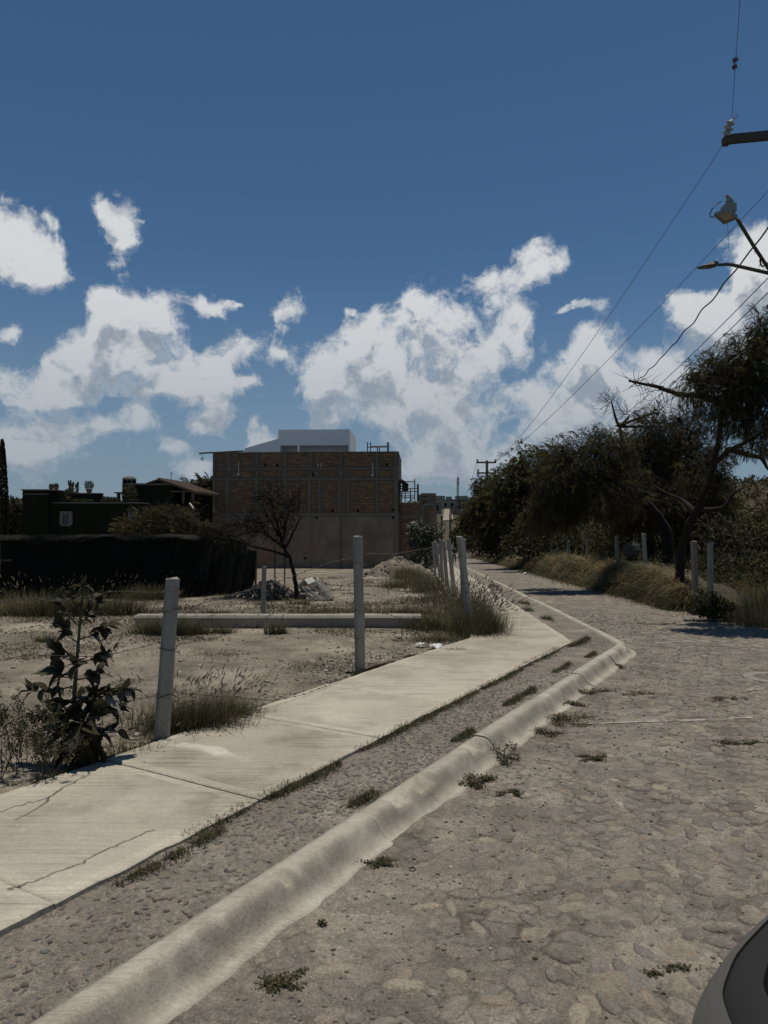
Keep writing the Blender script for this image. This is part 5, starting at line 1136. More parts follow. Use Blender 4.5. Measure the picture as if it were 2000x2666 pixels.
def tree(name, label, cat, Y, base, trunk, blobs, n, leaf, mats=(None,), size=(.10, .2), tw=20, tww=.012, limb=.06, seed=1, droop=.5, rad0=.15, group=None, depth=.85, gap=.0, limbs=(), spray=0, tmat=None):
    r = np.random.default_rng(seed); b = V(base[0], base[1], Y); z0 = float(ground_z(b[0], Y)) - .05; o = thing(name, label, cat, (b[0], Y, z0), group=group)
    path_ = [np.array((b[0], Y, z0 - .2))] + [V(u, v, Y + dy) for u, v, dy in trunk]; mb = MB(); k = len(path_)
    if trunk:
        q = np.linspace(0, 1, k); qq = np.linspace(0, 1, k * 5); pp = np.stack([np.interp(qq, q, np.array(path_)[:, i]) for i in range(3)], 1)
        pp[1:-1] = (pp[:-2] + pp[1:-1] * 2 + pp[2:]) / 4; pp += np.c_[fbm(qq * 9, qq * 0, 3, seed), fbm(qq * 9, qq * 0 + 3, 3, seed), qq * 0] * rad0 * 1.1
        mb.tube(pp, np.interp(qq, [0, .12, 1], [rad0 * 1.35, rad0, rad0 * .5]), 9)
    tip = path_[-1]
    for lp in limbs:
        pl = np.array([V(u, v, Y + dy) for u, v, dy in lp]); q = np.linspace(0, 1, len(pl)); qq = np.linspace(0, 1, len(pl) * 5); pp = np.stack([np.interp(qq, q, pl[:, i]) for i in range(3)], 1); pp += np.stack([fbm(qq * 8, qq * 0 + i, 3, seed + 3) for i in range(3)], 1) * rad0 * .8
        mb.tube(pp, np.linspace(limb * 1.1, limb * .35, len(pp)), 7)
    mt = MB(); mf = MB()
    tot = sum(bl_[2] * bl_[3] for bl_ in blobs)
    for i, bl_ in enumerate(blobs):
        u, v, ru, rv = bl_[:4]; dy = bl_[4] if len(bl_) > 4 else r.uniform(-.5, .5) * ru * px(Y); c = V(u, v, Y + dy); rad = np.array([ru * px(Y + dy), ru * px(Y + dy) * depth, rv * px(Y + dy)])
        if trunk and not limbs:
            k = np.linspace(0, 1, 7)[:, None]; pp = tip * (1 - k) + c * k + np.sin(k * math.pi) * r.normal(0, .12, 3) * rad.mean(); mb.tube(pp, np.linspace(limb, limb * .4, 7), 6)
        twigs(r, mt, c, rad, int(tw * (ru * rv / tot * len(blobs))) + 1, tww)
        m_ = int(n * ru * rv / tot); p, d = ell_pts(r, m_, c, rad, seed + i)
        if gap: kk = fbm(p[:, 0] / rad[0] * 2.3, p[:, 2] / rad[2] * 2.3 + p[:, 1], 3, seed + i) > gap - .5; p, d = p[kk], d[kk]
        dr = norm(d * .7 + r.normal(0, .5, d.shape) - (0, 0, droop)); tn = tints_for(r, len(p), .6, 1.35, .14)
        for k in range(int(spray * ru * rv / tot) + 1 if spray else 0):                        # thin shoots that stand out of the crown
            dd = norm(r.normal(size=3) * (1, 1, .6) + (0, 0, .55)); p0 = c + dd * rad * .85; L = rad.mean() * r.uniform(.25, .6); pth = [p0, p0 + dd * L * .6 + (0, 0, .1 * L), p0 + dd * L - (0, 0, .25 * L) + r.normal(0, .1, 3) * L]
            mt.tube(pth, [tww, tww * .7, tww * .3], 3, cap=False); q = np.array([pth[1] + (pth[2] - pth[1]) * s_ for s_ in np.linspace(-.9, 1, 9)]); scatter(mf, *leaf, q, frames(norm(r.normal(size=(9, 3)) + dd - (0, 0, .5)), r.normal(0, .5, 9)), r.uniform(size[0], size[1] * .8, 9), tints_for(r, 9, .6, 1.3))
        if len(p): scatter(mf, *leaf, p, frames(dr, r.uniform(-.9, .9, len(p))), r.uniform(*size, len(p)), tn)
    if mb.v: mk('trunk', mb, m_bark, o, smooth=True)
    if mt.v: mk('twigs', mt, tmat or m_twig, o, kind='stuff')
    if mf.v: mk('crown', mf, mats[0] or m_mesq, o, tint=True, kind='stuff')
    return o
tree('mesquite_tree', 'big leaning mesquite with a thick dark trunk bending over the right bank', 'tree', 16.5, (1768, 1440), [(1772, 1428, 0), (1795, 1370, -.3), (1818, 1318, -.7), (1848, 1252, -1.2), (1860, 1205, -1.6)],
     [(1880, 1010, 90, 75, -4.4), (1935, 930, 80, 62, -4.6), (1985, 1060, 90, 85, -4.4), (1995, 865, 55, 62, -4.6), (1900, 1095, 70, 52, -3.6), (1835, 965, 52, 40, -4.2), (2075, 950, 95, 160, -4.4), (1965, 1165, 70, 24, -3.6), (1865, 1060, 60, 50, -3.4), (1800, 1240, 45, 50, .8), (2060, 1120, 90, 80, -4.8), (1800, 1010, 40, 46, -4.0), (1930, 1010, 70, 60, -4.2), (1970, 960, 60, 60, -4.5)], 9800, PIN, size=(.10, .19), tw=34, limb=.058, spray=60, seed=11, rad0=.105, gap=.36, droop=.75, tww=.010,
     limbs=[[(1858, 1212, -1.6), (1895, 1172, -2.4), (1950, 1150, -3.4), (2045, 1095, -4.5)], [(1858, 1212, -1.6), (1872, 1130, -2.6), (1885, 1050, -3.6), (1925, 940, -4.4)], [(1812, 1330, -.6), (1850, 1326, -.9), (1885, 1322, -1.1), (1912, 1285, -1.2), (1940, 1272, -1.3)], [(1812, 1335, -.5), (1775, 1300, 0), (1735, 1285, .3), (1700, 1262, .5)], [(1885, 1050, -3.6), (1975, 1010, -4.3), (2050, 980, -4.4)], [(1895, 1172, -2.4), (1980, 1190, -3.2), (2010, 1230, -3.4)],
            [(1880, 1050, -3.5), (1825, 1030, -3.3), (1765, 1026, -3.1), (1722, 1012, -3.0), (1688, 1003, -2.9), (1640, 993, -2.8)]])
# the dead limb's twigs and moss balls
mb = MB(); rr = np.random.default_rng(9); dead = np.array([V(*q) for q in ((1825, 1030, 13.2), (1765, 1026, 13.4), (1722, 1012, 13.5), (1688, 1003, 13.6), (1640, 993, 13.7))])
for k in range(46):
    t = rr.uniform(0, 3.999); i = int(t); p = dead[i] * (1 - t + i) + dead[i + 1] * (t - i); d = norm(rr.normal(size=3) + (0, 0, -.2)); L = rr.uniform(.12, .55); mb.tube([p, p + d * L * .5 + rr.normal(0, .03, 3), p + d * L + rr.normal(0, .08, 3)], [.008, .005, .002], 3, cap=False)
for q in ((1770, 1027), (1718, 1011), (1770, 1060), (1745, 1016), (1768, 1090), (1772, 1098)):
    c = V(*q, 13.4); 
    for d in rand_dirs(rr, 50): mb.tube([c, c + d * rr.uniform(.03, .065)], .004, 3, cap=False)
o = bpy.data.objects['mesquite_tree']; mk('dead_twigs', mb, m_bark, o, kind='stuff')
tree('mesquite_tree', 'grey twiggy half-bare mesquite left of the leaning trunk', 'tree', 26, (1690, 1436), [(1692, 1400, 0), (1690, 1350, 0), (1688, 1310, 0), (1680, 1270, 0)],
     [(1720, 1180, 95, 85), (1648, 1225, 90, 90), (1755, 1290, 80, 95), (1685, 1315, 95, 85), (1620, 1330, 60, 70), (1700, 1120, 60, 55), (1795, 1180, 66, 80), (1790, 1110, 46, 50), (1830, 1290, 60, 80), (1870, 1200, 40, 50)], 11000, PIN, (m_mesq2,), size=(.16, .30), spray=50, tw=90, tww=.013, seed=21, rad0=.15, gap=.26, droop=.3)
tree('mesquite_tree', 'dense mesquite filling the gap behind the leaning trunk', 'tree', 36, (1790, 1430), [(1790, 1390, 0), (1785, 1330, 0)], [(1780, 1230, 90, 85), (1850, 1290, 70, 80), (1720, 1270, 70, 80), (1800, 1330, 100, 70), (1690, 1200, 60, 60), (1880, 1340, 60, 60)], 6500, PIN, size=(.2, .4), tw=40, tww=.016, seed=27, rad0=.18, droop=.4, spray=40)
tree('dead_tree', 'bare dead tree whose crooked top shows above the mesquites', 'tree', 29, (1640, 1430), [(1638, 1300, 0), (1628, 1180, 0), (1612, 1110, 0)],
     [(1592, 1045, 42, 42), (1640, 1080, 55, 40), (1720, 1075, 60, 55), (1760, 1110, 45, 45)], 60, PIN_S, (m_mesq2,), size=(.1, .2), tw=34, tww=.012, tmat=m_bark, seed=23, rad0=.13, limb=.07)
tree('mesquite_tree', 'broad dark mesquite leaning over the road, with feathery drooping top', 'tree', 23.5, (1735, 1420), [(1738, 1385, 0), (1700, 1330, -.4), (1660, 1290, -.8), (1600, 1260, -1.4)],
     [(1530, 1195, 95, 75, -1.6), (1592, 1175, 70, 68, -1.4), (1468, 1245, 85, 80, -1.8), (1545, 1290, 115, 72, -1.6), (1450, 1330, 75, 70, -1.7), (1620, 1270, 70, 80), (1440, 1190, 50, 40), (1400, 1350, 50, 46)], 9500, PIN, size=(.13, .25), tw=90, tww=.011, spray=70, seed=31, rad0=.2, droop=.6)
tree('mesquite_tree', 'mesquite with an arching crown above the bend in the road', 'tree', 42, (1425, 1428), [(1424, 1380, 0), (1415, 1320, 0)],
     [(1400, 1212, 78, 55), (1345, 1262, 68, 62), (1442, 1290, 85, 80), (1380, 1330, 85, 72), (1330, 1330, 55, 60)], 5200, PIN_S, size=(.26, .48), tw=40, tww=.018, spray=50, seed=41, rad0=.2, droop=.6)
tree('mesquite_tree', 'darker mesquite just right of the distant power pole', 'tree', 56, (1325, 1426), [(1322, 1380, 0), (1315, 1330, 0)], [(1308, 1278, 52, 42), (1275, 1325, 50, 50), (1340, 1340, 60, 60), (1300, 1375, 60, 48)], 3800, PIN_S, size=(.34, .6), tw=20, tww=.025, spray=30, seed=51, rad0=.2, droop=.5)
tree('mesquite_tree', 'farthest mesquite standing behind the distant power pole', 'tree', 78, (1250, 1424), [(1250, 1390, 0), (1255, 1340, 0)], [(1268, 1285, 27, 36), (1246, 1330, 34, 36), (1228, 1365, 34, 36), (1268, 1375, 46, 40), (1206, 1395, 28, 30), (1245, 1260, 10, 18)], 2400, PIN_S, size=(.5, .9), tw=18, tww=.03, seed=61, rad0=.22, droop=.5)
# twigs reaching above the canopy line
SH = [('dark round bush growing out of the bank beneath the arching mesquite', 38, (1378, 1450), [(1378, 1395, 62, 48), (1345, 1425, 45, 32), (1400, 1425, 45, 32)], m_shrub, 900, (.16, .3)),
      ('pale dusty shrub beside the distant posts on the right verge', 56, (1292, 1452), [(1292, 1424, 30, 26), (1270, 1432, 22, 20)], m_gshrub, 420, (.2, .36)),
      ('low dark bush at the road bend under the farthest mesquite', 74, (1205, 1440), [(1208, 1405, 30, 26), (1240, 1410, 36, 24), (1190, 1400, 16, 20)], m_shrub, 420, (.3, .5)),
      ('dark undergrowth bush behind the third post of the right bank', 35, (1520, 1450), [(1520, 1410, 70, 45), (1470, 1415, 45, 35)], m_shrub, 700, (.16, .3)),
      ('dark undergrowth bush around the boulder on the right bank', 29, (1640, 1450), [(1650, 1395, 75, 50), (1590, 1405, 60, 45)], m_shrub, 800, (.14, .26)),
      ('dark undergrowth bush at the foot of the leaning mesquite', 26, (1730, 1450), [(1730, 1400, 60, 48), (1790, 1400, 55, 50)], m_shrub, 800, (.12, .24)),
      ('dark low bush at the foot of the arching mesquite', 44, (1430, 1440), [(1430, 1400, 50, 36), (1350, 1405, 45, 30)], m_shrub, 600, (.2, .34)),
      ('dark shrub filling the gap under the mesquite by the power pole', 60, (1300, 1434), [(1300, 1400, 55, 30)], m_shrub, 500, (.26, .44)),
      ('dusty grey-leaved bush right of the leaning trunk', 24, (1860, 1450), [(1850, 1390, 55, 55), (1910, 1400, 60, 48)], m_gshrub, 700, (.12, .24)),
      ('brownish bush at the right edge behind the meadow', 29, (1960, 1440), [(1950, 1390, 60, 40), (2010, 1385, 60, 50)], m_mesq2, 700, (.16, .3))]
for i, (lab, Y, base, bl_, m_, n, sz) in enumerate(SH): tree('bush', lab, 'bush', Y, base, [], bl_, n, LEAF, (m_,), size=sz, tw=14, tww=.010 * Y / 25, seed=70 + i, droop=.1)
tree('bush', 'dark green bush at the road edge in front of the right posts', 'bush', 13.7, (1845, 1610), [], [(1838, 1572, 52, 34), (1870, 1585, 40, 28)], 1500, LEAF, (m_shrub,), size=(.05, .10), tw=26, tww=.005, seed=90, droop=.1)
# left-hand trees
tree('garden_tree', 'leafy tree between the green house and the brick house', 'tree', 50, (525, 1430), [(525, 1380, 0), (522, 1340, 0)], [(520, 1300, 44, 48), (545, 1270, 30, 26), (500, 1340, 42, 40), (540, 1345, 40, 45)], 2400, PIN_S, (m_mesq2,), size=(.4, .7), tw=16, tww=.02, seed=101, rad0=.16)
tree('garden_tree', 'thin pale tree behind the wall left of the green house', 'tree', 48, (28, 1430), [(28, 1390, 0)], [(30, 1335, 30, 34), (14, 1360, 26, 30), (48, 1370, 20, 34)], 900, PIN_S, (m_gshrub,), size=(.3, .55), tw=22, tww=.015, seed=102, rad0=.1, gap=.4)
tree('spiny_bush', 'dark spiny spreading bush behind the black sheeting', 'bush', 27, (420, 1450), [], [(420, 1362, 105, 42), (335, 1382, 44, 26), (500, 1385, 50, 30), (440, 1345, 70, 26), (540, 1390, 40, 28)], 2600, PIN_S, (m_mesq2,), size=(.12, .24), tw=60, tww=.012, seed=103, droop=-.3)
cy = V(4, 1420, 45); cyp = thing('cypress_tree', 'slim dark cypress at the left edge of the picture', 'tree', tuple(cy)); r_ = np.random.default_rng(8); n = 2600; h = (V(0, 1150, 45)[2] - cy[2]); t = r_.uniform(0, 1, n); rad = .34 * np.clip(np.minimum(t * 8, (1 - t) * 1.6), 0, 1) ** .7
a = r_.uniform(0, 6.28, n); p = np.stack([rad * np.cos(a), rad * np.sin(a), t * h], 1); mb = MB(); scatter(mb, *LEAF, p, frames(norm(np.stack([np.cos(a) * .3, np.sin(a) * .3, np.ones(n)], 1)), a), r_.uniform(.14, .3, n), tints_for(r_, n)); mk('crown', mb, m_shrub, cyp, tint=True, world=False, kind='stuff')
mb = MB(); mb.tube([(0, 0, -1), (0, 0, h * .95)], [.08, .01], 6); mk('trunk', mb, m_bark, cyp, world=False)
# the leaning bare tree in the lot
bt = tree('bare_tree', 'small leaning half-bare tree over the rubble in front of the brick house', 'tree', 18.2, (772, 1562), [(771, 1530, 0), (766, 1495, 0), (756, 1455, 0), (742, 1428, 0), (730, 1405, 0)],
     [(700, 1292, 62, 50), (745, 1330, 50, 60), (640, 1365, 70, 42), (590, 1390, 55, 30), (690, 1370, 60, 50), (735, 1385, 40, 40), (770, 1300, 30, 45), (585, 1400, 60, 34), (620, 1425, 50, 26)], 520, LEAF, (m_gshrub,), size=(.05, .09), tw=52, tww=.010, tmat=m_bark, seed=111, rad0=.062, limb=.035, gap=.45, droop=.5,
     limbs=[[(752, 1450, 0), (715, 1436, 0), (675, 1428, 0), (640, 1415, -.2), (600, 1400, -.3)], [(742, 1428, 0), (715, 1408, .1), (690, 1390, .2), (655, 1375, .2)], [(735, 1412, 0), (722, 1370, 0), (712, 1320, .1), (700, 1285, .1)], [(735, 1412, 0), (742, 1370, -.1), (755, 1320, -.2), (768, 1285, -.2)], [(725, 1395, 0), (700, 1350, .2), (680, 1310, .2)], [(742, 1428, 0), (765, 1385, -.2), (785, 1340, -.3)]])
tree('leafy_bush', 'glossy leafy bush between the mound and the receding posts', 'bush', 33, (1105, 1480), [], [(1098, 1400, 42, 34), (1130, 1385, 30, 26), (1105, 1445, 40, 32), (1085, 1375, 26, 20)], 1300, LEAF, (M('glossy_leaf', (.075, .082, .050), (.045, .050, .030), 2, 4, .35, .65, .5, .35, tint=True, trans=.15),), size=(.14, .26), tw=22, tww=.012, seed=121, droop=.45)

# scrub on the far hills: one mass nobody could count
mb = MB(); rr = np.random.default_rng(33); pts = []
a = rr.uniform(-.62, .72, 9000); y = 80 + 340 * rr.uniform(0, 1, 9000) ** 1.3; x = a * y; keep = (np.abs(x - 14) > 10) | (y > 235)
x, y = x[keep], y[keep]; u_ = 1000 + x / y * F; k2 = ~((u_ > 1120) & (u_ < 1205) & (y < 240) & (y > 176)); x, y = x[k2][:5200], y[k2][:5200]; n = len(x); z = ground_z(x, y); s = rr.uniform(.7, 2.0, n)
for q in range(16):
    d = rand_dirs(rr, n); p = np.stack([x, y, z + s * .6], 1) + d * s[:, None] * (.9, .9, .65); scatter(mb, *LEAF, p, frames(rand_dirs(rr, n), rr.uniform(0, 6, n)), s * rr.uniform(.5, .9, n), tints_for(rr, n, .6, 1.3))
mk('hill_scrub', mb, m_mesq2, tint=True, kind='stuff')

# ---------------------------------------------------------------- dry grass bank on the right
def fence_x(y): return np.interp(y, [14, 15.1, 19.5, 23.5, 27, 31, 36, 40, 58, 66, 82], [6.6, 6.65, 7.21, 7.74, 7.8, 8.06, 8.5, 9.0, 9.6, 10.1, 10.9])
m_thatch = M('bank_earth', (.085, .070, .045), (.05, .044, .028), 3, 6, rough=1, bump=1, bs=12, bd=.05)
yy = np.concatenate([np.linspace(15.6, 46, 260), np.linspace(46.5, 85, 60)]); bank_h = np.interp(yy, [15.6, 16.6, 20, 40, 50, 85], [.1, .68, .84, .86, .5, .35]) + .34 * fbm(yy * .9, yy * 0, 4, 90)
def bank_pt(y, q):                                          # q: 0 road edge .. 1 crest .. 2 behind
    y = np.asarray(y, float); x0 = xr(y) - .15 + .25 * fbm(y * 1.3, y * 0, 3, 91); x1 = fence_x(y) + .1; h = np.interp(y, yy, bank_h)
    prof = np.interp(q, [0, .25, .6, 1, 1.5, 2], [-.12, .25, .8, 1, .9, .3]); x = np.where(q <= 1, x0 + (x1 - x0) * np.minimum(q, 1) ** .8, x1 + (q - 1) * 1.6)
    return np.stack([x, y, zg(y) - .12 + prof * h + .30 * fbm(y * 1.9, q * 2.2, 4, 92) * (prof > .05)], -1)
Q = np.linspace(0, 2, 26); mk('bank', MB().grid(bank_pt(np.repeat(yy[:, None], 26, 1), np.repeat(Q[None], len(yy), 0))), m_thatch, smooth=True, kind='structure')
m_dry = M('dry_grass', (.285, .235, .145), (.150, .128, .073), 1.3, 4, .35, .65, .9, .1, tint=True, trans=.25)
m_grass = M('green_grass', (.125, .112, .058), (.075, .072, .037), 1.5, 4, .35, .65, .85, .12, tint=True, trans=.25)
m_seed = M('seed_head', (.19, .155, .11), (.13, .105, .078), 6, 3, rough=.95, trans=.2)
mb = MB(); rr = np.random.default_rng(44); n = 30000; y = 15.8 + 62 * rr.uniform(0, 1, n) ** 2.1; q = rr.uniform(.0, 1.25, n); p = bank_pt(y, q); kk = fbm(y * .9, q * 2, 3, 95)
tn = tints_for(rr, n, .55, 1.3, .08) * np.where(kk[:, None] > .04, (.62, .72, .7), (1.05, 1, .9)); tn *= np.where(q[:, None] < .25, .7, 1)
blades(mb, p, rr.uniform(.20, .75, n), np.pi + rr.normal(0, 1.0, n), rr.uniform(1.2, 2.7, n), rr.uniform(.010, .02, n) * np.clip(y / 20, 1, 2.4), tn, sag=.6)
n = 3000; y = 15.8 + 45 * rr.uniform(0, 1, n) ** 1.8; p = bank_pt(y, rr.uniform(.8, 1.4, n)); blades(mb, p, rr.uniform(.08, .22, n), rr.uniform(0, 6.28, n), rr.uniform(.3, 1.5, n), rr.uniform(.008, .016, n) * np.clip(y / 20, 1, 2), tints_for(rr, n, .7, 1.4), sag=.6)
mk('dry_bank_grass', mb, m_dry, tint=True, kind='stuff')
# meadow to the right of the posts, and grass along the road's right edge
mb = MB(); n = 16000; y = rr.uniform(11.2, 30, n); x = np.maximum(xr(y), np.where(y > 16, fence_x(y) + .6, 0)) + .05 + rr.uniform(0, 1, n) ** 1.3 * 6; z = ground_z(x, y); hh = np.clip((x - xr(y)) * .5, .12, .75) * rr.uniform(.5, 1.2, n) * (.7 + fbm(x * .8, y * .8, 3, 96))
tn = tints_for(rr, n, .6, 1.4) * np.where(fbm(x * .5, y * .5, 3, 97)[:, None] > .05, (1.5, 1.35, 1.25), (.95, 1, .9)); blades(mb, np.stack([x, y, z], 1), hh, rr.uniform(0, 6.28, n), rr.uniform(.2, 1.5, n), rr.uniform(.007, .016, n), tn)
n = 9000; y = 12.5 + 60 * rr.uniform(0, 1, n) ** 2; x = xr(y) + rr.normal(-.05, .28, n); blades(mb, np.stack([x, y, road_z(x, y) - .01 + np.clip(x - xr(y), 0, 1) * .12], 1), rr.uniform(.04, .2, n), rr.uniform(0, 6.28, n), rr.uniform(.3, 1.7, n), rr.uniform(.006, .012, n) * np.clip(y / 15, 1, 3), tints_for(rr, n, .6, 1.2))
mk('verge_grass', mb, m_grass, tint=True, kind='stuff')

mb = MB(); n = 2600; y = 19 + 70 * rr.uniform(0, 1, n) ** 1.5; x = fence_x(np.minimum(y, 82)) + .8 + rr.uniform(0, 1, n) ** 1.2 * (5 + y * .45); z = ground_z(x, y); s = rr.uniform(.35, 1.0, n)
for q in range(34):
    d = rand_dirs(rr, n); scatter(mb, *LEAF, np.stack([x, y, z + s * .55], 1) + d * s[:, None] * (1, 1, .7) * rr.uniform(.4, 1, (n, 1)), frames(rand_dirs(rr, n), rr.uniform(0, 6, n)), s * rr.uniform(.09, .20, n), tints_for(rr, n, .5, 1.3))
mk('undergrowth', mb, m_shrub, tint=True, kind='stuff')

# ---------------------------------------------------------------- grass clumps
def grass_clump(label, p, n, h, spread, heads=0, m=m_grass, lean=(.1, 1.0), cat='grass clump', w=(.004, .007), az0=None, group=None, seed=None):
    r = np.random.default_rng(seed or int(abs(p[0]) * 991 + p[1] * 313)); p = np.array(p, float); o = thing('grass_clump', label, cat, tuple(p), group=group)
    sp = np.atleast_1d(spread); sp = (sp[0], sp[-1]); d = r.normal(0, .5, (n, 2)) * sp; pos = np.c_[d, np.full(n, -.02)]; az = np.arctan2(d[:, 1], d[:, 0]) + r.normal(0, .7, n)
    if az0 is not None: k = r.uniform(size=n) < .5; az[k] = az0 + r.normal(0, .6, k.sum())
    mb = MB(); blades(mb, pos, r.uniform(.45, 1.1, n) * h, az, r.uniform(*lean, n), r.uniform(*w, n), tints_for(r, n, .55, 1.35), seg=4); mk('blades', mb, m, o, tint=True, world=False, kind='stuff')
    if heads:
        d = r.normal(0, .5, (heads, 2)) * sp; pos = np.c_[d, np.full(heads, -.02)]; az = np.arctan2(d[:, 1], d[:, 0]) + r.normal(0, .5, heads)
        if az0 is not None: az = np.where(r.uniform(size=heads) < .55, az0 + r.normal(0, .6, heads), az)
        ln = r.uniform(.25, .95, heads); mb = MB(); hh = r.uniform(.8, 1.25, heads) * h; tip = blades(mb, pos, hh, az, ln, np.full(heads, .003), seg=4)
        out = np.stack([np.cos(az), np.sin(az), np.zeros(heads)], 1); a = ln * 1.35; dr = out * np.sin(a)[:, None] + np.array([0, 0, 1]) * np.cos(a)[:, None]; L = r.uniform(.035, .075, heads) * (1 + .5 * (h > .5))
        tv = np.array([(0, 0, 0)] + [(x, rr_ * math.cos(t), rr_ * math.sin(t)) for x, rr_ in ((.25, .085), (.7, .07)) for t in (0, 2.1, 4.2)] + [(1.05, 0, -.03)]); tf = [(0, 1, 2), (0, 2, 3), (0, 3, 1)] + [(1 + i, 4 + i, 4 + (i + 1) % 3) for i in range(3)] + [(1 + i, 4 + (i + 1) % 3, 1 + (i + 1) % 3) for i in range(3)] + [(4, 7, 5), (5, 7, 6), (6, 7, 4)]
        scatter(mb, tv, np.array(tf), tip, frames(dr, r.uniform(0, 6, heads)), L); mk('seed_heads', mb, m_seed, o, world=False, kind='stuff')
    return o
def GL(u, v, dz=-.03): q = on_ground(u, v, dz); return (q[0], q[1], float(ground_z(q[0], q[1])))
grass_clump('seeding grass clump at the foot of the nearest concrete post', GL(486, 1893), 2300, .33, (.40, .20), 110, az0=-.3, lean=(.15, 1.25), w=(.003, .006))
grass_clump('seeding grass clump right of the tuft by the nearest post', GL(580, 1864), 1500, .25, (.30, .15), 60, az0=-.2, lean=(.2, 1.35), w=(.003, .006))
grass_clump('big fountain of seeding grass around the leaning post by the pavement', (1.45, 11.35, float(zg(11.3)) - .05), 4200, .52, (.38, .6), 300, az0=-.4, lean=(.15, 1.15), w=(.004, .008))
grass_clump('dense seeding grass behind the leaning post, along the pavement', (1.5, 13.2, float(zg(13.2)) - .05), 3600, .58, (.36, .9), 200, az0=-.2, lean=(.15, 1.1), w=(.005, .009))
grass_clump('broad grass mass left of the leaning post', (.72, 11.9, float(zg(11.9)) - .05), 1300, .32, (.32, .5), 40, lean=(.15, 1.2), w=(.005, .009))
grass_clump('low grass at the broken edge of the pavement left of the leaning post', (.75, 10.5, float(zg(10.5)) - .05), 900, .2, (.45, .35), 10, lean=(.3, 1.4), w=(.004, .007))
for k, (x, y, h, n, lab) in enumerate(((1.55, 17, .5, 900, 'grass clump along the fence behind the second receding post'), (1.35, 21, .6, 900, 'grass clump among the middle receding posts'), (1.2, 25, .6, 700, 'grass clump left of the farther receding posts'), (.9, 29, .75, 800, 'tall grass between the mound and the leafy bush'), (.4, 23, .4, 600, 'low grass in front of the earth mound'))):
    grass_clump(lab, (x, y, float(ground_z(x, y))), n, h, (.6, 1.0), 40, w=(.007, .014))
for k, (u, v, h, n, s, lab) in enumerate(((500, 1648, .24, 500, .26, 'weedy tuft in front of the long beam near its left part'), (575, 1645, .18, 360, .2, 'weedy tuft against the middle of the long beam'), (722, 1648, .26, 320, .16, 'grey weed growing against the long beam'), (430, 1647, .34, 1500, .5, 'tall grass covering the left end of the long beam'), (290, 1600, .5, 1500, .8, 'tall grass under the middle of the black sheeting'), (120, 1600, .55, 2600, 1.2, 'tall grass under the left end of the black sheeting'),
        (395, 1560, .5, 1100, .6, 'tuft of tall grass against the black sheeting behind the nearest post'), (560, 1600, .22, 400, .5, 'low grass between the short post and the black sheeting'), (930, 1600, .28, 900, 1.3, 'grass behind the right half of the long beam'), (820, 1600, .2, 500, .7, 'grass behind the middle of the long beam'), (1075, 1600, .3, 700, .6, 'grass at the right end of the long beam'), (780, 1572, .22, 400, .35, 'grass at the foot of the leaning bare tree'), (120, 1668, .16, 260, .2, 'small isolated tuft left of the big weed'))):
    grass_clump(lab, GL(u, v), n, h, (s, s * .45), int(n * .03), w=(.006, .012), lean=(.2, 1.3))
grass_clump('tall grassy bush at the right edge of the road', (6.95, 12.9, float(ground_z(6.95, 12.9)) - .02), 2600, .75, (.55, .5), 120, w=(.004, .008), lean=(.1, 1.2))
grass_clump('grass clump behind the grassy bush at the right edge', (7.6, 13.9, float(ground_z(7.6, 13.9))), 1600, .8, (.7, .5), 60, w=(.005, .009), lean=(.1, 1.1))
grass_clump('pale dry tuft at the foot of the bank beside litter', (6.62, 16.2, float(zg(16.2)) - .1), 400, .3, (.3, .4), 0, m=m_dry, w=(.006, .01), lean=(.4, 1.5))

# lot ground cover and loose stones
mb = MB(); n = 90000; rr = np.random.default_rng(55); y = 4.6 + 28 * rr.uniform(0, 1, n) ** 1.35; x = rr.uniform(-.62, .12, n) * (y + 2); x = np.minimum(x, x_at(O_LOT, y) - .03)
den = fbm(x * .55, y * .8, 4, 98) + .18 * np.exp(-((y - 14.6) / 1.4) ** 2) + .30 * np.exp(-((y - 17.0) / 1.3) ** 2) * (x < -2.2) + .10 * (x > x_at(O_LOT, y) - .9) * (y > 7) - .10 * (y > 20)
k = (den > .075) & (rr.uniform(size=n) < np.clip((den - .06) * 6, 0, 1)); x, y = x[k], y[k]; n = len(x)
blades(mb, np.stack([x, y, ground_z(x, y) - .005], 1), rr.uniform(.02, .09, n) * (1 + .8 * (y > 13)), rr.uniform(0, 6.28, n), rr.uniform(.5, 1.9, n), rr.uniform(.004, .009, n) * np.clip(y / 9, 1, 2.6), tints_for(rr, n, .5, 1.2), seg=2); 
n = 150000; y = 4.6 + 26 * rr.uniform(0, 1, n) ** 1.35; x = rr.uniform(-.62, .12, n) * (y + 2); x = np.minimum(x, x_at(O_LOT, y) - .03); den = fbm(x * .9, y * 1.3, 5, 99) + .12 * np.exp(-((y - 14.6) / 1.4) ** 2) + .10 * (x > x_at(O_LOT, y) - 1.1) * (y > 6.5) - .08 * (y > 18)
k = (den > .035) & (rr.uniform(size=n) < np.clip((den - .025) * 6, 0, 1)); x, y = x[k], y[k]; n = len(x)
scatter(mb, *LEAF, np.stack([x, y, ground_z(x, y) + rr.uniform(.0, .03, n)], 1), frames(norm(rr.normal(size=(n, 3)) * (1, 1, .4)), rr.normal(0, .5, n)), rr.uniform(.016, .04, n) * np.clip(y / 8, 1, 2), tints_for(rr, n, .30, .7))
mk('lot_grass', mb, m_grass, tint=True, kind='stuff')
mb = MB(); n = 4200; y = 5 + 26 * rr.uniform(0, 1, n) ** 1.2; x = np.where(rr.uniform(size=n) < .45, x_at(O_LOT, y) - rr.exponential(.55, n) - .05, rr.uniform(-.6, .1, n) * (y + 2)); x = np.minimum(x, x_at(O_LOT, y) - .04); z = ground_z(x, y)
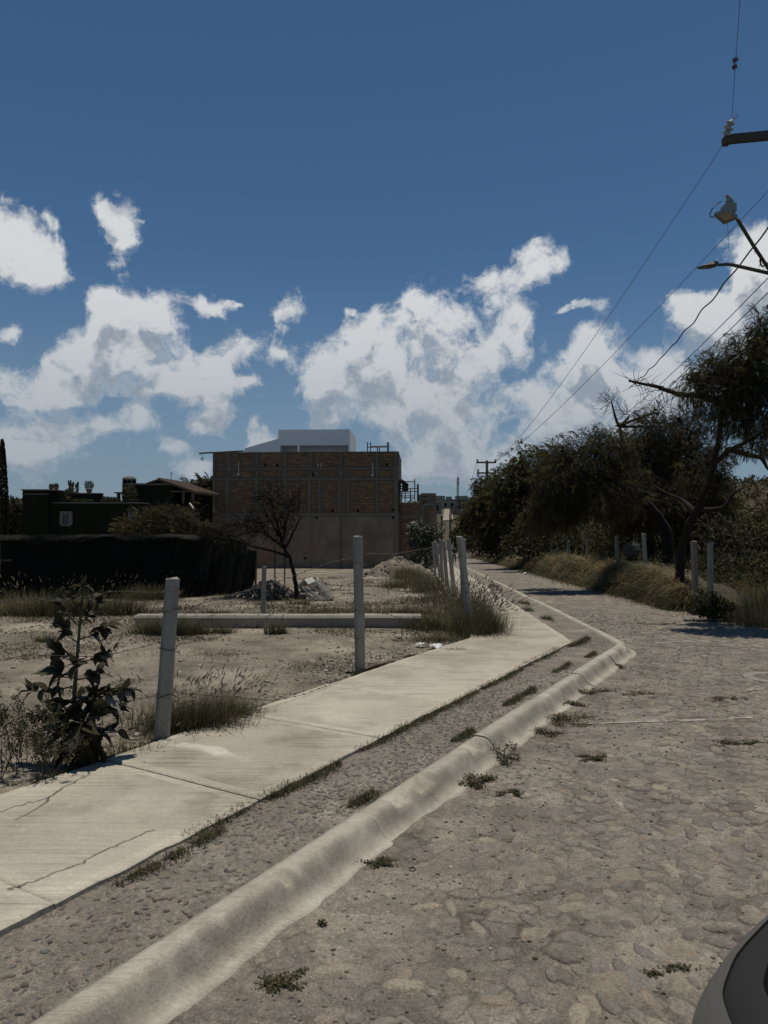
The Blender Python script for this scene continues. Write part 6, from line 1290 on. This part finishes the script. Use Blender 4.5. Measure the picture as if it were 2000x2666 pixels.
for i in range(n):
    s = STONES[i % 10]; a = rr.uniform(0, 6.28); sc = rr.uniform(.005, .022) * (1.6 if rr.uniform() < .08 else 1) * (1 + y[i] / 40); q = s[0] * (sc, sc * .7, sc * .5); c_, s_ = math.cos(a), math.sin(a)
    mb.add(np.stack([q[:, 0] * c_ - q[:, 1] * s_, q[:, 0] * s_ + q[:, 1] * c_, q[:, 2]], 1) + (x[i], y[i], z[i] + sc * .2), s[1] + s[2], 0, np.array(TONES[i % 7]) * (1.9 if rr.uniform() < .16 else 1.0))
mk('lot_gravel', mb, m_cob, tint=True, kind='stuff')
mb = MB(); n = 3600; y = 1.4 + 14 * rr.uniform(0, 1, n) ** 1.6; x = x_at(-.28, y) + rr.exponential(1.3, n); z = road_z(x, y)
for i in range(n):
    s = STONES[i % 10]; sc = rr.uniform(.003, .009) * (1 + y[i] / 10); mb.add(s[0] * (sc, sc * .8, sc * .6) + (x[i], y[i], z[i] + sc * .1), s[1] + s[2], 0, np.array(TONES[i % 7]) * (1.6 if rr.uniform() < .10 else (.45 if rr.uniform() < .22 else .9)))  # loose grit; the darkest bits imitate shade in the gaps between cobbles
mk('grit_and_gap_shade', mb, m_cob, tint=True, kind='stuff')

# ---------------------------------------------------------------- weeds on the verge and in the road
m_weed = M('weed_leaf', (.105, .095, .050), (.062, .058, .032), 8, 3, .35, .65, .85, .15, tint=True, trans=.2)
def mat_weed(label, p, rx, ry_, n, h=.03, size=(.012, .024), zf_=None, group=None, grassy=False, rot=0.0, arms=6):
    r = np.random.default_rng(int(abs(p[0] * 731) + p[1] * 917)); o = thing('weed', label, 'weed', tuple(p), group=group); c_, s_ = math.cos(rot), math.sin(rot)
    if grassy:
        x = r.uniform(-1, 1, n) * rx; k = fbm(x * 6 / max(rx, .15) + p[0] * 7, x * 0 + p[1], 3, 6) > -.20; x = x[k]; n = len(x); y = -.02 - np.abs(r.normal(0, .7, n)) * ry_ * (1 - .55 * np.abs(x / rx))
    else:
        an = r.uniform(0, 2 * np.pi, arms); q = r.integers(0, arms, n); t = r.uniform(0, 1, n) ** .6; lens = r.uniform(.45, 1.1, arms)
        x = (np.cos(an[q]) * t * lens[q] + r.normal(0, .10, n)) * rx; y = (np.sin(an[q]) * t * lens[q] + r.normal(0, .10, n)) * ry_
    x, y = x * c_ - y * s_, x * s_ + y * c_
    z = zf_(p[0] + x, p[1] + y) - p[2]; mb = MB()
    if grassy: blades(mb, np.stack([x, y, z - .004], 1), r.uniform(.4, 1.2, n) * h, r.uniform(0, 6.28, n), r.uniform(.5, 2.0, n), r.uniform(.0025, .0055, n), tints_for(r, n, .55, 1.25), seg=2)
    else: scatter(mb, *LEAF, np.stack([x, y, z + r.uniform(.002, h, n) * (1 - t * .6)], 1), frames(norm(r.normal(size=(n, 3)) * (1, 1, .45)), r.normal(0, .5, n)), r.uniform(*size, n), tints_for(r, n, .5, 1.3))
    mk('leaves', mb, m_weed, o, tint=True, world=False, kind='stuff')
    if not grassy:
        st = MB()
        for a in range(arms):
            k = np.linspace(0, 1, 6); xx, y2 = np.cos(an[a]) * k * lens[a] * rx, np.sin(an[a]) * k * lens[a] * ry_; xx, y2 = xx * c_ - y2 * s_, xx * s_ + y2 * c_; st.tube(np.stack([xx, y2, zf_(p[0] + xx, p[1] + y2) - p[2] + .006], 1), .0018, 4, cap=False)
        mk('stems', st, m_twig, o, world=False)
    return o
vz = lambda x, y: zg(y) - .02
ang = math.atan2(D1[1], D1[0])
for u, v, L, lab in ((440, 2218, .28, 'long grassy weed in the pavement gap nearest the camera'), (560, 2130, .22, 'grassy weed in the pavement gap, second from the camera'), (705, 2060, .12, 'small grassy weed tuft in the pavement gap'), (800, 2020, .26, 'grassy weed strip in the pavement gap beside the narrow tuft'), (985, 1920, .30, 'grassy weed in the pavement gap opposite the kerb notch'), (1075, 1878, .3, 'grassy weed strip midway along the pavement gap'), (1180, 1826, .38, 'grassy weed strip farther along the pavement gap'), (1300, 1765, .5, 'grassy weed strip before the pavement corner'), (1400, 1712, .55, 'grassy weed strip near the pavement corner'), (1500, 1672, .4, 'grassy weed tuft at the pavement corner')):
    q = on_ground(u, v, -.03); mat_weed(lab, tuple(q), L * 1.25, .05 + q[1] * .004, int(800 + 110 * q[1]), .04 + .003 * q[1], zf_=vz, grassy=True, rot=ang, group='grassy weeds in the pavement gap')
for u, v, L, lab in ((930, 2075, .13, 'little weed on the verge beside the kerb joint'), (1195, 1912, .16, 'weed on the verge against the chipped kerb'), (1325, 1822, .2, 'weed clump on the verge at the second kerb notch'), (1455, 1738, .3, 'tall weed on the verge near the kerb bend'), (1530, 1705, .2, 'low weed on the verge at the kerb bend'), (1365, 1800, .16, 'small weed midway on the verge by the kerb')):
    q = on_ground(u, v, -.03); mat_weed(lab, tuple(q), L * 1.1, .07, int(420 + 60 * q[1]), .055, zf_=vz, grassy=True, rot=ang, group='weeds on the verge beside the kerb')
for q, lab, L in (((3.05, 13.5), 'weed strip in the kerb line just past the bend', .5), ((3.3, 17), 'weed strip in the far kerb line', .7), ((3.62, 24), 'farthest weed strip beside the kerb', .9), ((3.05, 15.3), 'weed patch on the narrow far verge', .5)): mat_weed(lab, (q[0], q[1], float(zg(q[1]))), .1, L, 700, .09, zf_=vz, grassy=True)
rz_ = lambda x, y: road_z(x, y)
for u, v, rx, ry_, n, h, lab in ((735, 2550, .13, .10, 520, .02, 'star-shaped mat weed nearest the camera in the road'), (840, 2398, .022, .02, 70, .03, 'tiny weed sprig in the dirt beside the star-shaped weed'), (975, 2240, .15, .06, 460, .025, 'flat weed at the toe of the kerb below the joint'), (1232, 2035, .20, .16, 900, .06, 'thick leafy mat weed beside the kerb'), (1290, 1962, .26, .24, 1300, .09, 'largest bushy mat weed against the kerb'), (1335, 2060, .12, .08, 260, .03, 'small flat weed right of the thick mat weed'),
        (1435, 1870, .38, .30, 1200, .06, 'sprawling weed patch along the kerb toe before the chipped part'), (1405, 1905, .28, .16, 500, .04, 'thin weed patch beyond the largest mat weed'), (1525, 1800, .34, .14, 700, .06, 'weed patch along the kerb toe nearer the bend'), (1470, 1830, .3, .14, 600, .05, 'weed patch beside the pale kerb spill'), (1610, 1735, .2, .1, 300, .05, 'weed by the kerb toe at the bend'),
        (1550, 1972, .16, .10, 260, .03, 'sparse weed among the cobbles in mid road'), (1930, 1940, .24, .12, 420, .04, 'dark weed among cobbles at the right edge'), (1885, 1822, .30, .10, 360, .03, 'flat weed patch below the manhole'), (1700, 2535, .07, .03, 120, .015, 'small dark weed left of the mossy streak near the car'), (1770, 2520, .10, .03, 160, .012, 'mossy weed streak among cobbles near the car'), (1665, 1805, .2, .1, 200, .03, 'little weed in the cobbles beyond the pale line'), (1540, 1975, .1, .05, 100, .02, 'tiny weed beside the sparse mid-road weed')):
    q = on_ground(u, v, -.12); q[2] = float(road_z(q[0], q[1])); mat_weed(lab, tuple(q), rx, ry_, n, h, zf_=rz_, size=(.010, .02) if q[1] < 4 else (.014, .026), group='mat weeds in the road')
q = on_ground(1081, 2168, -.12); grass_clump('single small grass tuft in the dirt below the kerb joint', (q[0], q[1], float(road_z(q[0], q[1]))), 26, .07, .03, 0, lean=(.6, 1.5), w=(.003, .005))
q = on_ground(1190, 1690, 0); grass_clump('small tuft sprouting on the pavement surface', (q[0], q[1], float(zg(q[1]))), 120, .09, (.12, .05), 0, lean=(.6, 1.6), w=(.004, .007))

# the big-leaved weed by the nearest post
m_tob = M('broad_leaf', (.066, .060, .034), (.043, .040, .024), 5, 4, .35, .65, .7, .08, rnd=.4, trans=.25)
m_tobu = M('broad_leaf_pale', (.19, .18, .15), (.14, .135, .11), 5, 4, .35, .65, .6, .3, rnd=.2, trans=.2)
m_stem = M('weed_stem', (.075, .075, .05), (.05, .05, .036), 8, 3, rough=.8)
b0 = on_ground(196, 1990, -.04); Yt = b0[1]; weed = thing('broad_leaf_weed', 'tall dark broad-leaved weed with an upright stem left of the nearest post', 'weed', tuple(b0))
def leaf_mesh(r, curl):
    n = 7; t = np.linspace(0, 1, n); w = .34 * np.sin(np.pi * t ** .75) * (1 - .25 * t) + .005; z = -curl * t ** 2; tw = r.uniform(-.25, .25); wave = .04 * np.sin(t * 7 + r.uniform(0, 6))
    L_, C, R_ = [np.stack([t, s * w, z + .10 * abs(s) * w * 2 + s * tw * w * t + wave * abs(s)], 1) for s in (-1, 0, 1)]; return MB().grid(np.stack([L_, C, R_], 1))
rt = np.random.default_rng(77); LM = [mesh('leaf', leaf_mesh(rt, c), m_tob, True) for c in (.05, .18, .35, .5, .1, .28)] + [mesh('leaf', leaf_mesh(rt, c), m_tobu, True) for c in (.1, .3)]
stp = [b0 - (0, 0, .05), V(193, 1900, Yt), V(194, 1806, Yt), V(202, 1700, Yt + .01), V(210, 1600, Yt + .01), V(216, 1545, Yt), V(224, 1512, Yt)]
mb = MB(); mb.tube(stp, [.018, .017, .015, .012, .009, .006, .003], 8); mk('stem', mb, m_stem, weed, smooth=True)
count = 0
def put_leaf(p, d, s, roll=None, pale=None):
    global count
    me = LM[int(rt.integers(0, 6))] if not (pale if pale is not None else rt.uniform() < .18) else LM[6 + int(rt.integers(0, 2))]
    o = link('leaf', me, weed, tuple(np.array(p) - b0)); R = frames(norm(np.array(d))[None], np.array([rt.normal(0, .5) if roll is None else roll]))[0]
    from mathutils import Matrix
    o.rotation_euler = Matrix([[R[j][i] for j in range(3)] for i in range(3)]).to_euler(); o.scale = (s, s * rt.uniform(.8, 1.1), s); count += 1
br_ = MB()
ENDS = [(1760, 75, 1800, .06, .10, 7), (1790, 140, 1835, -.12, .10, 5), (1830, 70, 1868, .02, .09, 6), (1700, 140, 1690, .02, .10, 6), (1740, 125, 1745, -.05, .14, 4), (1650, 150, 1625, .0, .10, 6), (1610, 150, 1560, .02, .09, 5), (1640, 285, 1625, .03, .09, 6), (1700, 300, 1690, .05, .10, 6), (1745, 262, 1745, -.05, .10, 6), (1790, 340, 1795, .06, .10, 9), (1800, 285, 1805, -.06, .13, 6), (1830, 318, 1840, .0, .13, 6), (1850, 260, 1850, -.1, .14, 5), (1870, 335, 1905, .04, .10, 5), (1600, 262, 1555, -.03, .10, 5), (1570, 180, 1545, .0, .08, 4), (1590, 235, 1600, .06, .08, 4), (1890, 120, 1900, .05, .09, 6), (1720, 195, 1720, -.14, .12, 4), (1800, 230, 1810, .15, .13, 5), (1860, 150, 1850, -.10, .14, 5), (1880, 210, 1880, -.16, .16, 5)]
for vs, ue, ve, dy, sz, n in ENDS:
    a = V(np.interp(vs, [1512, 1600, 1700, 1806, 1990], [224, 210, 202, 194, 196]), vs + 25, Yt); e = V(ue, ve, Yt + dy); mid = (a + e) / 2 - np.array((0, 0, .02)); br_.tube([a, mid, e], [.006, .004, .0025], 5, cap=False); d0 = norm(e - a)
    for k in range(int(n * 2.7)): t = rt.uniform(.3, 1); p = a * (1 - t) + e * t; dd = norm(d0 * .8 + norm(rt.normal(size=3)) * .9 + np.array((0, 0, .05))); put_leaf(p, dd, sz * .98 * rt.uniform(.55, 1.3))
mk('branch', br_, m_stem, weed, smooth=True)
for u, v, du, dv_, s in ((215, 1522, 12, -45, .12), (212, 1528, -40, -20, .13), (220, 1525, 55, 10, .16), (215, 1530, 40, -15, .10), (208, 1545, -60, 0, .14), (205, 1930, 40, 60, .28), (215, 1920, 70, 40, .26), (200, 1930, -10, 70, .27), (240, 1900, 60, 80, .25), (190, 1920, -50, 60, .24), (225, 1930, 10, 80, .30), (250, 1930, 30, 60, .26), (170, 1900, -70, 50, .2), (160, 1760, -40, 90, .22), (165, 1740, -45, 60, .2), (225, 1835, 70, 25, .2), (200, 1830, -55, 70, .2), (260, 1905, 55, 55, .2), (225, 1890, 10, 70, .27), (185, 1880, 5, 80, .26), (215, 1870, -30, 80, .26), (240, 1945, -20, 70, .26), (200, 1955, 30, 45, .26), (180, 1950, -40, 40, .24)):
    p = V(u, v, Yt + rt.uniform(-.1, .1)); q = V(u + du, v + dv_, Yt + rt.uniform(-.12, .05)); put_leaf(p, q - p, s * (.72 if v < 1700 else .9), pale=False)
# fine-leaved bush at the left edge
b1 = on_ground(70, 2045, -.05); fb = thing('fine_leaf_bush', 'twiggy fine-leaved bush at the left edge below the broad-leaved weed', 'bush', tuple(b1)); r = np.random.default_rng(91); out, tips = [], []
for k in range(46):
    p = np.array([r.uniform(-.45, .30), r.uniform(-.02, .45), -.02]); p[0] = min(p[0], .12 + .58 * p[1]); grow(r, p, (r.normal(0, .35), r.normal(0, .3), 1), r.uniform(.16, .34), .004, 0, 2, out, tips, .2, .08, .6, (1, 3), .6, 5)
mk('stems', limbs_mesh(out, (0, 1, 2), 4), m_twig, fb, world=False, kind='stuff'); tp = np.array([t[0] for t in tips]); td = np.array([t[1] for t in tips]); k = r.integers(0, len(tp), 7000)
mb = MB(); scatter(mb, *LEAF, tp[k] + r.normal(0, .012, (7000, 3)), frames(norm(td[k] + r.normal(0, .7, (7000, 3))), r.uniform(0, 6, 7000)), r.uniform(.012, .026, 7000), tints_for(r, 7000, .6, 1.4)); mk('leaves', mb, m_weed, fb, tint=True, world=False, kind='stuff')
grass_clump('thin dry stems between the broad-leaved weed and the nearest post', GL(330, 1958), 160, .22, (.22, .08), 30, lean=(.2, 1.0), w=(.002, .004))

# ---------------------------------------------------------------- litter, person, car
m_paper = M('white_litter', (.62, .62, .60), rough=.8)
for u, v, s, lab, dz in ((1739, 1566, .09, 'crumpled white litter at the foot of the right bank', -.1), (1370, 1495, .12, 'white scrap on the far right verge', -.1), (1136, 1688, .08, 'white broken tile at the pavement edge by the grass', -.02), (260, 1717, .06, 'white scrap on the bare earth behind the broad-leaved weed', -.05), (1095, 1682, .06, 'second white chip near the broken tile', -.02)):
    q = on_ground(u, v, dz); r = np.random.default_rng(u); n = 6; g_ = np.stack(np.meshgrid(np.linspace(-1, 1, n), np.linspace(-1, 1, n), indexing='ij') + [np.zeros((n, n))], -1) * s; g_[..., 2] = r.uniform(0, s * .7, (n, n)); g_[..., :2] += r.normal(0, s * .15, (n, n, 2)); o = mk('litter', MB().grid(g_), m_paper); o.location = (q[0], q[1], q[2] + .01); tag(o, lab, 'litter', None)
q = on_ground(1074, 2258, -.12); mb = MB(); an = np.linspace(0, 2 * np.pi, 16); mb.tube(np.stack([.016 * np.cos(an), .016 * np.sin(an), .005 + .002 * np.sin(an)], 1), .003, 5, cap=False); o = mk('metal_ring', mb, m_steel); o.location = (q[0], q[1], float(road_z(q[0], q[1]))); tag(o, 'small dark metal ring lying in the road dirt', 'ring')
q = on_ground(1340, 1568 + 400, -.12)

def skin(name, verts, edges, radii, mat_, parent, root=0):
    me = bpy.data.meshes.new(name); me.from_pydata([tuple(v) for v in verts], edges, []); me.materials.append(mat_); o = link(name, me, parent); md = o.modifiers.new('skin', 'SKIN'); md.use_smooth_shade = True
    for i, rr_ in enumerate(radii): me.skin_vertices[0].data[i].radius = (rr_, rr_) if not isinstance(rr_, tuple) else rr_
    me.skin_vertices[0].data[root].use_root = True; sb = o.modifiers.new('sub', 'SUBSURF'); sb.levels = sb.render_levels = 1; return o
fy = 50.0; fz = V(0, 1468, fy)[2]; px_ = V(1183, 1468, fy)[0]; pe = thing('person', 'person in dark top and grey trousers walking away along the distant pavement', 'person', (px_, fy, fz)); hh = (V(0, 1421, fy)[2] - fz) / 1.72
m_skin = M('skin', (.16, .095, .065), rough=.7); m_top = M('dark_top', (.035, .034, .034), rough=.9); m_trs = M('grey_trousers', (.12, .12, .125), rough=.9); m_shoe = M('pale_shoe', (.4, .4, .4), rough=.7); m_hair = M('dark_hair', (.02, .018, .016), rough=.8)
def sc_(L): return [np.array(v) * hh for v in L]
bv = sc_([(0, 0, .95), (0, .02, 1.15), (0, .03, 1.38), (0, .04, 1.48), (0, .05, 1.58), (0, .05, 1.66), (-.19, .03, 1.40), (-.25, .0, 1.13), (-.22, .08, .90), (.19, .03, 1.40), (.26, .04, 1.13), (.22, -.06, .92), (-.09, 0, .90), (-.10, .12, .50), (-.10, -.02, .09), (-.10, .12, .05), (.09, 0, .90), (.10, -.02, .50), (.10, -.2, .14), (.10, -.1, .05)])
be = [(0, 1), (1, 2), (2, 3), (3, 4), (4, 5), (2, 6), (6, 7), (7, 8), (2, 9), (9, 10), (10, 11), (0, 12), (12, 13), (13, 14), (14, 15), (0, 16), (16, 17), (17, 18), (18, 19)]
skin('body', bv, be, [r * hh for r in (.13, .13, .15, .06, .085, .08, .065, .045, .032, .065, .045, .032, .09, .06, .042, .035, .09, .06, .042, .035)], m_skin, pe)
skin('shirt', bv[:3] + bv[6:8] + bv[9:11], [(0, 1), (1, 2), (2, 3), (3, 4), (2, 5), (5, 6)], [r * hh for r in (.155, .155, .175, .085, .062, .085, .062)], m_top, pe)
skin('trousers', [bv[0], bv[12], bv[13], bv[14], bv[16], bv[17], bv[18]], [(0, 1), (1, 2), (2, 3), (0, 4), (4, 5), (5, 6)], [r * hh for r in (.15, .105, .08, .062, .105, .08, .062)], m_trs, pe)
skin('hair', sc_([(0, .045, 1.61), (0, .04, 1.69)]), [(0, 1)], [.098 * hh, .085 * hh], m_hair, pe)
for a, b in ((14, 15), (18, 19)): skin('shoe', [bv[a] - (0, 0, .03 * hh), bv[b]], [(0, 1)], [.055 * hh, .045 * hh], m_shoe, pe)

# the car the picture is taken beside: only its rounded front end reaches into the corner
m_paint = M('grey_car_paint', (.10, .094, .084), (.092, .087, .078), 3, 3, rough=.5, spec=.4)
m_trim = M('black_trim', (.022, .021, .020), rough=.6)
car = thing('parked_car', 'grey car whose rounded front corner reaches into the bottom right of the picture', 'car', (1.3, 0, 0))
PL = np.array([(-.036 + x_, y_) for x_, y_ in [(.52, -2.6), (.50, -1.5), (.50, .2), (.505, .8), (.525, 1.10), (.562, 1.275), (.66, 1.41), (.86, 1.595), (1.08, 1.70), (1.45, 1.76), (1.82, 1.70), (2.04, 1.595), (2.24, 1.41), (2.34, 1.275), (2.375, 1.10), (2.395, .8), (2.40, .2), (2.40, -1.5), (2.38, -2.6)]])
u_ = np.linspace(0, 1, len(PL)); uu = np.linspace(0, 1, 150); PP = np.stack([np.interp(uu, u_, PL[:, i]) for i in range(2)], 1)
for _ in range(5): PP[1:-1] = (PP[:-2] + 2 * PP[1:-1] + PP[2:]) / 4
tg = norm(np.gradient(PP, axis=0)); nin = np.stack([tg[:, 1], -tg[:, 0]], 1)
def level(inset, z): q = PP + nin * inset; return np.c_[q, np.full(len(q), z)]
mk('body', MB().grid(np.array([level(i, z) for i, z in ((.10, .24), (.03, .34), (.01, .48), (.0, .62), (.0, .70), (.012, .76), (.035, .805), (.062, .832))])[:, ::-1]), m_paint, car, smooth=True)
mk('headlight', MB().grid(np.array([level(i, z) for i, z in ((.064, .828), (.075, .840), (.11, .860), (.125, .865))])[:, 30:-30][:, ::-1]), m_trim, car, smooth=True)
mk('hood_edge', MB().grid(np.array([level(i, z) for i, z in ((.064, .828), (.075, .840), (.11, .860), (.125, .865))])[:, :31][:, ::-1]), m_trim, car, smooth=True)
hd = np.array([level(i, z) for i, z in ((.133, .850), (.133, .869), (.16, .884), (.24, .905), (.40, .925), (.70, .945))]); mk('hood', MB().grid(hd[:, 30:-30][:, ::-1]), m_paint, car, smooth=True)
mb = MB(); cab = [[(.66, -.55, .95), (2.24, -.55, .95), (2.02, -1.15, 1.42), (.88, -1.15, 1.42)], [(.88, -1.15, 1.42), (2.02, -1.15, 1.42), (2.0, -2.5, 1.46), (.9, -2.5, 1.46)]]
mb.add(cab[0], [(0, 1, 2, 3)]); mk('windscreen', mb, m_glass, car); mb = MB(); mb.add(cab[1], [(0, 1, 2, 3)]); mk('roof', mb, m_paint, car)
mb = MB(); mb.add([(.60, -.55, .92), (.88, -1.15, 1.42), (.9, -2.5, 1.46), (.58, -2.5, .92), (.58, .3, .90)], [(4, 3, 2, 1, 0)]); mk('side_window', mb, m_glass, car)
w_ = MB(); w_.lathe([(.20, -.1), (.32, -.1), (.33, -.06), (.33, .08), (.30, .10), (.2, .09)], (0, 0, 0), 28); vv = np.concatenate(w_.v); w_.v = [vv[:, [2, 0, 1]] + (.60, .55, .20)]; mk('wheel', w_, m_trim, car)
